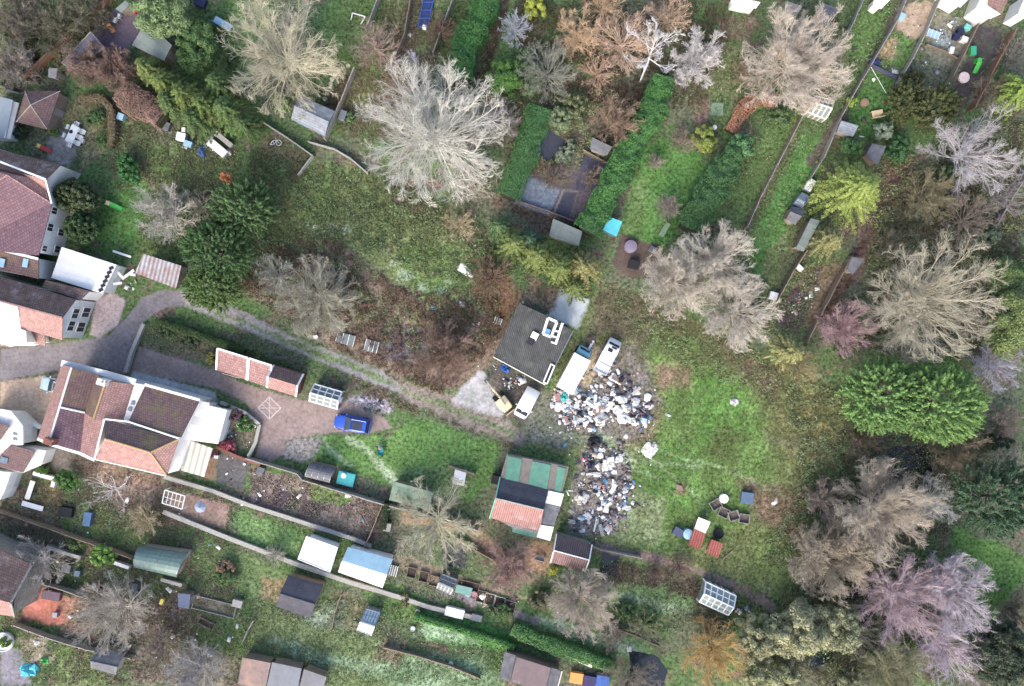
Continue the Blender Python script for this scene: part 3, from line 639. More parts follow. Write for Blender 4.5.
for x, y, z in ((104, 382, 7), (51, 441, 7.2)):
    ch = MB().box(P(x, y, z - .1), (1.0, .7, 1.4), -.28).build('chimney', M_white if x > 90 else M_brick, rfs[0])
    for s in (-.22, .22): MB().tube(P(x, y, z + .6) + Vector((s, 0, 0)), P(x, y, z + .9) + Vector((s, 0, 0)), .11, .09, 8).build('chimney_pot', M_tile, ch)
# ------------------------------------------------------------------ house at left edge, upper
H = rootat('white_walled_house', 'large white walled house with dark hipped tile roof, cut by the left edge', 'house', 20, 215)
east = inset([P(-40, 168, 5.4), P(45, 179, 5.4), P(52, 203.4, 5.4), P(38.5, 255, 5.4), P(-40, 245, 5.4)], .4)
MB().prism(east, 0, 5.25).build('wall', M_white, H)
rfs = rf(H, [(M_tilep, [(7, 174.8, 8.6), (52, 203.4, 5.4), (38.5, 255.5, 5.4), (-40, 247, 5.4), (-30, 200, 8.6)]),
 (M_tile, [(-40, 160, 5.6), (45, 179, 5.6), (52, 203.2, 5.4), (7, 174.8, 8.6), (-30, 200, 8.6)])])
MB().tube(P(7, 174.8, 8.6), P(52, 203.4, 5.4), .1).build('hip_tiles', M_tile, rfs[0]); MB().tube(P(7, 174.8, 8.6), P(-30, 200, 8.6), .1).build('ridge_tiles', M_tile, rfs[0])
w = [P(-40, 138, 5), P(61, 164.8, 5), P(47, 190, 5), P(-40, 172, 5)]
wi = inset(w, .3); lo = [Vector((p.x, p.y, 0)) for p in wi]; hi = [Vector((p.x, p.y, 4.9)) for p in wi]
ap = (P(45, 179, 7.2)); m = MB(); 
for i in range(4): j = (i + 1) % 4; m.face([lo[i], lo[j], hi[j], hi[i]])
m.face([hi[1], hi[2], Vector((hi[2].x * .5 + hi[1].x * .5, hi[2].y * .5 + hi[1].y * .5, 6.6))]); m.face(hi); m.build('wing_wall', M_white, H)
rf(H, [(M_tileb, [(-40, 140, 5), (61, 164.6, 5), (46, 179.5, 7.2), (-40, 158, 7.2)])])
rf(H, [(M_tile, [(-40, 158, 7.2), (46, 179.5, 7.2), (50, 192, 5.5), (-40, 170, 5.5)])])
edge(H, 'fascia', M_trim, (-20, 154, 7.25), (46, 179.5, 7.25), w=.2); edge(H, 'fascia', M_trim, (46, 180, 7.2), (52, 203.4, 5.5), w=.15)
a, b = east[2], east[3]
for t, z0, z1, ww in ((.1, 3.4, 4.6, .8), (.45, 3.4, 4.6, .9), (.9, 3.6, 4.6, .7), (.5, .9, 2.2, .8), (.86, .9, 2.1, .8)): win(H, b, a, 1 - t, z0, z1, ww)
MB().slab(C3((-10, 246, 4.7), (38.5, 258, 4.7), (38.5, 279, 4.2), (18.6, 274, 4.2), (-10, 268, 4.2)), .15).build('lower_roof', M_tiled, H)
for x, y in ((2, 263), (25.5, 263)): MB().box(P(x, y, 4.68), (.6, 1.0, .12), -.2).build('rooflight', M_blueg, H)
MB().prism(inset([P(-20, 246, 4.2), P(38.5, 258, 4.2), P(38.5, 279, 4.2), P(-20, 268, 4.2)], .3), 0, 4.05).build('lower_wall', M_white, H)
edge(H, 'fascia', M_trim, (-10, 247, 4.8), (38.5, 259, 4.8), w=.3)
# ------------------------------------------------------------------ second house at left edge
H = rootat('gabled_house', 'white rendered house with brown mossy roof and white flat roofed back extension beside the lane', 'house', 50, 310)
g = inset([P(-40, 266, 5), P(75.8, 299.6, 5), P(61.8, 339, 5), P(-40, 312, 5)], .25)
lo = [Vector((p.x, p.y, 0)) for p in g]; hi = [Vector((p.x, p.y, 4.9)) for p in g]; m = MB()
for i in range(4): j = (i + 1) % 4; m.face([lo[i], lo[j], hi[j], hi[i]])
apx = hi[1].lerp(hi[2], .45); apx.z = 6.9; m.face([hi[1], hi[2], apx]); m.face(hi); m.build('wall', M_white, H)
rfs = rf(H, [(M_tileb, [(-40, 264, 5), (75.8, 299.6, 5), (62.5, 317.5, 7.1), (17.5, 306, 7.1), (-40, 290, 7.1)]),
 (M_tile, [(19, 306.5, 7.1), (62.5, 317.5, 7.1), (62, 340, 5.0), (21, 328, 5.0)]),
 (M_tile, [(-20, 320, 4), (7, 323, 4), (9, 347, 3.2), (-20, 343, 3.2)]),
 (M_tile, [(26.8, 330.5, 3.2), (44.5, 335, 3.2), (45.5, 346, 2.8), (27, 342, 2.8)])])
MB().tube(P(-40, 290, 7.15), P(62.5, 317.5, 7.15), .1).build('ridge_tiles', M_tile, rfs[0])
MB().slab(C3((-20, 296, 5.2), (18, 307, 5.2), (21, 329, 5.2), (26, 331, 5.2), (26.5, 343, 5.2), (9, 347, 5.2), (7, 323, 5.2), (-20, 318, 5.2)), .3).build('flat_roof', M_wroof, H)
MB().prism(C3((-20, 296, 5), (18, 307, 5), (21, 329, 5), (26, 342, 5), (9, 346, 5), (-20, 340, 5)), 0, 4.8).build('front_wall', M_white, H)
for t in (.35, .68): win(H, g[2], g[1], 1 - t, 2.9, 4.3, 1.2); 
for t in (.3, .7): win(H, g[2], g[1], t, .5, 2.2, 1.2)
MB().slab(C3((45.5, 279.8, 4), (89.7, 291, 4), (80.4, 300, 4.2), (42, 287, 4.2)), .12).build('lean_to_roof', M_tileb, H)
MB().prism(C3((46, 281, 4), (88, 291.6, 4), (80, 299, 4), (44, 287, 4)), 0, 3.8).build('lean_to_wall', M_white, H)
ex = [(61.8, 247), (116.5, 264.8), (102.6, 293.8), (51.3, 277.8)]
walls_poly(ex, 3.1, H, M_white, 'extension_wall'); MB().slab([P(x, y, 3.1) for x, y in ex], .18).build('flat_roof', M_wroof, H)
for k in range(6):
    t = .12 + k * .15; a = P(116.5, 264.8, 3.0).lerp(P(102.6, 293.8, 3.0), t); MB().box(a + Vector((-.35, .0, .15)), (.35, .5, .1), -1.1).build('roof_opening', M_dark, H)
# ------------------------------------------------------------------ cottage at left edge, mid
H = rootat('cottage', 'white cottage with small brown roofs and white flat roofs below the gravel forecourt', 'house', 20, 450)
w = [(10, 444.5), (46, 450.7), (41, 465), (23, 473), (0, 467), (-20, 462), (-20, 440)]
walls_poly([(-20, 410), (10, 411), (24, 424), (23, 445), (10, 446), (-20, 470)], 3.2, H, M_white); MB().slab([P(x, y, 3.3) for x, y in [(-20, 408), (1, 409), (11, 411), (23, 426), (23, 445), (10, 446), (-20, 468)]], .2).build('flat_roof', M_wroof, H)
walls_poly(w, 2.7, H, M_white, 'annexe_wall'); MB().slab([P(x, y, 2.7) for x, y in w], .15).build('annexe_flat_roof', M_wroof, H)
rf(H, [(M_tiled, [(-20, 418, 3.9), (9.5, 426, 3.9), (-1, 441, 3.5), (-20, 441, 3.5)]), (M_tiled, [(10.5, 445, 3.4), (35, 451, 3.4), (22.7, 472.5, 2.85), (0, 467, 2.85), (-6, 462, 2.85)])])
MB().box(P(4, 460, 3.15), (.9, .7, .1), -.3).build('rooflight', M_glass, H)
for x, y in ((15, 434), (15, 439)): MB().box(P(x, y, 3.35), (.5, .25, .08), -.3).build('roof_vent', M_metal, H)
MB().prism(C3((-20, 470, 2.6), (11, 472.5, 2.6), (5, 490, 2.6), (0, 500, 2.6), (-20, 500, 2.6)), 0, 2.6).build('lean_to', M_wroof, H)
# ------------------------------------------------------------------ house at lower left
H = rootat('slate_roofed_house', 'house with large mauve tiled roof cut by the left edge above the red patio', 'house', 10, 585)
g = inset([P(-40, 535, 5), P(31, 566, 5), P(14, 616, 5), P(-40, 610, 5)], .3)
MB().prism(g, 0, 4.85).build('wall', M_block, H)
MB().face([Vector((g[1].x, g[1].y, 4.85)), Vector((g[2].x, g[2].y, 4.85)), P(14, 602, 6.9)]).build('gable', M_block, H)
rf(H, [(M_tileb, [(-40, 530, 5), (32, 565, 5), (11, 603, 7.2), (-40, 590, 7.2)]), (M_tile, [(-40, 590, 7.2), (11, 603, 7.2), (14.5, 616.5, 5), (-40, 610, 5)])])
edge(H, 'fascia', M_block, (32, 565, 5), (11, 603, 7.2), (14.5, 616.5, 5), w=.25)
# ------------------------------------------------------------------ top right houses
H = rootat('white_house', 'white house with brown tiled roof at the top right corner beside the tarmac yard', 'house', 990, 5)
walls_poly([(978, 6), (991, 18), (1001, 13), (1012, -10), (990, -24)], 3.6, H, M_white)
MB().slab(C3((977, 6, 3.7), (991, 18.5, 3.7), (1001, 14, 3.7), (990, 4, 3.7), (986, -12, 3.7)), .15).build('flat_roof', M_wroof, H)
rf(H, [(M_tiled, [(990, -10, 5), (1011, -7, 5), (1002, 14, 3.9), (988, 5, 3.9)])])
H = rootat('white_flat_roofed_house', 'white flat roofed building beyond the top edge near the right with stepped outline', 'house', 955, 3)
q = [(944, -14), (974, -14), (970, -2), (961, 7), (950, 1), (944, -2)]
walls_poly(q, 2.6, H, M_white); MB().slab([P(x, y, 2.7) for x, y in q], .2).build('flat_roof', M_wroof, H)
H = rootat('corner_house', 'sliver of white building in the top right corner', 'house', 1022, 8)
q = [(1018, 14), (1028, 18), (1037, -4), (1027, -8)]
walls_poly(q, 3.4, H, M_white); MB().slab([P(x, y, 3.5) for x, y in q], .2).build('flat_roof', M_wroof, H)
# ------------------------------------------------------------------ garages and workshop
H = rootat('garage_row', 'row of three pink tiled garages with white verges above the driveway', 'garage', 260, 372)
for q in ([(219, 348.5), (249.5, 358), (246, 380), (215.5, 370)], [(250.5, 358.3), (273, 365.5), (268, 388), (246.8, 380.2)]):
    c = [P(x, y, 2.9) for x, y in q]; MB().prism(inset(c, .2), 0, 2.55).build('wall', M_brick, H)
    c2 = [c[0] + Vector((0, 0, .5)), c[1] + Vector((0, 0, .5)), c[2] - Vector((0, 0, .3)), c[3] - Vector((0, 0, .3))]
    MB().slab(c2, .1).build('roof', M_tile, H)
    for a, b in ((0, 3), (1, 2), (0, 1)): beam(c2[a] + Vector((0, 0, .05)), c2[b] + Vector((0, 0, .05)), .22, .1).build('verge', M_trim, H)
c = [P(x, y, 2.7) for x, y in [(274, 365), (303.5, 374), (296, 396.5), (267, 387.5)]]
R0 = (c[0] + c[3]) / 2; R1 = (c[1] + c[2]) / 2; R0.z = R1.z = 3.7
MB().prism(inset(c, .25), 0, 2.6).build('wall', M_brick, H); MB().slab([c[0], c[1], R1, R0], .1).build('roof', M_tiled, H); MB().slab([R0, R1, c[2], c[3]], .1).build('roof', M_tile, H)
for a, b in ((c[1], R1), (R1, c[2]), (c[0], R0), (R0, c[3])): beam(a + Vector((0, 0, .05)), b + Vector((0, 0, .05)), .2, .12).build('verge', M_trim, H)
iw = inset(c, .25); MB().face([Vector((iw[1].x, iw[1].y, 0)), Vector((iw[2].x, iw[2].y, 0)), Vector((iw[2].x, iw[2].y, 2.6)), (R1 - Vector((.25, 0, .15))), Vector((iw[1].x, iw[1].y, 2.6))]).build('gable_wall', M_white, H)
for x, y in ((228, 376), (257, 384), (282, 392)): MB().box(P(x, y, 0) * .97 + Vector((0, 0, 1.05)), (2.2, .08, 2.1), -.28).build('garage_door', M_woodg, H)
H = rootat('green_roofed_outbuilding', 'outbuilding with green felt flat roof, dark and red pitched roofs and white roof squares', 'outbuilding', 528, 495)
walls_poly([(506.5, 454.5), (569, 467), (562, 494), (560.6, 506), (553.5, 526), (550, 539), (537, 536), (513, 531), (490, 517), (496, 498), (500, 478)], 2.9, H, M_block)
MB().slab(C3((507, 454.5, 2.9), (569, 467, 2.9), (562, 494, 2.9), (500, 478.5, 2.9)), .12).build('flat_roof', mat('brownish_felt', A(134, 124, 114), A(110, 102, 96), 1.5), H)
for q in ([(508, 456), (522, 459), (518.5, 482), (505, 479)], [(532, 461), (551, 465), (547, 489), (528, 484)], [(557.5, 466.5), (566, 468.5), (560.5, 492), (554.5, 490.5)]):
    MB().slab([P(x, y, 3.0) for x, y in q], .06).build('green_roof_panel', M_feltg, H)
rf(H, [(M_feltd, [(500, 478, 3.0), (548.5, 490.5, 3.0), (543.5, 510, 4.3), (496, 498.5, 4.3)]),  # upper slope's shade painted as dark felt, lower slope's sun as pink sheet
 (M_corrp, [(496, 498.5, 4.3), (543.5, 510, 4.3), (539.5, 531.5, 2.9), (490, 517.8, 2.9)]),
 (M_wroof, [(548.5, 490.5, 3.1), (564, 494, 3.1), (560.6, 506.5, 3.1), (545, 503, 3.1)]),
 (M_felt, [(545, 503.5, 3.0), (560.4, 507, 3.0), (553.5, 526.5, 3.0), (540, 524, 3.0)]),
 (M_wroof, [(540.8, 525, 3.1), (553.8, 527, 3.1), (550, 541, 3.1), (536.5, 537, 3.1)]),
 (M_feltg, [(512.8, 524.5, 2.7), (538, 531.8, 2.7), (535.5, 537.5, 2.5), (512, 532, 2.5)])])
edge(H, 'fascia', mat('mint_paint', A(120, 190, 170), A(100, 170, 150), 3), (500, 477, 3.0), (495.5, 498.5, 4.3), (489.5, 518.5, 2.9), w=.14)
edge(H, 'ridge_cap', M_conc, (496, 498.5, 4.33), (543.5, 510, 4.33), w=.15)
MB().box(P(496, 479, 1.0), (1.0, 1.0, 1.5), -.27).build('water_tank', M_black, H)
H = rootat('workshop', 'large dark corrugated workshop roof with a white frame and loose things lying on it', 'workshop', 533, 344)
q = [(519, 303), (546.4, 315.6), (573, 331), (545.4, 385), (493.4, 357)]
walls_poly(q, 3.6, H, M_block); MB().slab([P(x, y, 3.7) for x, y in q], .14).build('roof', M_shop, H)
edge(H, 'gutter', M_cream, (493.4, 357, 3.65), (545.4, 385, 3.65), w=.12)
edge(H, 'gutter', M_metal, (573, 331, 3.65), (545.4, 385, 3.65), w=.1)
shed('garage', 'brown corrugated garage with white edged gable roof below the rubbish field corner', 'garage', [(556.5, 534), (592, 544.5), (585, 571), (550.4, 562.4)], 2.4, 3.4, 'gable', M_corrd, M_block, trim=M_trim, roof2=mat('corrugated_rose_brown', A(150, 116, 112), A(124, 96, 94), 1.6, pattern='corr', psz=(.25, 1), bump=.5))  # upper slope darker, lower paler: shade and sun put into the sheet colour
# ------------------------------------------------------------------ sheds
SH = [
 ('shed', 'blue grey slatted roof shed beside the stepping stones', [(301, 96), (335, 111), (325, 136), (291, 119)], 2.2, 2.9, 'gable', M_slat, M_woodb, None),
 ('shed', 'square grey green sheet roofed shed beside the toy yard', [(147, 22), (173, 46), (164, 61), (132, 45)], 2.4, 2.7, 'pent', M_slateg, M_wood, None),
 ('shed', 'long dark glossy roofed shed along the brown fence at top left', [(92, 33), (105, 48), (75, 72), (62, 63)], 2.3, 2.6, 'pent', mat('glossy_dark_felt', A(108, 108, 120), A(84, 84, 98), 1, rough=.4, bump=.15), M_wood, M_woodg),
 ('shed', 'tiny green grey shed at the top of the toy yard', [(126, 1), (131, 5), (121, 13), (115, 9)], 1.9, 2.1, 'pent', M_slateg, M_wood, None),
 ('shed', 'small grey lean-to shed by the lower end of the brown fence', [(50, 69), (59, 69), (56, 79), (48, 77)], 1.9, 2.2, 'pent', M_felt, M_wood, None),
 ('summerhouse', 'hip roofed brown tiled summerhouse left of the white garden table', [(25, 91), (60, 91), (47, 129), (16, 122)], 2.4, 3.7, 'hip', M_tiled, M_wood, M_conc),
 ('rusty_store', 'rusty pale striped corrugated store beside the bend of the lane', [(144, 254), (182, 266), (176, 288.5), (135, 273)], 2.3, 2.5, 'pent', M_rust, M_block, None),
 ('shed', 'grey barrel roofed shed beside the teal hot tub', [(311, 462), (335, 468), (329.5, 483), (305, 477)], 2.0, 2.7, 'barrel', M_felt, M_wood, None),
 ('shed', 'low faded green roofed shed at the foot of the lawn', [(394, 481), (434, 492), (428, 510), (389, 500)], 2.0, 2.3, 'pent', M_felto, M_wood, None),
 ('shed', 'white flat roofed shed, left one of the white roofed pair', [(307, 536), (338, 547), (330, 572), (298, 559)], 2.3, 2.5, 'pent', M_wroof, M_white, M_trim),
 ('shed', 'black felt gabled shed below the long garden path', [(288.5, 575), (323.5, 585), (310.5, 618), (276, 606.5)], 2.1, 3.1, 'gable', M_feltd, M_wood, None),
 ('shed', 'grey green barrel shaped shed roof below the gabled house gardens', [(139.5, 546), (188, 553), (177, 577.5), (136, 568)], 2.0, 3.0, 'barrel', M_polyt, M_woodg, M_metal),
 ('shed', 'small grey felt gabled shed near the bottom left above the teal splash', [(95.5, 649), (124.5, 654), (116, 675), (91, 668)], 1.9, 2.6, 'gable', M_felt, M_woodg, None),
 ('shed', 'small slate blue roofed shed beside the long raised bed', [(178.6, 592.6), (191, 594), (189, 609), (178, 607)], 1.8, 2.0, 'pent', mat('slate_blue_felt', A(92, 104, 130), A(76, 88, 110), 2), M_wood, None),
 ('shed', 'grey roofed shed above the dark weed membrane beds', [(592, 138), (612, 147.5), (607, 155.5), (590, 149)], 1.9, 2.2, 'pent', M_felt, M_woodg, None),
 ('shed', 'turquoise roofed play shed beside the laurel hedge', [(608.5, 217), (622, 222), (616.5, 236.5), (603, 230)], 2.2, 2.5, 'pent', M_cyan, M_woodb, None),
 ('shed', 'long grey sheet roofed shed with a white patch above the olive conifers', [(553, 219), (582, 231.6), (579, 246), (549, 236)], 2.0, 2.3, 'pent', M_slateg, M_woodg, None),
 ('shed', 'grey blue flat roofed shed at the top edge, right of a tan roofed one', [(821, 3), (837, 9), (828, 26), (817, 22)], 2.1, 2.3, 'pent', M_felt, M_wood, None),
 ('shed', 'tan roofed small shed at the top edge above the round bare tree', [(787, 2), (802, 7), (797, 15), (783, 11)], 2.0, 2.2, 'pent', mat('tan_felt', A(160, 150, 140), A(134, 124, 116), 2), M_cream, None),
 ('shed', 'white roofed shed at the top edge above the narrow right lawn', [(875, -4), (889, 1), (881, 9), (873, 4)], 2.1, 2.3, 'pent', M_wroof, M_white, None),
 ('shed', 'long white roofed shed at the top edge above the orange bare trees', [(731, -4), (760, 3), (756, 8.5), (731, 3)], 2.1, 2.3, 'pent', M_wroof, M_white, None),
 ('shed', 'pale slatted roof shed beside the brown path, right of the cream greenhouse', [(840.5, 121), (858, 126), (853, 136.5), (837, 131)], 1.7, 1.9, 'pent', M_slat, M_woodg, None),
 ('shed', 'dark grey shed under the lower side of the dark yews', [(871, 144), (885, 147), (877, 165), (867, 154)], 2.0, 2.3, 'pent', M_felt, M_wood, None),
 ('shed', 'dark grey shed at the foot of the glass strip beside the yellow green conifer', [(791, 206), (805, 209.5), (795, 225), (786.5, 218.5)], 2.0, 2.6, 'gable', M_felt, M_wood, None),
 ('shed', 'narrow mossy grey shed left of the dull star shaped conifer', [(810, 218.5), (819, 221), (803.5, 251.5), (796, 248)], 2.0, 2.3, 'pent', M_slateg, M_wood, None),
 ('shed', 'grey shed at the head of the fence beside the brown path', [(851, 257), (863.5, 259), (853, 274.6), (847, 270)], 1.9, 2.2, 'pent', M_felt, M_woodg, None),
 ('shed', 'patchwork roofed shed at the bottom edge, leftmost of three', [(243, 656.5), (271.5, 662), (265, 690), (238, 684)], 2.0, 2.3, 'pent', mat('patched_roof', A(112, 104, 108), A(170, 134, 112), .9, moss=A(84, 88, 100), mossamt=.5), M_wood, None),
 ('shed', 'glossy slate roofed shed at the bottom edge, middle of three', [(272.5, 661.5), (302, 668), (297, 692), (267, 686)], 2.1, 2.3, 'pent', mat('slate_sheet', A(108, 116, 130), A(88, 90, 96), .8, rough=.35), M_wood, None),
 ('shed', 'dark blue roofed shed at the bottom edge, rightmost of three', [(304.5, 668), (327, 676), (322, 694), (299, 690)], 1.9, 2.2, 'pent', mat('dark_blue_sheet', A(84, 92, 110), A(64, 66, 74), .9, rough=.35), M_wood, None),
 ('garden_room', 'grey roofed room with white curved side at the left edge', [(-12, 94), (15, 101), (6, 138), (-12, 138)], 2.6, 3.0, 'pent', mat('grey_blue_sheet', A(134, 146, 156), A(118, 130, 140), .8), M_white, None)]
for nm, lb, q, ze, zr, kd, rm, wm_, tr in SH: shed(nm, lb, nm.replace('_', ' '), q, ze, zr, kd, rm, wm_, trim=tr, door='CD' if kd == 'gable' else 'BC')
MB().slab(C3((13, 101, 2.7), (19, 103, 2.2), (10, 139, 2.2), (4, 138, 2.7)), .1).build('shed_awning', M_wroof, None, 'white curved awning along the side of the grey room at the left edge', 'awning')
shed('shed', 'white shed with pale blue top strip, right one of the white roofed pair', 'shed', [(348, 547), (393, 559), (382.5, 588), (338, 572)], 2.3, 2.9, 'gable', M_blueg, M_white, roof2=M_wroof, trim=None, door='BC', ridge=False)
# three section shed near bottom
H = rootat('triple_roofed_shed', 'brown shed of three roof sections with white splash at the bottom edge', 'shed', 530, 670)
walls_poly([(505, 652), (561.4, 671), (556, 690), (499, 680)], 2.2, H, M_wood)
rf(H, [(M_felt, [(505, 652, 2.4), (516, 655.5, 2.4), (510, 682, 2.2), (499, 678, 2.2)]),
 (mat('brown_roof_sheet_splashed', A(122, 104, 106), A(104, 90, 92), .9, moss=A(200, 206, 214), mossamt=.12), [(516.5, 657, 2.6), (551, 668, 2.6), (545, 691, 2.3), (510.5, 682, 2.3)]),
 (M_felt, [(551.5, 667.5, 2.4), (561.5, 671, 2.4), (556, 692, 2.2), (545.5, 690, 2.2)])])
edge(H, 'verge', M_cream, (562, 671, 2.45), (556.5, 692, 2.3), w=.1)
# ------------------------------------------------------------------ glasshouses
def glasshouse(name, label, q, ze, zr, frame, n, glass=M_glassp, base=M_block):
    c = [P(x, y, ze) for x, y in q]; A_, B_, C_, D_ = c; g = sum(c, Vector()) / 4; r = T(name, label, 'greenhouse', (g.x, g.y, 0))
    R0 = (A_ + D_) / 2; R1 = (B_ + C_) / 2; R0.z = R1.z = zr; flo = lambda p: Vector((p.x, p.y, .25))
    MB().prism(inset(c, .02), 0, .25).build('plinth', base, r)
    gm = MB()
    for a, b, e, f in ((A_, B_, R1, R0), (D_, C_, R1, R0)): gm.face([a, b, e, f])
    for a, b in ((A_, B_), (C_, D_)): gm.face([flo(a), flo(b), b, a])
    gm.face([flo(B_), flo(C_), C_, R1, B_]); gm.face([flo(D_), flo(A_), A_, R0, D_]); gm.build('glazing', glass, r)
    fm = MB(); w = .2
    for a, b in ((A_, B_), (D_, C_), (R0, R1), (A_, R0), (D_, R0), (B_, R1), (C_, R1)): fm.tube(a, b, w / 2 + .01, n=4)
    for k in range(n + 1):
        t = k / n
        for a, b in ((A_, B_), (D_, C_)): p = a.lerp(b, t); fm.tube(p, R0.lerp(R1, t), w / 2 - .005, n=4); fm.tube(flo(p), p, w / 2 - .005, n=4)
    for s in (A_.lerp(R0, .5), D_.lerp(R0, .5)): fm.tube(s, s + (B_ - A_), w / 3, n=4)
    fm.build('frame', frame, r)
    d = (C_ - B_).normalized(); MB().box((flo(B_) + flo(C_)) / 2 + (B_ - A_).normalized() * .05 + Vector((0, 0, .85)), (.7, .05, 1.7), math.atan2(d.y, d.x)).build('door', frame, r)
    return r
glasshouse('greenhouse', 'white framed greenhouse beside the garages and the blue car', [(314.5, 384), (342, 392), (337, 409), (309.5, 401)], 1.6, 2.4, M_trim, 4)
glasshouse('greenhouse', 'cream framed greenhouse under the edge of the round bare tree at top right', [(816, 96), (834, 101), (825.5, 119), (807, 112)], 1.6, 2.3, M_cream, 4)
glasshouse('greenhouse', 'small silver blue greenhouse in the frosty garden below the white sheds', [(366, 609), (380, 613), (371, 635), (357.5, 630)], 1.6, 2.3, M_metal, 5, M_blueg)
glasshouse('greenhouse', 'cloudy old greenhouse with broken panes beside the dirt track', [(706, 582), (736, 596), (728, 615), (699.5, 602)], 1.7, 2.5, M_trim, 5, mat('cloudy_old_glass', A(150, 166, 162), A(96, 110, 104), 1.2, rough=.3, moss=A(200, 206, 200), mossamt=.35))
glasshouse('greenhouse', 'glass lean-to strip between the white box and the dark shed near the yellow conifer', [(802, 193), (809, 197), (800.5, 208), (794, 204)], 1.3, 1.6, M_metal, 4, M_blueg)
glasshouse('greenhouse', 'grey framed greenhouse beside the dark cold frames', [(442, 574), (457, 580), (450, 594), (437, 588)], 1.6, 2.2, M_metal, 4)
# ------------------------------------------------------------------ vegetation
def nrm(v): return v / (np.linalg.norm(v, axis=-1, keepdims=True) + 1e-9)
def grow(st, dr, ln, r0, r1, K, wob, trop, rng):
    n = len(st); pts = [st]; rad = [r0]; d = dr.copy()
    for k in range(K):
        d = nrm(d + rng.normal(0, wob, (n, 3)) + np.array([0, 0, trop])); pts.append(pts[-1] + d * (ln / K)[:, None]); rad.append(r0 + (r1 - r0) * (k + 1) / K)
    return np.stack(pts, 1), np.stack(rad, 1)
def tubes(P_, R_):
    a = P_[:, :-1].reshape(-1, 3); b = P_[:, 1:].reshape(-1, 3); ra = R_[:, :-1].reshape(-1, 1); rb = R_[:, 1:].reshape(-1, 1)
    d = nrm(b - a); h = np.where(np.abs(d[:, 2:3]) > .9, [[1., 0, 0]], [[0, 0, 1.]]); u = nrm(np.cross(d, h)); w = np.cross(d, u)
    V = np.zeros((len(a), 6, 3))
    for i in range(3):
        t = 2 * math.pi * i / 3; o = u * math.cos(t) + w * math.sin(t); V[:, i] = a + o * ra; V[:, i + 3] = b + o * rb
    base = (np.arange(len(a)) * 6)[:, None]
    F = np.concatenate([base + np.array([i, (i + 1) % 3, 3 + (i + 1) % 3, 3 + i]) for i in range(3)], 0)
    return V.reshape(-1, 3), F
def children(P_, R_, m, lo, hi, ang, lf, rng, rmul=.6, out=0):
    n, K1, _ = P_.shape; t = rng.uniform(lo, hi, (n, m)); t[:, 0] = hi; f = t * (K1 - 1); i = np.minimum(f.astype(int), K1 - 2); fr = (f - i)[..., None]
    idx = np.arange(n)[:, None]; a = P_[idx, i]; b = P_[idx, i + 1]; st = a + (b - a) * fr; d = nrm(b - a)
    L = np.linalg.norm(P_[:, -1] - P_[:, 0], axis=1)[:, None]; rd = R_[idx, i] * (1 - fr[..., 0]) + R_[idx, i + 1] * fr[..., 0]
    q = nrm(np.cross(d, rng.normal(0, 1, d.shape))); an = rng.uniform(ang[0], ang[1], t.shape)[..., None]
    nd = nrm(d * np.cos(an) + q * np.sin(an)); ln = L * rng.uniform(lf[0], lf[1], t.shape) * (1.15 - .45 * t)
    return st.reshape(-1, 3), nd.reshape(-1, 3), ln.ravel(), (rd * rmul).ravel()
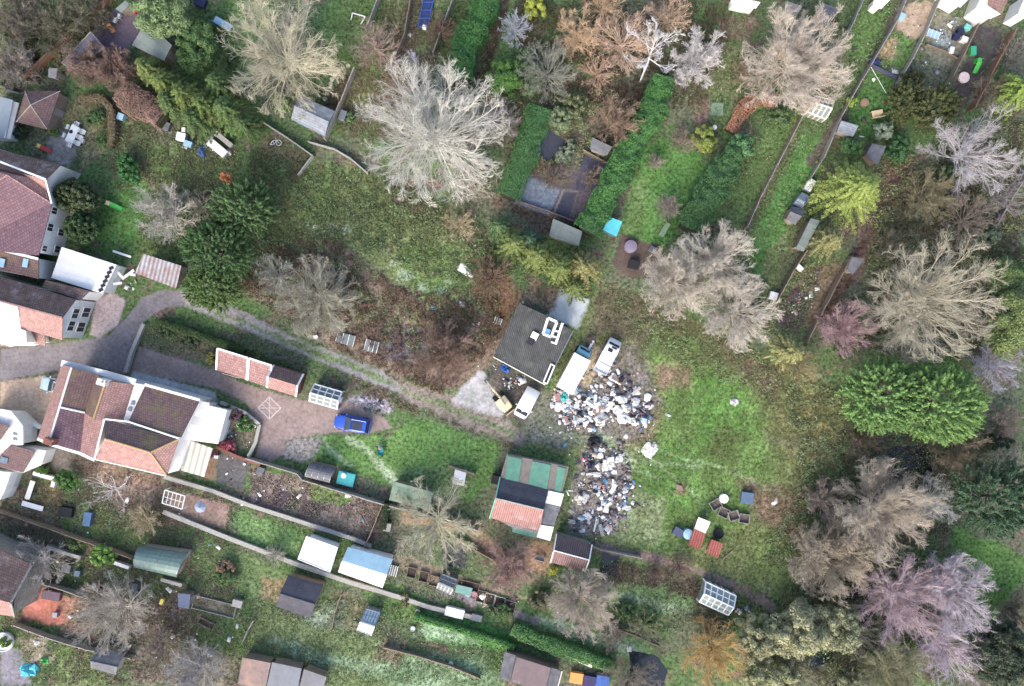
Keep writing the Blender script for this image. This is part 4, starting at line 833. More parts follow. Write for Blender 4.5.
def bare_geo(R, Ht, style, seed, dens=1.0, lean=(0, 0)):
    rng = np.random.default_rng(seed); K0 = 4
    st = dict(radial=(36, .12, .55, .09, .02), spread=(20, .2, .3, .16, .04), dome=(32, .1, .5, .15, .06), birch=(11, .45, .3, .16, .1))[style]
    n1, h0, L, wob, trop = st
    n1 = max(5, int(n1))
    top = np.array([lean[0], lean[1], Ht * (h0 + .3)])
    base = np.zeros(3); tp = np.stack([base + (top - base) * k / K0 + (rng.normal(0, .05 * R * .3, 3) * [1, 1, 0] if 0 < k < K0 else 0) for k in range(K0 + 1)])[None]
    tr = np.linspace(.035 * R + .04, .018 * R + .02, K0 + 1)[None] * (1.3 if style == 'spread' else 1)
    # main limbs
    t = np.linspace(.35 if style != 'birch' else .5, 1, n1); s = np.stack([np.interp(t, np.linspace(0, 1, K0 + 1), tp[0, :, k]) for k in range(3)], 1)
    az = np.arange(n1) * 2.39996 + rng.uniform(0, 6) + rng.normal(0, .12, n1); el = np.linspace(.18, 1.15, n1) + rng.normal(0, .12, n1)
    if style == 'dome': el = np.linspace(.05, 1.3, n1)
    d = np.stack([np.cos(az) * np.cos(el), np.sin(az) * np.cos(el), np.sin(el)], 1)
    ln = np.minimum(R * .93 / np.maximum(np.cos(el), .25), (Ht - s[:, 2]) / np.maximum(np.sin(el), .12)) * rng.uniform(.9, 1.06, n1)
    P1, R1 = grow(s, d, ln, np.full(n1, .014 * R + .015), np.full(n1, .012), 6, wob * .7, trop, rng)
    V0, F0 = tubes(tp, tr); V1, F1 = tubes(P1, R1); trunk = (np.concatenate([V0, V1]), np.concatenate([F0, F1 + len(V0)]))
    m2 = int(7 * dens + 1); c = children(P1, R1, m2, .12, .92, (.2, .62), (.25, .45), rng, .6)
    P2, R2 = grow(*c[:3], np.clip(c[3] * 1.2, .02, .06), np.full(len(c[0]), .014), 4, wob, trop, rng)
    m3 = int(4.2 * dens + 1); c = children(P2, R2, m3, .15, 1, (.3, .8), (.35, .65), rng, .7)
    P3, R3 = grow(*c[:3], np.clip(c[3], .015, .03), np.full(len(c[0]), .011), 3, wob, trop * .5, rng)
    m4 = int(6 * dens); c = children(P3, R3, m4, .1, 1, (.3, .9), (.4, .8), rng, .8)
    P4, R4 = grow(*c[:3], np.full(len(c[0]), .011), np.full(len(c[0]), .007), 2, wob, 0, rng)
    for q in (P1, P2, P3, P4):
        x = q[..., 0] - lean[0]; y = q[..., 1] - lean[1]; rr = np.hypot(x, y) + 1e-6; lim = R * .95
        f = np.where(rr > lim, (lim + R * .16 * np.tanh((rr - lim) / (R * .3))) / rr, 1); q[..., 0] = x * f + lean[0]; q[..., 1] = y * f + lean[1]; q[..., 2] = np.maximum(q[..., 2], .05)
    V1, F1 = tubes(P1, R1); trunk = (np.concatenate([V0, V1]), np.concatenate([F0, F1 + len(V0)]))
    V = []; F = []; o = 0; var = []
    for k, (p, r) in enumerate(((P2, R2), (P3, R3), (P4, R4))):
        v, f = tubes(p, r); V.append(v); F.append(f + o); o += len(v); var.append(np.repeat(np.repeat(rng.random(len(p)), p.shape[1] - 1), 6) * (.4 + .3 * k))
    return trunk, (np.concatenate(V), np.concatenate(F), np.clip(np.concatenate(var), 0, 1))
def wide(cr, k):                 # thicken twigs is done through radius, kept for clarity
    return cr
def bare_tree(px, py, rpx, tone, label, style='radial', dens=1.0, hk=None, seed=None, base=None, group=None, cat='tree', name='bare_tree', tone2=None):
    Ht = hk or min(11, rpx * S * 1.05 + 1.2); k = (HC - Ht * .6) / HC; R = rpx * S * k
    c = P(px, py, Ht * .62); lean = (0, 0)
    if base: b = P(base[0], base[1], 0); lean = (c.x - b.x, c.y - b.y); loc = (b.x, b.y, 0)
    else: loc = (c.x, c.y, 0)
    r = T(name, label, cat, loc, 0, group)
    seed = seed or int(px * 7 + py); (tv, tf), (cv, cf, va) = bare_geo(R, Ht, style, seed, dens, lean)
    g_ = sum(tone) / 3; tone = tuple(v * .9 + g_ * .1 for v in tone); c1 = A(*[min(245, v * 1.06) for v in tone]); c2 = A(*(tone2 or tuple(v * .78 for v in tone)))
    key = 'bark_%d_%d_%d' % tuple(int(v) for v in tone)
    m = leafmat('twigs_' + key, c1, c2, .9)
    np_mesh('trunk', tv, tf, m, {'var': ('FLOAT', np.full(len(tv), .15))}, r)
    np_mesh('crown', cv, cf, m, {'var': ('FLOAT', va)}, r)
    return r
def leaves(pts, nr, size, asp, rng):
    n = len(pts); q = nrm(nr + rng.normal(0, .45, (n, 3))); u = nrm(np.cross(q, rng.normal(0, 1, (n, 3)))); w = np.cross(q, u)
    s = (size * rng.uniform(.6, 1.3, n))[:, None]; u = u * s; w = w * s * asp
    V = np.stack([pts - u, pts - w * .9 + u * .1, pts + u, pts + w * .9 + u * .1], 1).reshape(-1, 3)
    return V, np.arange(n * 4).reshape(-1, 4)
def leaf_obj(name, pts, nr, va, size, m, parent, rng, asp=.45):
    V, F = leaves(pts, nr, size, asp, rng); return np_mesh(name, V, F, m, {'var': ('FLOAT', np.repeat(np.clip(va, 0, 1), 4))}, parent)
WOODM = leafmat('dark_wood', A(84, 72, 58), A(66, 56, 46), .9)
def trunk_of(r, h, rad):
    rng = np.random.default_rng(3); P0 = np.zeros((1, 5, 3)); P0[0, :, 2] = np.linspace(0, h, 5); P0[0, 1:4, :2] = rng.normal(0, rad * .4, (3, 2))
    V, F = tubes(P0, np.linspace(rad, rad * .3, 5)[None])
    P1, R1 = grow(np.repeat(P0[:, 2], 7, 0), nrm(rng.normal(0, 1, (7, 3)) * [1, 1, .3] + [0, 0, .5]), np.full(7, h * .5), np.full(7, rad * .4), np.full(7, .02), 3, .15, .05, rng)
    V2, F2 = tubes(P1, R1); np_mesh('trunk', np.concatenate([V, V2]), np.concatenate([F, F2 + len(V)]), WOODM, {'var': ('FLOAT', np.full(len(V) + len(V2), .4))}, r)
def leafy(px, py, rx, ry, rot, c1, c2, label, Ht=None, n=14000, size=.13, lumps=60, lump=.28, plume=False, name='evergreen_tree', cat='tree', group=None, flat=.8):
    if n < 30000: n = int(n * 1.5); lumps = int(lumps * 1.7); lump *= .85
    Ht = Ht or min(10, (rx + ry) / 2 * S * 1.5 + .6); c = P(px, py, Ht * .6); k = (HC - Ht * .6) / HC
    r = T(name, label, cat, (c.x, c.y, 0), 0, group); rng = np.random.default_rng(int(px * 3 + py)); a, b = rx * S * k * .86, ry * S * k * .86; hz = Ht * .46
    q = rng.normal(0, 1, (lumps, 3)); q[:, 2] = np.abs(q[:, 2]) * 1.0 - .25; q = nrm(q) * rng.uniform(.35, 1.0, (lumps, 1)) ** .7
    lc = q * [a, b, hz]; lr = rng.uniform(.6, 1.2, lumps) * lump * (a + b) / 2; i = rng.integers(0, lumps, n); nv = nrm(rng.normal(0, 1, (n, 3)) + [0, 0, .35])
    p = lc[i] + nv * lr[i][:, None] * rng.uniform(.75, 1.05, (n, 1)) * [1, 1, .8]; lv = rng.random(lumps)
    if plume:
        od = nrm(lc / np.array([a, b, hz]) * [1, 1, .7] + [0, 0, .45] + rng.normal(0, .25, lc.shape)); pl = rng.uniform(.5, 1.2, lumps) * lump * 3.2 * (a + b) / 2; t = rng.random(n)
        rad = (pl * .3)[i] * (1 - t) ** .8; p = lc[i] + od[i] * (pl[i] * t)[:, None] + nv * rad[:, None]; nv = nrm(nv + od[i]); lv = lv * .5; lv_t = .5 * (1 - t)
    ra = -math.radians(rot); M = np.array([[math.cos(ra), -math.sin(ra), 0], [math.sin(ra), math.cos(ra), 0], [0, 0, 1]])
    p = p @ M.T; p[:, 2] += Ht * .54; p[:, 2] = np.maximum(p[:, 2], .1)
    va = (.5 * lv[i] + .5 * rng.random(n)) if not plume else (.6 * lv[i] + lv_t + .3 * rng.random(n))
    B_ = lambda q: tuple(min(235, v * 1.1 + 4) for v in q); m = leafmat('leaves_%d_%d_%d' % tuple(c1), A(*B_(c1)), A(*B_(c2)), .65)
    leaf_obj('crown', p, nv, va, size, m, r, rng); trunk_of(r, Ht * .75, .05 + .025 * (a + b)); return r
def conifer(px, py, rpx, c1, c2, label, Ht=None, nb=90, n=120, size=.12, star=True, name='conifer_tree', tilt=0, group=None, wd=.16):
    Ht = Ht or min(13, rpx * S * 2.0 + 1); c = P(px, py, Ht * .5); R = rpx * S * (HC - Ht * .45) / HC
    r = T(name, label, 'tree', (c.x, c.y, 0), 0, group); rng = np.random.default_rng(int(px * 5 + py))
    h = np.sort(rng.uniform(.08, 1, nb)) ** .85; az = np.arange(nb) * 2.39996 + rng.normal(0, .2, nb); L = R * (1 - h * .97) ** .62 * rng.uniform(.82, 1.08, nb) + .12
    t = rng.random((nb, n)) ** .7; w = wd * R * (1 - t * .75) * (L / R)[:, None] ** .5; lat = rng.uniform(-1, 1, (nb, n)) * w
    dx, dy = np.cos(az)[:, None], np.sin(az)[:, None]; rr = L[:, None] * t
    x = dx * rr - dy * lat; y = dy * rr + dx * lat; z = (h * Ht)[:, None] + L[:, None] * (.25 * t - .45 * t * t) - np.abs(lat) * .35 + rng.normal(0, .05, (nb, n))
    p = np.stack([x, y, np.maximum(z, .08)], -1).reshape(-1, 3); nv = np.stack([dx * .5 + 0 * t, dy * .5 + 0 * t, 1 + 0 * t], -1).reshape(-1, 3)
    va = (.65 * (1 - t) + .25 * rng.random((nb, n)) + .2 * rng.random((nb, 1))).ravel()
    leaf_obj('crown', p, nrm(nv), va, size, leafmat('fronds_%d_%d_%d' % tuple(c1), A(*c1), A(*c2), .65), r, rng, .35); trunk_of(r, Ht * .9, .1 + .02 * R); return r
def hedge(pts, w, h, c1, c2, label, n=None, size=.1, name='hedge', lump=.18):
    q = [P(x, y, h) for x, y in pts]; seg = [(q[i + 1] - q[i]).length for i in range(len(q) - 1)]; Lt = sum(seg); W = w * S * .95
    g = sum(q, Vector()) / len(q); r = T(name, label, 'hedge', (g.x, g.y, 0)); rng = np.random.default_rng(int(pts[0][0] + pts[0][1] * 3)); n = n or int(Lt * (W + 2 * h * .8) * 210)
    s = rng.random(n) * Lt; cum = np.cumsum([0] + seg); i = np.clip(np.searchsorted(cum, s) - 1, 0, len(seg) - 1); f = (s - cum[i]) / np.array(seg)[i]
    qa = np.array([list(v) for v in q]); a = qa[i]; b = qa[i + 1]; c = a + (b - a) * f[:, None]; d = nrm(b - a); nn = np.stack([-d[:, 1], d[:, 0], 0 * s], 1)
    fr_ = W / (W + 2 * h * .6); tp = rng.random(n) < max(fr_, .6)
    u = np.where(tp, rng.uniform(-1, 1, n), np.sign(rng.normal(0, 1, n))); v = np.where(tp, 1 - .12 * np.abs(u) ** 4, rng.uniform(-.8, .95, n))
    bump = fbm(s * 10 + pts[0][0], u * 12 + 50, 11, 5, 3) - .5; wv = fbm(s * 10 + pts[0][1], 0 * s, 26, 8, 2) - .5; W = W * (1 + wv * .5)
    p = c + nn * (u * W / 2 * (1 + bump * .9))[:, None]; p[:, 2] = h * (.45 + .55 * v) * (1 + bump * .35 * (lump / .18)) + rng.normal(0, .04, n) - .0; p[:, 2] = np.maximum(p[:, 2], .05)
    p -= [g.x, g.y, 0]; nv = nrm(nn * u[:, None] + np.array([0, 0, 1.]) * (np.abs(v) + .2)[:, None])
    leaf_obj('foliage', p, nv, .5 * rng.random(n) + .5 * np.clip(.5 + bump * 1.6, 0, 1), size, leafmat('hedge_%d_%d_%d' % tuple(c1), A(*[v * 1.08 for v in c1]), A(*[v * 1.08 for v in c2]), .6), r, rng, .55)
    m = MB(); k = S * (HC - h * .7) / HC
    poly = strip(pts, w * .62); c = [((x - 512) * S * (HC - h) / HC, (343 - y) * S * (HC - h) / HC) for x, y in poly]
    np_core = MB(); nn_ = len(pts)
    for j in range(nn_ - 1): np_core.prism([c[j], c[j + 1], c[2 * nn_ - 2 - j], c[2 * nn_ - 1 - j]], 0, h * .72 - j * .003)
    np_core.build('stems', mat('hedge_core', A(64, 66, 46), A(48, 48, 36), 5, bump=.4), r); return r  # solid dark core added inside so the foliage is not see-through
W1 = (208, 200, 178)
BT = [ # x, y, r, tone, label, style, dens
 (284, 55, 58, (204, 196, 164), 'large round bare tree with olive cream twigs beside the stepping stones', 'radial', 1.25),
 (432, 132, 74, (220, 216, 202), 'largest bare tree, whitish branches, above the overgrown grass clearing', 'radial', 1.4),
 (376, 46, 27, (180, 154, 138), 'small pinkish bare tree below the white goal frame', 'dome', .8),
 (398, 84, 20, (178, 150, 126), 'thin pinkish tan bare shrub touching the largest white bare tree', 'dome', .7),
 (515, 29, 17, (190, 194, 204), 'small silvery bare tree beside the dark path at the top', 'dome', .8),
 (548, 72, 30, (150, 152, 136), 'grey green bare tree left of the orange bare trees', 'radial', .95),
 (577, 34, 25, (226, 190, 146), 'leftmost orange bare tree at the top, rounded crown', 'dome', 1.0),
 (624, 42, 32, (216, 182, 152), 'peach coloured bare tree in the middle of the orange clump', 'radial', .95),
 (603, 6, 23, (214, 180, 138), 'orange bare tree cut by the top edge', 'dome', .9),
 (668, 16, 24, (212, 180, 146), 'peach bare tree behind the white trunked birch', 'dome', .85),
 (598, 72, 22, (206, 170, 140), 'small peach bare shrub under the orange clump', 'dome', .7),
 (655, 40, 34, (240, 236, 232), 'white trunked birch leaning up from the head of the laurel hedge', 'birch', 1.15),
 (699, 58, 29, (218, 212, 208), 'white twigged bare tree drooping right of the birch', 'spread', 1.5),
 (617, 120, 26, (166, 138, 112), 'dense tan brown dome of twigs left of the laurel hedge', 'dome', 1.1),
 (795, 62, 52, (220, 204, 184), 'round bare tree with dense straight cream branches at top right', 'radial', 1.5),
 (676, 282, 37, (214, 202, 182), 'cream bare tree beside the patio, left of a group of three', 'radial', 1.3),
 (714, 260, 41, (222, 210, 190), 'cream bare tree, top one of the group of three by the patio', 'radial', 1.3),
 (738, 312, 38, (216, 206, 188), 'cream bare tree, lowest of the group of three by the patio', 'radial', 1.2),
 (655, 162, 10, (160, 146, 132), 'tiny bare shrub in the middle of the bright lawn', 'dome', .6),
 (668, 207, 13, (164, 146, 138), 'small bare fruit tree by the green bench on the bright lawn', 'dome', .8),
 (682, 142, 13, (158, 138, 120), 'small brown bare shrub at the top of the bright lawn', 'dome', .7),
 (166, 214, 32, (196, 190, 176), 'pale grey bare tree right of the plastic slide lawn', 'dome', 1.1),
 (200, 206, 17, (176, 168, 148), 'small bare shrub between the pale grey tree and the dark conifers', 'dome', .7),
 (318, 298, 41, (176, 172, 150), 'olive grey bare tree beside the lane bend', 'radial', 1.2),
 (276, 275, 24, (150, 154, 144), 'grey green bare tree right of the lower dark conifer', 'dome', .9),
 (970, 152, 50, (206, 198, 198), 'lilac grey bare tree below the tarmac yard', 'spread', 1.2),
 (922, 292, 66, (206, 196, 166), 'large olive cream bare tree with fanning limbs at the right', 'radial', 1.35),
 (846, 328, 30, (198, 158, 160), 'pink twigged bare tree beside the dark evergreen mass', 'dome', 1.1),
 (930, 196, 28, (166, 154, 112), 'tan and green bare tree right of the yellow conifer', 'dome', 1.0),
 (968, 220, 30, (160, 142, 124), 'brown grey bare tree above the large fanning bare tree', 'spread', 1.0),
 (1004, 196, 26, (158, 150, 146), 'grey bare tree along the right edge by the pale fence', 'spread', .9),
 (992, 366, 28, (186, 182, 198), 'lilac white bare tree above the right edge of the big evergreen', 'spread', 1.1),
 (1004, 425, 20, (160, 142, 128), 'small brown bare tree at the right edge below the big evergreen', 'dome', .8),
 (880, 508, 50, (206, 190, 168), 'broad bare tree overhanging the stream below the big evergreen', 'radial', 1.5),
 (825, 498, 22, (178, 160, 142), 'brown bare thicket tree at the right end of the field', 'dome', 1.3),
 (828, 558, 40, (190, 174, 148), 'brown olive bare tree at the lower right corner of the field', 'radial', 1.5),
 (934, 500, 26, (190, 192, 186), 'grey bare tree between the dark evergreen and the broad bare tree', 'dome', .9),
 (903, 600, 46, (212, 184, 188), 'pinkish bare tree left of a lilac pair', 'radial', 1.2),
 (950, 590, 40, (216, 202, 212), 'pale lilac bare tree beside the bright green clearing', 'radial', 1.3),
 (948, 648, 35, (212, 192, 206), 'lilac bare tree near the bottom right', 'radial', 1.1),
 (888, 672, 38, (164, 162, 120), 'olive yellow bare tree at the bottom edge right', 'radial', 1.2),
 (582, 600, 35, (198, 182, 164), 'grey brown bare tree just below the white edged garage', 'radial', 1.2),
 (715, 654, 36, (212, 172, 96), 'golden orange bare tree at the bottom right', 'dome', 1.1),
 (630, 686, 34, (150, 138, 118), 'brown bare tree at the bottom edge beside the dark pond', 'dome', 1.0),
 (645, 628, 18, (160, 164, 112), 'small yellow green bare tree beside the golden orange tree', 'spread', .8),
 (437, 524, 48, (196, 192, 158), 'large pale green cream bare tree above the white sheds', 'spread', 1.25),
 (508, 566, 30, (178, 140, 130), 'pinkish brown bare tree left of the white edged garage', 'dome', 1.0),
 (114, 490, 30, (216, 206, 204), 'thin white birch below the rambling tiled house', 'birch', .55),
 (38, 562, 30, (190, 180, 172), 'pale bare tree over the wall of the lower left house', 'spread', 1.0),
 (112, 610, 38, (198, 188, 172), 'bare tree with fanning grey limbs right of the red patio', 'radial', 1.0),
 (196, 672, 34, (182, 176, 170), 'pale grey bare tree at the bottom edge', 'dome', 1.0),
 (145, 520, 18, (200, 184, 140), 'small straw coloured bare shrub above the barrel shaped shed', 'dome', .9),
 (446, 354, 34, (156, 126, 108), 'russet bramble mound left of the concrete yard', 'dome', 1.2),
 (460, 224, 18, (190, 172, 132), 'small straw coloured shrub at the foot of the largest bare tree', 'dome', .8),
 (492, 278, 24, (150, 118, 96), 'russet thicket left of the workshop roof', 'dome', .9),
 (16, 20, 30, (134, 124, 106), 'brown bare thicket tree in the top left corner', 'dome', 1.0),
 (56, 28, 30, (130, 126, 98), 'olive bare thicket tree left of the brown fence', 'dome', 1.0),
 (16, 66, 27, (154, 142, 130), 'pale brown bare tree at the left edge above the summerhouse', 'dome', 1.0),
 (84, 10, 24, (122, 120, 94), 'olive bare tree at the top end of the brown fence', 'dome', .9),
 (498, 120, 24, (164, 154, 150), 'grey bare shrub squeezed between the largest bare tree and the clipped hedge', 'dome', .9),
 (470, 185, 26, (178, 168, 146), 'straw bare shrub between the largest bare tree and the olive conifers', 'dome', .8),
 (88, 64, 24, (168, 138, 120), 'left one of two brown beech mounds below the dark shed', 'dome', 1.5),
 (118, 70, 24, (162, 130, 114), 'right one of two brown beech mounds below the toy yard', 'dome', 1.5),
 (988, 92, 20, (140, 126, 108), 'brown bare shrub beside the red brown fence at top right', 'dome', .8),
 (1012, 58, 18, (146, 138, 124), 'small brown shrub above the yellow green conifer at the right edge', 'dome', .7),
 (892, 246, 20, (136, 128, 102), 'small olive bare shrub at the edge of the brown path', 'dome', .8),
 (990, 320, 24, (150, 140, 124), 'small brown bare tree between the fanning bare tree and the right evergreen', 'dome', .8),
 (960, 455, 28, (156, 138, 108), 'tan bare tree under the lower edge of the big evergreen', 'dome', .9),
 (862, 440, 20, (134, 116, 94), 'brown scrub at the field edge left of the stream', 'dome', .8),
 (790, 668, 26, (142, 138, 112), 'grey olive shrub at the bottom beside the golden tree', 'dome', .9),
 (860, 635, 24, (140, 138, 128), 'thin grey bare tree over the lower stream', 'dome', .7),
 (1012, 610, 22, (128, 122, 98), 'dull bare shrub at the right edge of the bright green clearing', 'dome', .8),
 (745, 72, 16, (150, 128, 104), 'brown bare shrub left of the round cream bare tree', 'dome', .7),
 (800, 368, 20, (172, 160, 110), 'straw green bush at the top corner of the field', 'dome', .9),
 (440, 30, 18, (140, 110, 92), 'brown bare shrub left of the dark laurel hedge at the top', 'dome', .6),
 (104, 22, 12, (130, 118, 96), 'small bare shrub at the head of the toy yard fence', 'dome', .6),
 (160, 645, 26, (146, 130, 118), 'brown bare shrub between two garden sheds at the bottom left', 'dome', .8),
 (552, 178, 15, (140, 120, 104), 'brown bare shrub sprawling over the membrane beds, left one', 'dome', .7),
 (592, 178, 13, (150, 128, 110), 'brown bare shrub sprawling over the membrane beds, right one', 'dome', .7),
 (92, 595, 16, (170, 150, 130), 'thin tan shrub over the red patio', 'dome', .6),
 (275, 555, 12, (180, 176, 158), 'small pale bare shrub left of the white sheds', 'dome', .6),
 (610, 636, 16, (140, 126, 112), 'low brown shrub between the two frosty lawns', 'dome', .7),
 (680, 568, 16, (130, 108, 96), 'russet scrub below the dirt track', 'dome', .7),
 (655, 572, 14, (124, 104, 92), 'dark russet scrub beside the small pond', 'dome', .7),
]
for x, y, r_, tn, lb, stl, dn in BT:
    bs = {(655, 40): (640, 82), (922, 292): (915, 330), (112, 610): (140, 606), (699, 58): (688, 75), (878, 510): (868, 520)}.get((x, y))
    low = ('thicket' in lb or 'shrub' in lb or 'mound' in lb or 'scrub' in lb)
    bare_tree(x, y, r_, tn, lb, stl, dn, base=bs, hk=(r_ * S * .9 + .8) if low else None, name='bare_shrub' if 'shrub' in lb or 'scrub' in lb else ('bramble_mound' if 'mound' in lb else 'bare_tree'), cat='shrub' if low else 'tree')
LG1, LG2 = (104, 146, 62), (62, 96, 42)
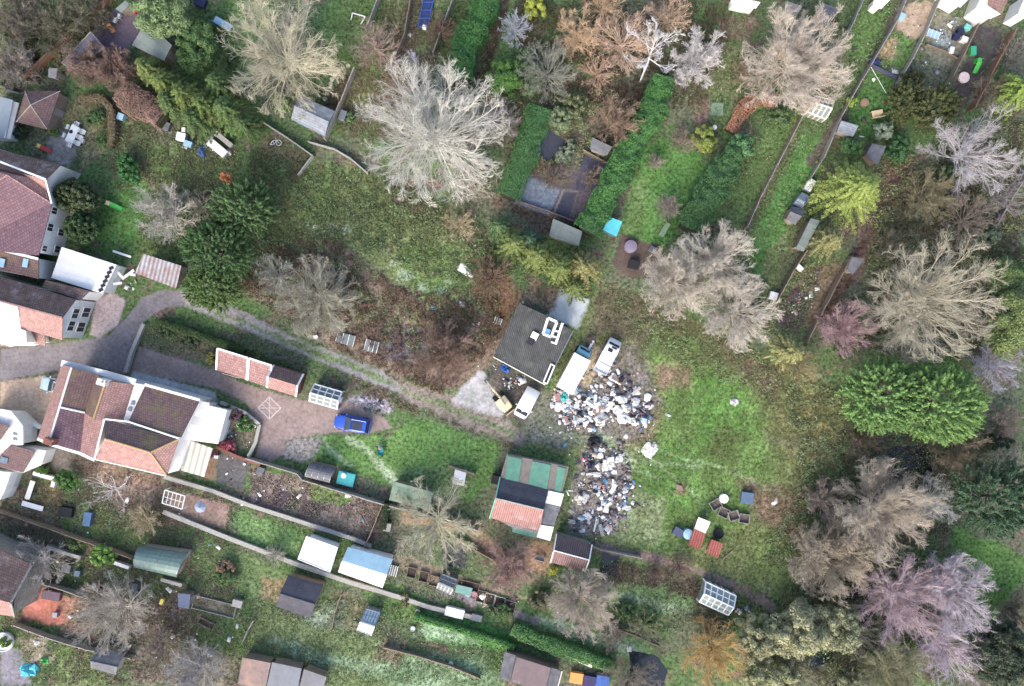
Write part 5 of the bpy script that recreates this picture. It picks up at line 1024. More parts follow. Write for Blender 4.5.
LT = [ # px,py,rx,ry,rot,c1,c2,label,kw
 (882, 396, 46, 42, 0, (118, 156, 74), (74, 110, 50), 'left half of the big bright green evergreen mass at the right of the field', dict(n=95000, lumps=900, lump=.06, plume=True, Ht=9, size=.1)),
 (940, 404, 50, 44, 0, (122, 158, 74), (76, 112, 50), 'right half of the big bright green evergreen mass beside the lilac white bare tree', dict(n=105000, lumps=980, lump=.06, plume=True, Ht=10, size=.1)),
 (995, 498, 44, 40, 0, (66, 96, 62), (44, 68, 44), 'very dark green ivy clad tree at the right edge', dict(n=32000, lumps=340, lump=.1, plume=True)),
 (1000, 652, 38, 40, 0, (70, 84, 60), (46, 56, 40), 'dark dull green tree in the bottom right corner', dict(n=22000, lumps=200, lump=.14)),
 (1010, 322, 30, 38, 0, (126, 140, 76), (84, 104, 54), 'yellowish green rounded tree at the right edge', dict(n=18000, lumps=26, lump=.4)),
 (1008, 275, 22, 20, 0, (104, 126, 70), (74, 96, 52), 'smaller green tree above the yellowish green rounded tree', dict(n=9000, lumps=22, lump=.4)),
 (905, 102, 20, 24, 30, (82, 88, 42), (52, 58, 30), 'left one of two dark olive yews beside the tarmac yard', dict(n=12000, lumps=120, lump=.13, plume=True)),
 (936, 108, 21, 28, 40, (84, 92, 44), (54, 60, 30), 'right one of two dark olive yews beside the tarmac yard', dict(n=14000, lumps=130, lump=.13, plume=True)),
 (913, 78, 12, 9, 0, (84, 86, 46), (56, 58, 32), 'small dark yew at the head of the yew pair', dict(n=4500, lumps=20)),
 (244, 208, 38, 34, 0, (86, 116, 60), (54, 78, 40), 'upper dense green conifer right of the pale grey bare tree', dict(n=60000, lumps=620, lump=.07, plume=True, Ht=8, size=.1)),
 (218, 250, 40, 34, 20, (76, 110, 52), (46, 72, 36), 'middle dense green conifer beside the lane bend', dict(n=60000, lumps=620, lump=.07, plume=True, Ht=8, size=.1)),
 (212, 288, 33, 24, 10, (96, 122, 54), (60, 84, 38), 'lowest dense green conifer touching the lane', dict(n=48000, lumps=520, lump=.07, plume=True, Ht=6, size=.1)),
 (77, 197, 26, 21, 10, (78, 92, 54), (50, 62, 38), 'rounded dark topiary tree in front of the upper white house', dict(n=24000, lumps=240, lump=.13, Ht=5)),
 (82, 228, 20, 18, 0, (66, 92, 48), (42, 62, 36), 'second dark rounded tree between the topiary and the white flat roof', dict(n=20000, lumps=200, lump=.13, Ht=4.5)),
 (162, 12, 32, 30, 0, (122, 144, 90), (82, 108, 62), 'pale green conifer at the top edge beside the square sheet roofed shed', dict(n=14000, lumps=50)),
 (196, 44, 24, 30, 0, (84, 118, 58), (58, 84, 44), 'mid green shrubbery between the pale conifer and the round bare tree', dict(n=11000, lumps=40, Ht=3.5)),
 (504, 78, 20, 21, 0, (98, 142, 52), (62, 98, 38), 'bright green bush beside the small dark path at the top', dict(n=9000, lumps=36, Ht=3.5)),
 (536, 8, 14, 13, 0, (164, 170, 44), (110, 126, 36), 'lime yellow bush at the top edge', dict(n=6000, lumps=24, Ht=3)),
 (103, 556, 15, 13, 0, (126, 166, 62), (80, 118, 44), 'bright green ball shaped shrub left of the barrel shaped shed', dict(n=7000, lumps=34, Ht=2.2, lump=.2)),
 (75, 545, 9, 7, 0, (104, 120, 62), (72, 88, 44), 'small olive ball shrub beside the bright green one', dict(n=2500, lumps=18, Ht=1.5)),
 (741, 147, 16, 15, 0, (92, 138, 80), (54, 92, 54), 'blue green rounded bush at the head of the right laurel hedge', dict(n=8000, lumps=34, Ht=3.2)),
 (704, 139, 14, 15, 0, (126, 138, 52), (90, 106, 42), 'yellow green shrub beside the white ball on the lawn', dict(n=6000, lumps=28, Ht=2.2)),
 (67, 480, 15, 11, 10, (84, 128, 50), (54, 88, 38), 'green shrub between the tiled house and the cottage', dict(n=5000, lumps=24, Ht=2.2)),
 (43, 470, 7, 5, 0, (96, 144, 54), (60, 96, 38), 'little green shrub at the corner of the cottage', dict(n=1800, lumps=14, Ht=1.2)),
 (128, 170, 11, 20, -20, (62, 116, 52), (40, 82, 38), 'dark glossy green shrub along the path below the brown beech hedge', dict(n=7000, lumps=30, Ht=2.4)),
 (95, 118, 12, 9, 0, (88, 116, 60), (60, 84, 44), 'green shrub above the white garden table', dict(n=3500, lumps=20, Ht=1.6)),
 (54, 132, 6, 6, 0, (108, 136, 58), (74, 98, 42), 'small lime green shrub left of the white garden table', dict(n=1500, lumps=12, Ht=1.1)),
 (102, 140, 6, 9, 0, (92, 130, 58), (62, 92, 42), 'small green shrub right of the white garden table', dict(n=1800, lumps=14, Ht=1.2)),
 (20, 132, 10, 9, 0, (64, 84, 50), (42, 58, 36), 'dark shrub below the summerhouse', dict(n=2500, lumps=16, Ht=1.5)),
 (803, 632, 40, 32, 0, (168, 166, 122), (122, 124, 86), 'pale olive fluffy willow at the lower right, upper left of four', dict(n=18000, lumps=70, lump=.22)),
 (838, 628, 32, 28, 0, (152, 154, 112), (112, 116, 80), 'pale olive fluffy willow, upper right of four', dict(n=13000, lumps=60, lump=.22)),
 (756, 640, 29, 28, 0, (160, 158, 116), (116, 118, 80), 'pale olive fluffy willow beside the golden orange tree', dict(n=12000, lumps=56, lump=.22)),
 (772, 678, 34, 24, 0, (158, 158, 112), (112, 116, 76), 'pale olive fluffy willow at the bottom edge', dict(n=11000, lumps=50, lump=.22)),
 (850, 680, 22, 18, 0, (122, 124, 88), (88, 92, 66), 'dull olive willow at the bottom edge near the stream', dict(n=8000, lumps=40, lump=.22)),
 (227, 60, 10, 12, 0, (66, 92, 50), (44, 66, 38), 'small dark bush left of the round olive cream bare tree', dict(n=2500, lumps=16, Ht=1.6)),
 (282, 102, 12, 14, 0, (104, 132, 60), (70, 98, 44), 'green shrub behind the blue grey slatted shed', dict(n=4000, lumps=22, Ht=2)),
 (352, 118, 7, 8, 0, (92, 122, 70), (62, 90, 50), 'little green shrub right of the grey water butt stand', dict(n=1500, lumps=12, Ht=1.2)),
 (852, 102, 6, 7, 0, (150, 176, 46), (104, 130, 36), 'small lime green shrub on the lawn above the slatted shed', dict(n=1800, lumps=14, Ht=1.2)),
 (898, 150, 14, 17, 30, (62, 104, 54), (42, 72, 38), 'dark green bush below the yews', dict(n=6000, lumps=28, Ht=3)),
 (884, 130, 13, 10, -30, (132, 146, 122), (96, 112, 88), 'silvery green bush between the lawn and the yews', dict(n=4500, lumps=24, Ht=2)),
 (780, 118, 14, 10, 0, (84, 108, 62), (58, 80, 44), 'mixed green bush below the round cream bare tree', dict(n=4500, lumps=24, Ht=2)),
 (852, 146, 16, 9, 0, (86, 126, 62), (56, 88, 42), 'green shrub below the pale slatted roof shed', dict(n=4500, lumps=24, Ht=1.8)),
 (575, 104, 14, 14, 0, (108, 116, 74), (74, 84, 52), 'olive green shrub left of the tan twig dome', dict(n=5000, lumps=26, Ht=2.4)),
 (560, 118, 14, 16, 0, (122, 136, 96), (84, 100, 66), 'pale green shrub above the dark membrane beds', dict(n=5500, lumps=26, Ht=2.2)),
 (566, 152, 9, 15, 30, (132, 142, 116), (96, 110, 82), 'silvery green shrub between the dark membrane beds', dict(n=4000, lumps=22, Ht=1.5)),
 (530, 72, 16, 26, 0, (106, 122, 84), (72, 90, 58), 'grey green bush below the silvery bare tree', dict(n=8000, lumps=34, Ht=3)),
 (213, 452, 6, 5, 0, (156, 90, 100), (120, 70, 80), 'small dark red shrub at the corner of the white extension', dict(n=1500, lumps=12, Ht=1.1)),
 (235, 416, 9, 8, 0, (136, 96, 104), (100, 80, 80), 'purplish shrub below the pale ramp', dict(n=2500, lumps=16, Ht=1.3)),
 (228, 445, 9, 7, 0, (176, 84, 96), (130, 70, 80), 'crimson shrub beside the white extension', dict(n=2500, lumps=16, Ht=1.3)),
 (245, 425, 10, 9, 0, (88, 130, 58), (60, 92, 44), 'green shrub in the bed inside the curved driveway', dict(n=3000, lumps=18, Ht=1.4)),
 (225, 408, 8, 5, 0, (84, 118, 60), (58, 84, 44), 'low green shrub at the foot of the pale ramp', dict(n=1800, lumps=12, Ht=1)),
 (165, 332, 10, 7, 15, (96, 112, 66), (68, 82, 48), 'green shrub in the bed above the driveway, left one', dict(n=2600, lumps=16, Ht=1.2)),
 (190, 342, 10, 8, 15, (92, 102, 70), (64, 76, 50), 'dull green shrub in the bed above the driveway, middle one', dict(n=2600, lumps=16, Ht=1.2)),
 (212, 358, 6, 8, 15, (168, 158, 70), (120, 120, 56), 'yellow green shrub at the left end of the garages', dict(n=1800, lumps=12, Ht=1.2)),
 (553, 571, 6, 5, 0, (190, 190, 52), (140, 146, 44), 'yellow flowering shrub at the lower corner of the white edged garage', dict(n=1500, lumps=12, Ht=1)),
 (405, 600, 5, 9, 0, (120, 116, 70), (90, 88, 54), 'small straw shrub by the garden path below the white sheds', dict(n=1200, lumps=10, Ht=.9)),
 (500, 610, 14, 8, 20, (84, 112, 60), (60, 84, 46), 'low green shrub beside the vegetable beds', dict(n=3000, lumps=18, Ht=1.2)),
 (540, 600, 14, 12, 0, (104, 104, 74), (76, 78, 54), 'mixed shrub left of the grey brown bare tree', dict(n=3500, lumps=20, Ht=1.4)),
 (625, 612, 12, 10, 0, (82, 110, 58), (56, 80, 44), 'green shrub between the two frosty lawns, left one', dict(n=3500, lumps=20, Ht=1.5)),
 (650, 622, 11, 9, 0, (86, 122, 60), (58, 88, 44), 'green shrub between the two frosty lawns, right one', dict(n=3000, lumps=18, Ht=1.4)),
 (225, 578, 13, 9, 0, (96, 126, 66), (68, 94, 48), 'green shrub beside the raised soil bed', dict(n=3000, lumps=18, Ht=1.3)),
 (226, 568, 11, 10, 0, (140, 112, 84), (110, 88, 66), 'round brown clipped shrub on the frosty lawn', dict(n=3500, lumps=20, Ht=1.2)),
 (227, 178, 6, 5, 0, (226, 140, 80), (190, 108, 60), 'orange leaved shrub at the top of the upper dense conifer', dict(n=1500, lumps=14, Ht=5.5)),
 (778, 92, 1, 1, 0, (90, 90, 60), (60, 60, 40), '', None),
 (1000, 440, 14, 12, 0, (52, 72, 44), (34, 50, 32), 'very dark bush at the right edge below the evergreen mass', dict(n=4500, lumps=20, Ht=3)),
 (842, 352, 12, 8, 0, (92, 116, 62), (64, 84, 46), 'green bush left of the big evergreen mass', dict(n=3500, lumps=18, Ht=2)),
 (985, 235, 18, 14, 0, (92, 108, 86), (64, 78, 60), 'blue grey bush beside the pale fence at the right', dict(n=6000, lumps=26, Ht=3)),
 (948, 175, 14, 12, 0, (86, 108, 66), (60, 80, 48), 'ivy green bush below the lilac grey bare tree', dict(n=4500, lumps=24, Ht=2.6)),
 (5, 642, 7, 6, 0, (116, 146, 54), (80, 110, 42), 'green shrub behind the round white paddling pool', dict(n=1800, lumps=12, Ht=1.1)),
]
for x, y, a, b, ro, c1, c2, lb, kw in LT:
    if not kw: continue
    sh_ = 'shrub' in lb or 'bush' in lb
    leafy(x, y, a, b, ro, c1, c2, lb, name='shrub' if sh_ else 'evergreen_tree', cat='shrub' if sh_ else 'tree', **kw)
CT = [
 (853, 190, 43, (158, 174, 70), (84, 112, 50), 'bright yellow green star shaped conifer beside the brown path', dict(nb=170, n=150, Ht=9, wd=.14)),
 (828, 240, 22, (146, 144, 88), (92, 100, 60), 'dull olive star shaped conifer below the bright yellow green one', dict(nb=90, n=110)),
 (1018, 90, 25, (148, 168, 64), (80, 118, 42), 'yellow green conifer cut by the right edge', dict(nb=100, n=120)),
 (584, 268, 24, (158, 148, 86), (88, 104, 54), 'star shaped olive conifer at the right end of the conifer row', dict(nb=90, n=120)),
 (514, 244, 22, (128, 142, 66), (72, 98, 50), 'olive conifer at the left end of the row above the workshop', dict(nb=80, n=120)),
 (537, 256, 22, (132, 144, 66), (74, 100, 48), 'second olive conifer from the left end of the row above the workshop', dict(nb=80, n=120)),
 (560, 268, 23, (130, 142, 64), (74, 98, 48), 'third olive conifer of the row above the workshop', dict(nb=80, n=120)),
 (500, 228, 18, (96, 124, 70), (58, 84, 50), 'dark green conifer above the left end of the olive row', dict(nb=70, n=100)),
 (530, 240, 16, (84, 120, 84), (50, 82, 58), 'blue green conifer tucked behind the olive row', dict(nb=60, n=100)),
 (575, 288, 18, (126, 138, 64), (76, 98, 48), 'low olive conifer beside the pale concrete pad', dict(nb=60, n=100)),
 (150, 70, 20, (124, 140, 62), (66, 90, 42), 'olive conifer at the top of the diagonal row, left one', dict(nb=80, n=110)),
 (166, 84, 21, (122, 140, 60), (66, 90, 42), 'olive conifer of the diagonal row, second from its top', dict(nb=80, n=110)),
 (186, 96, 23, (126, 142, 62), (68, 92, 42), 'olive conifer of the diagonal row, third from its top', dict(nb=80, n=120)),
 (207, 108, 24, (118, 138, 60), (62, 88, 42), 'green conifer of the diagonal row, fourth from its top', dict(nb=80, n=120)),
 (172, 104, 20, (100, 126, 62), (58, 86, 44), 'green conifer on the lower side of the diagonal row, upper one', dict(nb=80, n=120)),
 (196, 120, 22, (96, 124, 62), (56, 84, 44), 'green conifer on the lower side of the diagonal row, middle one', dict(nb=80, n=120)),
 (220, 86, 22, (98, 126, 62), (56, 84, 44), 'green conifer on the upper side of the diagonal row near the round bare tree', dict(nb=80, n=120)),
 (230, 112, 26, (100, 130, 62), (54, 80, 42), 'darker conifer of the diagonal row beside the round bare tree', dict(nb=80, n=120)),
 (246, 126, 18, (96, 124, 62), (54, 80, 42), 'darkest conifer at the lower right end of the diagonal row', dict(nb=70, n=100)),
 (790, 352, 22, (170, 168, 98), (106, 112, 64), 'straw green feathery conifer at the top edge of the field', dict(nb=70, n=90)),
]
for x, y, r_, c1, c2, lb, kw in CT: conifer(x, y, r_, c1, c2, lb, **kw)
hedge([(487, -4), (475, 22), (462, 52), (460, 80)], 25, 3, (70, 124, 54), (42, 84, 38), 'dark glossy laurel hedge running down from the top edge', lump=.3)
hedge([(541, 106), (530, 138), (508, 196)], 24, 2.6, (72, 124, 62), (52, 96, 48), 'clipped smooth green hedge left of the dark membrane beds', size=.07)
hedge([(664, 76), (654, 110), (622, 166), (587, 231)], 25, 3, (78, 132, 58), (48, 88, 42), 'long laurel hedge between the membrane beds and the bright lawn', lump=.3)
hedge([(738, 152), (716, 184), (690, 228)], 27, 3, (74, 116, 60), (46, 80, 44), 'laurel hedge right of the bright lawn', lump=.3)
hedge([(155, 321), (200, 336), (243, 352)], 8, 1.4, (74, 98, 46), (50, 70, 36), 'low clipped hedge along the lower side of the lane', size=.07)
hedge([(512, 630), (560, 650), (616, 669)], 15, 1.8, (84, 130, 62), (56, 96, 48), 'green ivy hedge at the bottom above the three section shed')
hedge([(414, 617), (470, 634), (514, 648)], 7, 1.4, (84, 142, 56), (56, 100, 42), 'thin green hedge left of the ivy hedge at the bottom')
hedge([(730, 131), (744, 108), (757, 97)], 15, .9, (182, 128, 96), (140, 98, 76), 'rusty orange beech hedge at the head of the narrow lawn', size=.08)
hedge([(762, 97), (778, 100)], 12, .9, (178, 126, 98), (138, 98, 76), 'short rusty beech hedge under the round cream bare tree', size=.08)
hedge([(118, 88), (136, 100), (160, 118)], 27, 2.6, (146, 114, 100), (112, 84, 74), 'brown clipped beech hedge below the two beech mounds', size=.07, lump=.1)
hedge([(78, 98), (100, 96), (110, 108), (112, 130), (108, 146)], 7, 1.3, (132, 116, 82), (100, 88, 62), 'curved low brown hedge round the garden table', size=.07)
hedge([(386, 504), (382, 530)], 6, 1.6, (58, 76, 42), (40, 54, 34), 'short dark hedge below the faded green roofed shed', size=.07)
hedge([(765, 285), (752, 318)], 8, 1.4, (104, 124, 66), (74, 92, 48), 'low hedge along the lower end of the narrow right lawn', size=.07)
# ------------------------------------------------------------------ uncountable scrub and rough grass
def scatter(name, label, poly, n, c1, c2, h, size, seed, asp=.18, up=.7):
    rng = np.random.default_rng(seed); xs = [p[0] for p in poly]; ys = [p[1] for p in poly]
    X = rng.uniform(min(xs), max(xs), n * 2); Y = rng.uniform(min(ys), max(ys), n * 2)
    ok = (sdist(X, Y, poly) + (fbm(X, Y, 12, seed, 3) - .5) * 20 > 0) & (fbm(X, Y, 8, seed + 9, 3) > .42); ok &= clear_of_hard(X, Y); X, Y = X[ok][:n], Y[ok][:n]; n = len(X)
    dn = fbm(X, Y, 8, seed + 9, 3)
    p = np.stack([(X - 512) * S, (343 - Y) * S, rng.random(n) ** .5 * h * ((dn - .42) * 5).clip(.08, 1.4) + .03], 1)
    nv = nrm(rng.normal(0, 1, (n, 3)) * [1, 1, .4] + [0, 0, up]); g = p.mean(0) * [1, 1, 0]
    V, F = leaves(p - g, nv, size * 1.25, asp * 1.2, rng)
    o = np_mesh(name, V, F, leafmat('scrub_%d_%d_%d' % tuple(c1), A(*c1), A(*c2), .9), {'var': ('FLOAT', np.repeat(rng.random(n), 4))}); o.location = g; tag(o, label, 'undergrowth', kind='stuff')
FIELD = [(600, 290), (770, 355), (870, 410), (855, 540), (800, 600), (740, 575), (640, 550), (625, 450), (660, 400), (600, 340)]
scatter('brambles', 'reddish brown brambles in the overgrown plot above the lane', [(330, 235), (400, 285), (500, 300), (500, 340), (440, 400), (330, 345), (240, 290), (260, 250)], 34000, (140, 110, 88), (84, 68, 56), .5, .14, 21)
scatter('brambles', 'olive brambles round the clearing below the largest bare tree', [(250, 150), (420, 185), (500, 240), (490, 300), (330, 240), (250, 240)], 22000, (128, 134, 84), (86, 84, 58), .35, .13, 22)
scatter('rough_grass', 'long rough grass over the field with the rubbish heaps', FIELD, 50000, (130, 142, 84), (90, 92, 54), .2, .11, 23, .12)
scatter('rough_grass', 'brown dead stems at the upper and right edges of the field', [(600, 282), (770, 350), (870, 410), (850, 560), (800, 600), (770, 520), (810, 440), (740, 390), (640, 350), (590, 335)], 30000, (140, 122, 90), (92, 80, 58), .3, .13, 24, .14)
scatter('brambles', 'brown undergrowth below the trees at the right side', [(880, 200), (1024, 100), (1024, 280), (990, 360), (860, 350), (870, 260)], 30000, (128, 120, 88), (84, 74, 56), .6, .15, 25)
scatter('brambles', 'brown undergrowth along the stream', [(840, 430), (1000, 430), (960, 520), (900, 560), (960, 686), (740, 686), (760, 610), (840, 560)], 32000, (122, 114, 86), (80, 74, 58), .5, .15, 26)
scatter('brambles', 'tangled undergrowth in the top left thicket', [(0, 0), (120, 0), (40, 82), (0, 90)], 18000, (116, 110, 80), (74, 72, 54), .8, .15, 27)
scatter('brambles', 'tangled undergrowth beneath the orange bare trees', [(510, 0), (740, 0), (700, 110), (640, 110), (560, 110), (520, 60)], 24000, (134, 114, 86), (82, 76, 56), .5, .14, 28)
scatter('rough_grass', 'frosty rough grass in the long gardens at the bottom', [(190, 540), (300, 600), (420, 600), (510, 640), (500, 686), (240, 686), (190, 630)], 32000, (140, 156, 100), (92, 106, 62), .2, .11, 29, .12)
scatter('rough_grass', 'mixed weeds in the gardens at the lower left', [(0, 480), (240, 510), (240, 686), (0, 686)], 30000, (122, 128, 82), (88, 82, 58), .2, .11, 30, .14)
scatter('rough_grass', 'weeds and dead leaves in the long gardens at the top', [(340, 0), (500, 0), (480, 100), (360, 140), (320, 120)], 18000, (130, 130, 84), (96, 82, 60), .2, .11, 31, .14)
scatter('rough_grass', 'weeds and dead leaves in the gardens at the upper right', [(700, 0), (900, 0), (900, 160), (800, 330), (740, 330), (700, 120)], 24000, (122, 122, 78), (96, 82, 60), .2, .11, 32, .14)
scatter('brambles', 'dead brown stems along the lower side of the lane', strip([(340, 375), (400, 392), (520, 436)], 26), 12000, (158, 126, 110), (104, 84, 72), .4, .13, 33)
scatter('rough_grass', 'weeds between the conifers and the garden table at the upper left', [(125, 120), (300, 160), (290, 240), (150, 250), (110, 160)], 16000, (112, 124, 76), (84, 80, 54), .25, .11, 34, .14)
scatter('brambles', 'russet scrub below the dirt track', [(600, 560), (700, 580), (760, 600), (740, 630), (620, 600)], 9000, (124, 102, 88), (86, 74, 62), .4, .13, 35)

GREENS = [
 ([(250, 150), (420, 185), (500, 240), (490, 290), (330, 240), (250, 240)], 26000, .45, 'green and olive weeds round the clearing below the largest bare tree'),
 ([(230, 230), (330, 230), (380, 270), (400, 330), (300, 330), (230, 290)], 16000, .4, 'low green weeds under the olive grey bare tree by the lane'),
 ([(380, 260), (500, 260), (500, 330), (470, 360), (380, 340)], 9000, .35, 'green shoots among the brambles left of the workshop'),
 ([(500, 90), (640, 90), (620, 190), (560, 160), (510, 190)], 16000, .5, 'green weeds round the dark membrane beds'),
 ([(640, 90), (760, 0), (900, 0), (900, 60), (800, 160), (720, 120)], 24000, .35, 'green weeds in the gardens round the cream bare tree at top right'),
 ([(740, 150), (840, 140), (830, 220), (800, 340), (745, 330), (715, 260)], 20000, .3, 'long green weeds in the narrow right gardens'),
 ([(870, 170), (1024, 100), (1024, 300), (960, 360), (860, 330)], 30000, .7, 'ivy and green scrub below the trees at the right side'),
 ([(840, 430), (1000, 430), (960, 540), (960, 686), (740, 686), (760, 610), (840, 560)], 30000, .6, 'ivy and green scrub along the stream'),
 ([(780, 360), (870, 400), (860, 600), (800, 610), (760, 560), (800, 480)], 20000, .5, 'green bushes and nettles along the right side of the field'),
 ([(610, 290), (760, 350), (800, 400), (740, 390), (640, 350)], 16000, .35, 'green weeds along the upper edge of the field'),
 ([(600, 560), (700, 580), (760, 610), (720, 640), (600, 620)], 11000, .4, 'green bushes below the dirt track'),
 ([(0, 470), (240, 500), (260, 560), (240, 686), (0, 686)], 13000, .3, 'green weeds in the gardens at the lower left'),
 ([(250, 470), (390, 505), (520, 560), (520, 620), (400, 590), (240, 560)], 14000, .25, 'green weeds between the long walls at the lower left'),
 ([(190, 540), (300, 600), (420, 600), (510, 640), (500, 686), (240, 686)], 20000, .3, 'green tussocks in the long gardens at the bottom'),
 ([(0, 0), (125, 0), (40, 85), (0, 90)], 16000, .6, 'ivy and green scrub in the top left thicket'),
 ([(125, 125), (290, 160), (280, 260), (150, 250), (110, 160)], 18000, .35, 'green weeds round the dense conifers at the upper left'),
 ([(140, 322), (235, 350), (228, 366), (140, 346)], 3500, .3, 'low green plants in the bed above the driveway'),
 ([(180, 285), (400, 370), (530, 430), (525, 450), (400, 410), (190, 320)], 11000, .25, 'green verge weeds along the lane'),
 ([(340, 0), (500, 0), (480, 100), (360, 140), (320, 120)], 14000, .3, 'green weeds in the long gardens at the top'),
 ([(500, 230), (600, 270), (640, 290), (560, 300), (490, 270)], 8000, .4, 'green undergrowth beneath the olive conifer row')]
for k, (poly, n, h, lb) in enumerate(GREENS):
    scatter('undergrowth', lb, poly, int(n * (.75 if h > .4 else .5)), (128 + (k * 7) % 22, 152 + (k * 5) % 12, 96 + (k * 3) % 14), (90, 108, 66), h if h > .4 else h * .6, .1, 60 + k, .4, 1.2)

scatter('dead_leaves', 'pinkish brown dead stems and leaves in the gardens at the lower left', [(60, 455), (165, 478), (240, 500), (240, 686), (60, 686), (90, 600), (0, 600), (0, 480)], 26000, (160, 136, 122), (112, 92, 82), .15, .1, 91, .3, 1.0)
scatter('dead_leaves', 'brown dead leaves between the orange bare trees and the membrane beds', [(510, 60), (640, 90), (640, 180), (560, 160), (510, 190)], 14000, (160, 138, 116), (108, 92, 76), .2, .1, 92, .3, 1.0)
scatter('dead_leaves', 'brown dead leaves in the gardens along the top', [(370, 20), (440, 0), (430, 120), (360, 150), (340, 110)], 9000, (156, 132, 114), (104, 88, 76), .15, .1, 93, .3, 1.0)
scatter('dead_leaves', 'brown dead leaves round the conifers and hedges at the upper left', [(70, 95), (240, 150), (230, 240), (140, 180), (60, 160)], 9000, (150, 132, 112), (102, 88, 74), .15, .1, 94, .3, 1.0)
scatter('dead_leaves', 'brown dead leaves in the beds above the long walls', [(250, 465), (385, 505), (375, 545), (250, 505)], 7000, (160, 138, 128), (112, 94, 86), .1, .1, 95, .3, 1.0)
# ------------------------------------------------------------------ fences and garden walls
def fence(pts, h, m, label, w=.1, step=2.2, name='fence', cap=None):
    q = [P(x, y, 0) for x, y in pts]; L = sum((q[i + 1] - q[i]).length for i in range(len(q) - 1)); g = sum(q, Vector()) / len(q)
    r = T(name, label, name.replace('_', ' ') if name != 'garden_wall' else 'wall', (g.x, g.y, 0)); rnd = random.Random(int(L * 10))
    for a, b in zip(q[:-1], q[1:]):
        n = max(1, round((b - a).length / step)); d = (b - a).normalized(); ro = math.atan2(d.y, d.x)
        for k in range(n):
            p0 = a.lerp(b, k / n); p1 = a.lerp(b, (k + 1) / n); hh = h * rnd.uniform(.93, 1.03); mid = (p0 + p1) / 2
            if name == 'garden_wall': MB().box(mid + Vector((0, 0, hh / 2 * 0 + h / 2)), ((p1 - p0).length - .01, w, h), ro).build('wall_section', m, r) if k % 2 == 0 or True else None
            else:
                MB().box(mid + Vector((0, 0, hh / 2 + .04)), ((p1 - p0).length - .12, w * .6, hh), ro + rnd.uniform(-.012, .012), rnd.uniform(-.03, .03)).build('panel', m, r)
                MB().box(p0 + Vector((0, 0, (h + .12) / 2)), (.12, .12, h + .12), ro).build('post', cap or m, r)
        if name == 'garden_wall': MB().box((a + b) / 2 + Vector((0, 0, h + .04)), ((b - a).length, w + .1, .07), ro).build('coping', cap or m, r)
    if name != 'garden_wall': MB().box(q[-1] + Vector((0, 0, (h + .12) / 2)), (.12, .12, h + .12)).build('post', cap or m, r)
    return r
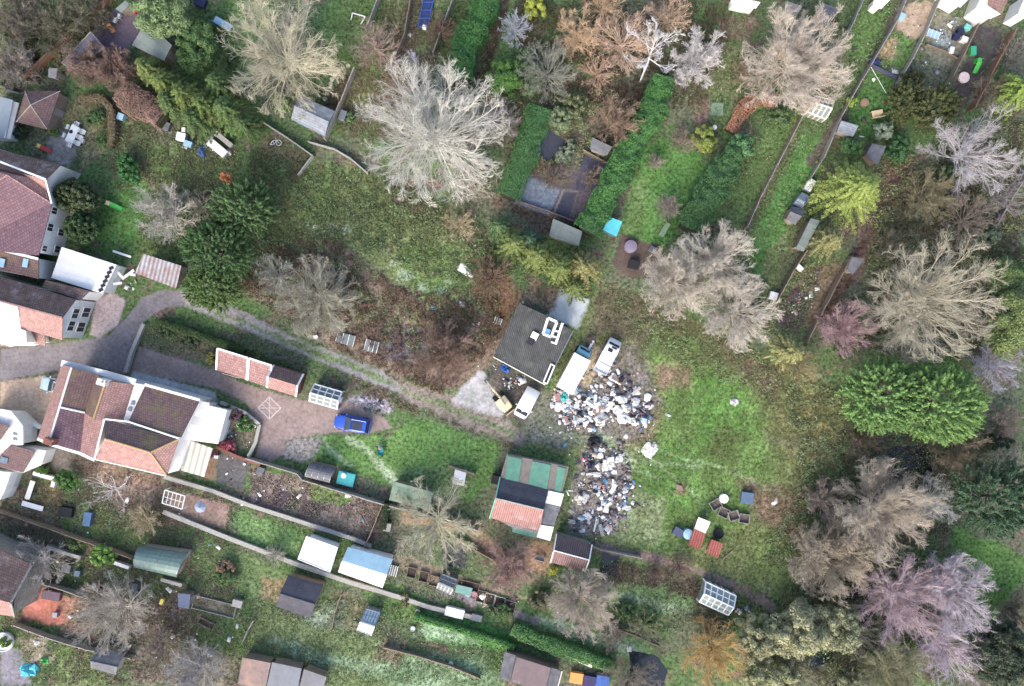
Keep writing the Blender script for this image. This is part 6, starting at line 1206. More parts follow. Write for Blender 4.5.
FN = [
 ([(119, -2), (76, 38), (30, 82)], 1.8, M_woodr, 'red brown board fence between the top left thicket and the toy yard', .16),
 ([(382, -4), (371, 25), (367, 32)], 1.4, M_woodg, 'grey fence right of the white goal frame', .16),
 ([(413, -4), (406, 38), (396, 62)], 1.5, M_wood, 'fence between the grass strip and the blue netting frame', .16),
 ([(456, -4), (444, 28), (434, 56)], 1.4, M_woodg, 'fence left of the dark laurel hedge at the top', .16),
 ([(356, 72), (342, 106), (327, 141)], 1.5, M_woodg, 'pale fence along the dark soil bed by the slatted shed', .2),
 ([(265, 124), (290, 140), (314, 157), (300, 176)], .9, M_conc, 'low grey frame fence round the plot with the white bicycle', .2),
 ([(310, 143), (335, 150), (352, 160), (368, 174)], .7, M_conc, 'low pale fence running from the slatted shed to the largest bare tree', .25),
 ([(904, -3), (893, 24), (868, 66), (848, 100), (836, 122), (820, 160), (806, 182)], 1.4, M_woodg, 'long pale fence beside the brown path at the upper right', .14),
 ([(862, -3), (850, 25), (840, 44)], 1.4, M_woodg, 'fence left of the narrow lawn under the white roofed shed', .14),
 ([(935, 2), (922, 34), (908, 62), (895, 84)], 1.4, M_woodg, 'grey fence between the tan gravel plot and the cluttered patio', .16),
 ([(974, 26), (962, 50), (947, 80)], 1.5, M_wood, 'fence between the cluttered plot and the tarmac yard', .14),
 ([(1008, 34), (990, 66), (967, 112)], 1.8, M_woodr, 'rust brown fence on the right of the tarmac yard', .22),
 ([(1024, 172), (1004, 204), (992, 226)], 1.3, M_woodg, 'pale leaning fence between bare trees at the right edge', .2),
 ([(848, 257), (830, 290), (816, 318), (804, 342)], 1.4, M_wood, 'tan fence left of the pink twigged tree', .2),
 ([(803, 252), (790, 272), (776, 298), (762, 324)], 1.4, M_wood, 'tan fence between the white boxes at the upper right', .2),
 ([(583, 151), (608, 165), (602, 184), (585, 226), (548, 212), (512, 200)], .7, M_wood, 'low brown timber edging round the membrane beds', .18),
 ([(745, 228), (760, 195), (775, 166), (799, 120)], 1.2, M_woodg, 'thin grey fence between the two narrow lawns', .12),
 ([(250, 457), (300, 472), (305, 478), (384, 502), (432, 514), (478, 528)], 1.5, M_woodg, 'long grey fence below the hot tub and the faded green shed', .2),
 ([(385, 500), (372, 532), (366, 545)], 1.2, M_wood, 'short fence running down to the white roofed sheds', .16),
 ([(343, 592), (336, 612), (333, 628)], 1.0, M_wood, 'short fence left of the small silver blue greenhouse', .14),
 ([(385, 645), (412, 652), (452, 664), (480, 676)], .9, M_wood, 'low brown fence across the frosty garden at the bottom', .2),
 ([(0, 508), (50, 525), (92, 540), (136, 556)], 1.3, M_wood, 'dark fence above the green ball shaped shrub', .14),
 ([(35, 578), (70, 588), (110, 602)], 1.2, M_woodg, 'pale fence above the red patio', .14),
 ([(18, 622), (50, 634), (90, 646), (135, 655)], 1.2, M_woodg, 'pale fence below the red patio', .16),
 ([(245, 640), (250, 628), (256, 618)], 1.1, M_woodg, 'small grey fence above the patchwork roofed shed', .14),
 ([(568, 536), (600, 548), (640, 556)], 1.0, M_woodg, 'low fence along the upper side of the dirt track', .14),
 ([(615, 626), (640, 636), (658, 644)], .9, M_wood, 'low mossy fence at the end of the frosty lawn', .2),
 ([(456, 538), (490, 556), (520, 575)], 1.0, M_wood, 'low brown fence above the cold frames', .14),
 ([(2, 86), (12, 92), (24, 96)], 1.1, M_conc, 'pale rail at the left edge above the summerhouse', .16),
 ([(700, 150), (690, 140)], .8, M_wood, 'short timber rail at the head of the bright lawn', .2),
 ([(228, 365), (215, 366)], .8, M_wood, 'short timber rail by the garages', .12),
]
for q, h, m, lb, w in FN: fence(q, h, m, lb, w)
WL = [
 ([(165, 511), (232, 538), (300, 564), (350, 581), (400, 596), (430, 606), (474, 616)], .5, M_conc, 'long pale concrete garden wall running diagonally through the lower left gardens', .42),
 ([(166, 476), (214, 490), (250, 504), (300, 520), (355, 538), (372, 545)], .6, M_conc, 'pale wall from the tiled house canopy down to the white roofed sheds', .36),
 ([(45, 427), (32, 421), (0, 412)], .9, M_white, 'white wall below the gravel forecourt', .3),
 ([(222, 402), (246, 412), (261, 424), (257, 442), (250, 456)], .6, M_conc, 'pale curved wall edging the driveway bed', .3),
 ([(218, 446), (240, 456), (262, 464)], .8, M_brick, 'brick and white garden wall right of the slatted canopy', .25),
 ([(37, 472), (58, 478), (56, 486)], .8, M_white, 'short white wall below the tiled house', .35),
 ([(128, 372), (134, 352), (146, 324)], .7, M_conc, 'pale wall with metal rail at the driveway entrance', .3),
 ([(50, 545), (70, 552), (84, 556)], .8, M_conc, 'short pale wall beside the bright green ball shrub', .3),
 ([(115, 560), (132, 566)], .8, M_white, 'short white wall left of the barrel shaped shed', .3),
 ([(163, 578), (184, 584)], .6, M_conc, 'short pale wall right of the barrel shaped shed', .3),
 ([(530, 639), (560, 650), (592, 664)], .5, M_cream, 'low cream wall above the ivy hedge at the bottom', .45),
]
for q, h, m, lb, w in WL: fence(q, h, m, lb, w, 4, 'garden_wall')
# ------------------------------------------------------------------ vehicles
M_bluec = mat('blue_car_paint', A(30, 82, 190), A(26, 74, 176), 1, rough=.28, bump=0, spec=.5)
M_silv = mat('pale_blue_car_paint', A(176, 200, 210), A(160, 186, 198), 1, rough=.3, bump=0, spec=.5)
M_vanw = mat('white_van_paint', A(246, 246, 244), A(232, 232, 230), 1, rough=.35, bump=.0)
M_wind = mat('vehicle_window', A(58, 66, 78), A(40, 46, 56), 1, rough=.1, bump=0, spec=.6)
M_lamp = mat('lamp_glass', A(220, 222, 220), A(200, 200, 200), 1, rough=.2, bump=0)
M_lampr = mat('red_lamp_glass', A(170, 40, 36), A(150, 34, 30), 1, rough=.2, bump=0)
def loft(secs, ny=9):            # secs: (x, halfwidth, ztop, zbottom, crown)
    m = MB(); n = ny
    for x, hw, zt, zb, rd in secs:
        pr = [(-hw * .96, zb), (-hw, zb + (zt - zb) * .45), (-hw * (1 - rd * .4), zt - rd * .3), (-hw * (1 - rd * 1.3), zt - .03), (0, zt), (hw * (1 - rd * 1.3), zt - .03), (hw * (1 - rd * .4), zt - rd * .3), (hw, zb + (zt - zb) * .45), (hw * .96, zb)]
        m.v += [Vector((x, y, z)) for y, z in pr]
    for k in range(len(secs) - 1):
        for i in range(n - 1): a = k * n + i; m.f.append((a, a + 1, a + n + 1, a + n))
        m.f.append((k * n + n - 1, k * n, (k + 1) * n, (k + 1) * n + n - 1))
    m.f.append(tuple(range(n))); m.f.append(tuple(reversed(range((len(secs) - 1) * n, len(secs) * n)))); return m
def car(name, label, px, py, deg, L, W, paint, kind='suv', cat='car'):
    p = P(px, py, 0) * ((HC - 1.0) / HC); p.z = 0; r = T(name, label, cat, p, math.radians(-deg)); h = L / 2; w = W / 2
    if kind == 'van':
        body = [(-h, w * .9, 1.55, .35, .08), (-h + .08, w * .97, 1.82, .3, .1), (h * .42, w, 1.84, .28, .1), (h * .52, w * .98, 1.7, .28, .12), (h * .78, w * .95, 1.08, .28, .16), (h * .97, w * .86, .86, .3, .2), (h, w * .7, .62, .36, .2)]
    elif kind == 'pickup':
        body = [(-h, w * .95, 1.05, .4, .06), (-h + .1, w, 1.1, .35, .06), (-.05, w, 1.1, .32, .06), (.02, w, 1.15, .32, .06), (h * .6, w * .98, 1.1, .32, .12), (h * .95, w * .92, .95, .34, .2), (h, w * .8, .7, .4, .2)]
    else:
        body = [(-h, w * .8, .95, .38, .2), (-h + .14, w * .94, 1.06, .3, .2), (-h * .5, w, 1.1, .28, .18), (h * .25, w, 1.08, .28, .18), (h * .6, w * .97, 1.0, .28, .2), (h * .92, w * .86, .84, .3, .25), (h, w * .68, .6, .36, .25)]
    b = loft(body).build('body', paint, r, local=True, smooth=True)
    if kind != 'van':
        x0, x1 = (-h + .12, h * .38) if kind == 'suv' else (.0, h * .62)
        g = loft([(x0, w * .84, 1.1, 1.0, .1), (x0 + .35, w * .8, 1.52, 1.0, .14), (x1 - .75, w * .8, 1.56, 1.0, .14), (x1, w * .84, 1.1, 1.0, .1)]).build('windows', M_wind, r, local=True, smooth=False)
        rfm = loft([(x0 + .3, w * .72, 1.565, 1.5, .12), (x0 + .8, w * .74, 1.61, 1.5, .12), (x1 - .72, w * .72, 1.6, 1.5, .12)]).build('roof', paint, r, local=True, smooth=True)
        if kind == 'suv':
            MB().box(((x0 + x1) / 2 - .1, 0, 1.62), ((x1 - x0) * .42, W * .46, .02)).build('sunroof', M_wind, r, local=True)
            for s in (-1, 1): MB().tube((x0 + .4, s * w * .66, 1.66), (x1 - .8, s * w * .66, 1.66), .03).build('roof_rail', M_trim, r, local=True)
    else:
        MB().face([(h * .50, -w * .8, 1.74), (h * .50, w * .8, 1.74), (h * .76, w * .84, 1.14), (h * .76, -w * .84, 1.14)]).build('windscreen', M_wind, r, local=True)
        for s in (-1, 1): MB().box((h * .42, s * (w + .01), 1.35), (h * .3, .02, .4)).build('side_window', M_wind, r, local=True)
    for sx in (-.62, .62):
        for s in (-1, 1):
            wh = MB().tube((sx * h, s * (w - .2), .32), (sx * h, s * (w + .02), .32), .32, n=14).build('wheel', M_black, r, local=True)
            MB().tube((sx * h, s * (w + .02), .32), (sx * h, s * (w + .03), .32), .19, n=10).build('rim', M_metal, wh, local=True)
    for s in (-1, 1):
        MB().box((h * .9, s * w * .68, .72), (.16, .3, .12)).build('headlight', M_lamp, r, local=True)
        MB().box((-h + .04, s * w * .78, .85), (.08, .2, .2)).build('tail_light', M_lampr, r, local=True)
        MB().box((h * .36, s * (w + .1), 1.08), (.16, .2, .14)).build('mirror', paint, r, local=True)
    return r
car('parked_car', 'bright blue car parked at the end of the driveway', 352, 424, 190, 4.4, 1.85, M_bluec)
car('parked_car', 'pale silvery blue car on the gravel forecourt, half hidden under the tiled house roof', 55, 386, 192, 3.9, 1.7, M_silv)
car('parked_van', 'small white van parked below the workshop roof', 526.5, 403, 118, 3.8, 1.75, M_vanw, 'van', 'van')
# old white pickup shell
p = P(607, 356, 0); r = T('old_flatbed_truck', 'old white flatbed truck with dark cab windows above the rubbish heap', 'truck', p, math.radians(62.5))
MB().box((-.9, 0, .85), (2.5, 1.7, .12)).build('bed', M_vanw, r, local=True)
for s in (-1, 1): MB().box((-.9, s * .83, 1.05), (2.5, .05, .34)).build('side_board', M_trim, r, local=True)
MB().box((-1.0, 0, .93), (.08, 1.55, .05)).build('bed_rib', M_metal, r, local=True); MB().box((-2.14, 0, 1.05), (.05, 1.7, .34)).build('tailboard', M_trim, r, local=True)
loft([(.35, .8, 1.0, .4, .08), (.4, .83, 1.75, .4, .1), (1.3, .83, 1.75, .4, .1), (1.75, .82, 1.1, .4, .12), (2.15, .76, .95, .4, .18), (2.2, .6, .7, .45, .2)]).build('cab', M_vanw, r, local=True, smooth=True)
for x0, x1, yy in ((.5, .95, .6), (1.05, 1.3, .3)): MB().box(((x0 + x1) / 2, yy - .45, 1.765), (x1 - x0, .62, .03)).build('roof_hole', M_dark, r, local=True)
MB().face([(1.38, -.64, 1.68), (1.38, .64, 1.68), (1.68, .66, 1.24), (1.68, -.66, 1.24)]).build('windscreen', M_wind, r, local=True)
for sx in (-1.3, 1.5):
    for s in (-1, 1): MB().tube((sx, s * .62, .34), (sx, s * .85, .34), .34, n=12).build('wheel', M_black, r, local=True)
# box lorry
p = P(574, 371, 0) * .985; p.z = 0; r = T('box_lorry', 'white box bodied lorry with pale teal cab beside the workshop', 'lorry', p, math.radians(62))
MB().box((-.3, 0, 1.75), (4.5, 2.15, 2.0)).build('cargo_box', M_wroof, r, local=True, bevel=.04)
MB().box((-.3, 0, 2.76), (4.3, .05, .03)).build('roof_rib', M_trim, r, local=True)
cabm = mat('pale_teal_paint', A(150, 206, 214), A(130, 190, 200), 1, rough=.4, bump=0)
loft([(2.05, .8, 1.0, .4, .08), (2.1, .85, 1.8, .4, .1), (2.6, .85, 1.78, .4, .1), (3.0, .82, 1.1, .4, .12), (3.15, .7, .8, .45, .18)]).build('cab', cabm, r, local=True, smooth=True)
MB().face([(2.72, -.6, 1.66), (2.72, .6, 1.66), (2.95, .62, 1.24), (2.95, -.62, 1.24)]).build('windscreen', M_wind, r, local=True)
MB().box((-.3, 0, .62), (4.4, .9, .2)).build('chassis', M_black, r, local=True)
for sx in (-1.4, 2.5):
    for s in (-1, 1): MB().tube((sx, s * .65, .42), (sx, s * .95, .42), .42, n=12).build('wheel', M_black, r, local=True)
# mini digger
M_dig = mat('cream_digger_paint', A(232, 214, 166), A(210, 190, 146), 2, rough=.5, bump=.05)
p = P(503, 402, 0); r = T('mini_digger', 'cream mini digger with its arm stretched up left beside the white van', 'digger', p, math.radians(128))
for s in (-1, 1):
    tr = MB(); tr.box((0, s * .55, .25), (2.0, .34, .42)); tr.tube((-1, s * .55 - .17, .25), (-1, s * .55 + .17, .25), .21, n=10); tr.tube((1, s * .55 - .17, .25), (1, s * .55 + .17, .25), .21, n=10); tr.build('track', M_black, r, local=True)
loft([(-1.1, .55, 1.0, .5, .2), (-.9, .7, 1.15, .48, .2), (0, .72, 1.15, .48, .15), (.6, .68, .8, .48, .15)]).build('body', M_dig, r, local=True, smooth=True)
cb = MB()
for sx in (-.35, .5):
    for s in (-.02, .62): cb.tube((sx, s, .8), (sx, s, 2.2), .05, n=4)
cb.box((.08, .3, 2.23), (1.05, .8, .06)); cb.build('canopy_frame', M_dig, r, local=True); MB().box((-.1, .3, 1.15), (.5, .5, .4)).build('seat', M_black, r, local=True)
MB().tube((.7, -.1, .9), (2.0, -.1, 2.3), .13, .1).build('boom', M_dig, r, local=True); MB().tube((2.0, -.1, 2.3), (3.2, -.1, 1.0), .09, .08).build('dipper_arm', M_dig, r, local=True)
MB().slab([(3.0, -.4, 1.0), (3.5, -.4, .75), (3.5, .2, .75), (3.0, .2, 1.0)], .3).build('bucket', M_metal, r, local=True)
MB().tube((.8, .05, 1.2), (1.6, .05, 2.1), .04).build('hydraulic_ram', M_metal, r, local=True)
MB().box((-1.5, 0, .35), (.08, 1.3, .4)).build('dozer_blade', M_dig, r, local=True)
# ------------------------------------------------------------------ garden things
def one(m, name, mt, label, cat, group=None, bevel=0): return m.build(name, mt, None, label, cat, group, bevel=bevel)
def crate(px, py, L, W, H, deg, mt, label, name='crate', cat='crate', group=None, hollow=True, fill=None):
    p = P(px, py, 0); r = T(name, label, cat, p, math.radians(-deg), group); t = .05
    for s in (-1, 1):
        MB().box((0, s * (W / 2 - t / 2), H / 2), (L, t, H)).build('side_board', mt, r, local=True)
        MB().box((s * (L / 2 - t / 2), 0, H / 2), (t, W - 2 * t, H)).build('end_board', mt, r, local=True)
    MB().box((0, 0, H * (.15 if hollow else .7)), (L - 2 * t, W - 2 * t, .06)).build('base' if not fill else 'filling', fill or mt, r, local=True); return r
def lidbox(px, py, L, W, H, deg, mt, lidm, label, name='storage_box', cat='box', group=None):
    p = P(px, py, 0); r = T(name, label, cat, p, math.radians(-deg), group)
    MB().box((0, 0, H * .46), (L * .94, W * .94, H * .92), taper=1.0).build('body', mt, r, local=True, bevel=.02); MB().box((0, 0, H * .95), (L, W, H * .08 + .02), taper=.96).build('lid', lidm, r, local=True, bevel=.015); return r
def chair(px, py, deg, mt, label, group=None):
    r = T('garden_chair', label, 'chair', P(px, py, 0), math.radians(-deg), group)
    MB().box((0, 0, .45), (.5, .5, .05)).build('seat', mt, r, local=True); MB().box((-.25, 0, .72), (.05, .5, .5), 0).build('backrest', mt, r, local=True)
    for a in (-.21, .21):
        for b in (-.21, .21): MB().box((a, b, .22), (.05, .05, .42)).build('leg', mt, r, local=True)
    for b in (-.26, .26): MB().box((0, b, .64), (.45, .05, .04)).build('armrest', mt, r, local=True)
    return r
def table(px, py, L, W, deg, mt, label, name='garden_table', H=.74):
    r = T(name, label, 'table', P(px, py, 0), math.radians(-deg)); MB().box((0, 0, H), (L, W, .05)).build('tabletop', mt, r, local=True, bevel=.01)
    for a in (-1, 1):
        for b in (-1, 1): MB().box((a * (L / 2 - .1), b * (W / 2 - .1), H / 2 - .02), (.07, .07, H - .05)).build('leg', mt, r, local=True)
    return r
def disc(px, py, R, H, mt, label, name, cat, rim=None, inner=None):
    p = P(px, py, 0); r = T(name, label, cat, p)
    MB().lathe([(R, 0), (R * 1.0, H), (R * .93, H), (R * .93, H * .75)], 24).build('rim' if inner else 'body', mt, r, local=True)
    if inner: MB().lathe([(R * .92, H * .5), (R * .92, H * .6), (R * .5, H * .61)], 24).build('inside', inner, r, local=True)
    else: MB().lathe([(R * .95, H * .98), (R * .6, H * 1.08), (.02, H * 1.12)], 24).build('lid', mt, r, local=True)
    return r
# white dining set
table(75.5, 135.5, 2.1, 1.0, 114, M_trim, 'white garden dining table on the patio at the upper left')
for i, (dx, dy, dg, w_) in enumerate([(-1.35, -.1, 114, 'head of the table, lower end'), (1.35, .1, 294, 'head of the table, upper end'), (.55, .95, 204, 'left long side, upper'), (-.55, .95, 204, 'left long side, lower'), (.75, -.95, 24, 'right long side, uppermost of three'), (0, -.95, 24, 'right long side, middle of three'), (-.75, -.95, 24, 'right long side, lowest of three')]):
    a = math.radians(66); x = dx * math.cos(a) - dy * math.sin(a); y = dx * math.sin(a) + dy * math.cos(a)
    chair(75.5 + x / S, 135.5 - y / S, dg, M_trim, 'white garden chair, ' + w_, 'white chairs round the garden table')
MB().lathe([(.18, .77), (.22, .85), (.1, .95)], 12, P(74.5, 133.5, 0)).build('flower_pot', M_black, None, 'small dark pot standing on the white garden table', 'pot')
crate(83, 141, .5, .5, .4, 20, M_trim, 'small white stool at the lower right of the garden table', 'stool', 'stool', hollow=False)
# play things
def slide(px, py, deg, cm, cm2, label, L=1.8):
    r = T('slide', label, 'slide', P(px, py, 0), math.radians(-deg))
    MB().slab([(L * .5, -.22, .15), (L * .5, .22, .15), (-L * .1, .22, .95), (-L * .1, -.22, .95)], .06).build('chute', cm, r, local=True)
    for s in (-1, 1): MB().slab([(L * .5, s * .24 - .03, .25), (L * .5, s * .24 + .03, .25), (-L * .1, s * .24 + .03, 1.08), (-L * .1, s * .24 - .03, 1.08)], .16).build('side_rail', cm, r, local=True)
    MB().box((-L * .25, 0, .48), (L * .28, .55, .95), taper=.9).build('platform', cm2, r, local=True, bevel=.04)
    for s in (-1, 1): MB().tube((-L * .42, s * .25, 0), (-L * .3, s * .22, 1.25), .04).build('ladder_rail', cm2, r, local=True)
    return r
M_or = mat('orange_plastic', A(240, 160, 60), A(220, 140, 50), 3, rough=.4, bump=0); M_gr = mat('bright_green_plastic', A(60, 190, 70), A(50, 170, 60), 3, rough=.4, bump=0)
M_rd = mat('red_plastic', A(214, 70, 60), A(190, 56, 50), 3, rough=.4, bump=0); M_yl = mat('yellow_plastic', A(232, 214, 80), A(214, 190, 70), 3, rough=.4, bump=0)
M_ltan = mat('tan_plastic', A(236, 206, 160), A(220, 190, 140), 3, rough=.4, bump=0)
slide(115, 206, 25, M_gr, M_ltan, 'tan climbing frame with bright green slide on the small lawn', 2.0)
slide(110, 26, 55, M_or, M_bluet, 'orange slide with blue side in the toy yard', 1.9)
slide(46, 149, 25, M_rd, M_yl, 'red slide with yellow and blue steps beside the upper house wing', 1.7)
slide(975, 66, 100, M_gr, M_gr, 'light green slide on the tarmac yard at the upper right', 1.8)
lidbox(971, 52, .7, 1.1, .6, 0, M_gr, mat('sea_green_plastic', A(40, 176, 130), A(34, 156, 116), 3, rough=.4, bump=0), 'sea green toy box on the tarmac yard at the upper right')
disc(963, 78, .65, .3, mat('pinkish_white', A(240, 216, 212), A(226, 200, 196), 3), 'round pinkish white paddling pool below the light green slide', 'paddling_pool', 'pool')
for x, y, lb in ((117, 22, 'left white plastic chair in the toy yard'), (121, 18, 'right white plastic chair in the toy yard')): chair(x, y, 200, M_trim, lb)
lidbox(137, 11, .5, .9, .5, 30, M_rd, M_rd, 'small red toy car box at the edge of the toy yard')
disc(5, 641, 1.15, .45, M_trim, 'round pool with thick white rim at the left edge', 'paddling_pool', 'pool', inner=M_dark)
# goal frame
r = T('football_goal', 'small white goal frame standing on the top lawn', 'goal', P(357, 17, 0))
gp = [P(351, 20), P(352.5, 13, 1.2), P(365, 16.5, 1.2), P(361, 24)]
for a, b, n_ in ((gp[0], gp[1], 'side_post'), (gp[1], gp[2], 'crossbar'), (gp[2], gp[3], 'side_post')): MB().tube(a, b, .07).build(n_, M_trim, r)
MB().tube(P(365, 16.5, 1.2), P(365, 18, 0), .06).build('side_post', M_trim, r)
# stepping stones
for i, (x, y) in enumerate([(348, 66), (343, 67.5), (338, 71), (335, 75), (332, 79.5), (330.5, 84), (329, 89), (327, 94), (325, 99)]):
    lb = 'pale stepping stone in the curve round the soil bed, ' + ['topmost', 'second from the top', 'third from the top', 'fourth from the top', 'the middle one', 'fourth from the shed', 'third from the shed', 'second from the shed', 'nearest the shed'][i]
    MB().lathe([(.28, 0), (.29, .05), (.25, .08)], 9, P(x, y, 0)).build('stepping_stone', mat('cream_stone', A(232, 220, 192), A(206, 194, 168), 4), None, lb, 'stone', 'stepping stones by the soil bed')
# blue netting frame
r = T('netting_frame', 'long blue netted frame in the narrow garden at the top', 'frame', P(426, 12, 0))
nb_ = mat('dark_blue_netting', A(52, 70, 128), A(38, 50, 92), 6, bump=.5)
for a, b in (((424, -3), (418, 28)), ((434, -3), (428, 27))): MB().tube(P(*a, .5), P(*b, .5), .06).build('rail', M_bluet, r)
for y in (2, 10, 18, 26): MB().tube(P(424 - y * .2, y, .5), P(433 - y * .2, y, .5), .05).build('hoop', M_bluet, r)
MB().slab(C3((424, -2, .42), (433, -2, .42), (428, 26, .42), (419, 26, .42)), .04).build('net', nb_, r)
lidbox(425, 28.5, .5, .5, .6, 10, M_trim, M_trim, 'small white box at the lower end of the blue netted frame')
lidbox(412, 60, 1.0, .7, .5, 20, M_felt, M_felt, 'grey box near the top of the largest bare tree')
lidbox(344, 117, .8, 1.2, .9, 20, M_felt, M_metal, 'grey water butt stand beside the slatted shed', 'water_butt', 'water butt')
# bicycle
def bicycle(px, py, deg, mt, label):
    r = T('bicycle', label, 'bicycle', P(px, py, 0), math.radians(-deg))
    for x in (-.5, .5):
        w = MB(); pr = None
        for i in range(17):
            t = i / 16 * 2 * math.pi; p = Vector((x + .33 * math.cos(t), .33 * math.sin(t), .12 + .05 * math.cos(t)))
            if pr: w.tube(pr, p, .035, n=4)
            pr = p
        w.build('wheel', M_black if x < 0 else mt, r, local=True)
    f = MB(); pts = [(-.5, 0), (-.05, -.05), (.3, .35), (-.15, .4), (-.5, 0), (-.15, .4), (-.05, -.05), (.3, .35), (.5, 0)]
    for a, b in zip(pts[:-1], pts[1:]): f.tube((a[0], a[1], .16), (b[0], b[1], .16), .035, n=5)
    f.build('frame', mt, r, local=True); MB().box((-.17, .5, .18), (.28, .12, .06)).build('saddle', M_black, r, local=True); MB().tube((.3, .45, .1), (.3, .5, .5), .03).build('handlebar', mt, r, local=True)
bicycle(275, 144, -12, M_trim, 'white bicycle lying in the framed plot below the slatted shed')
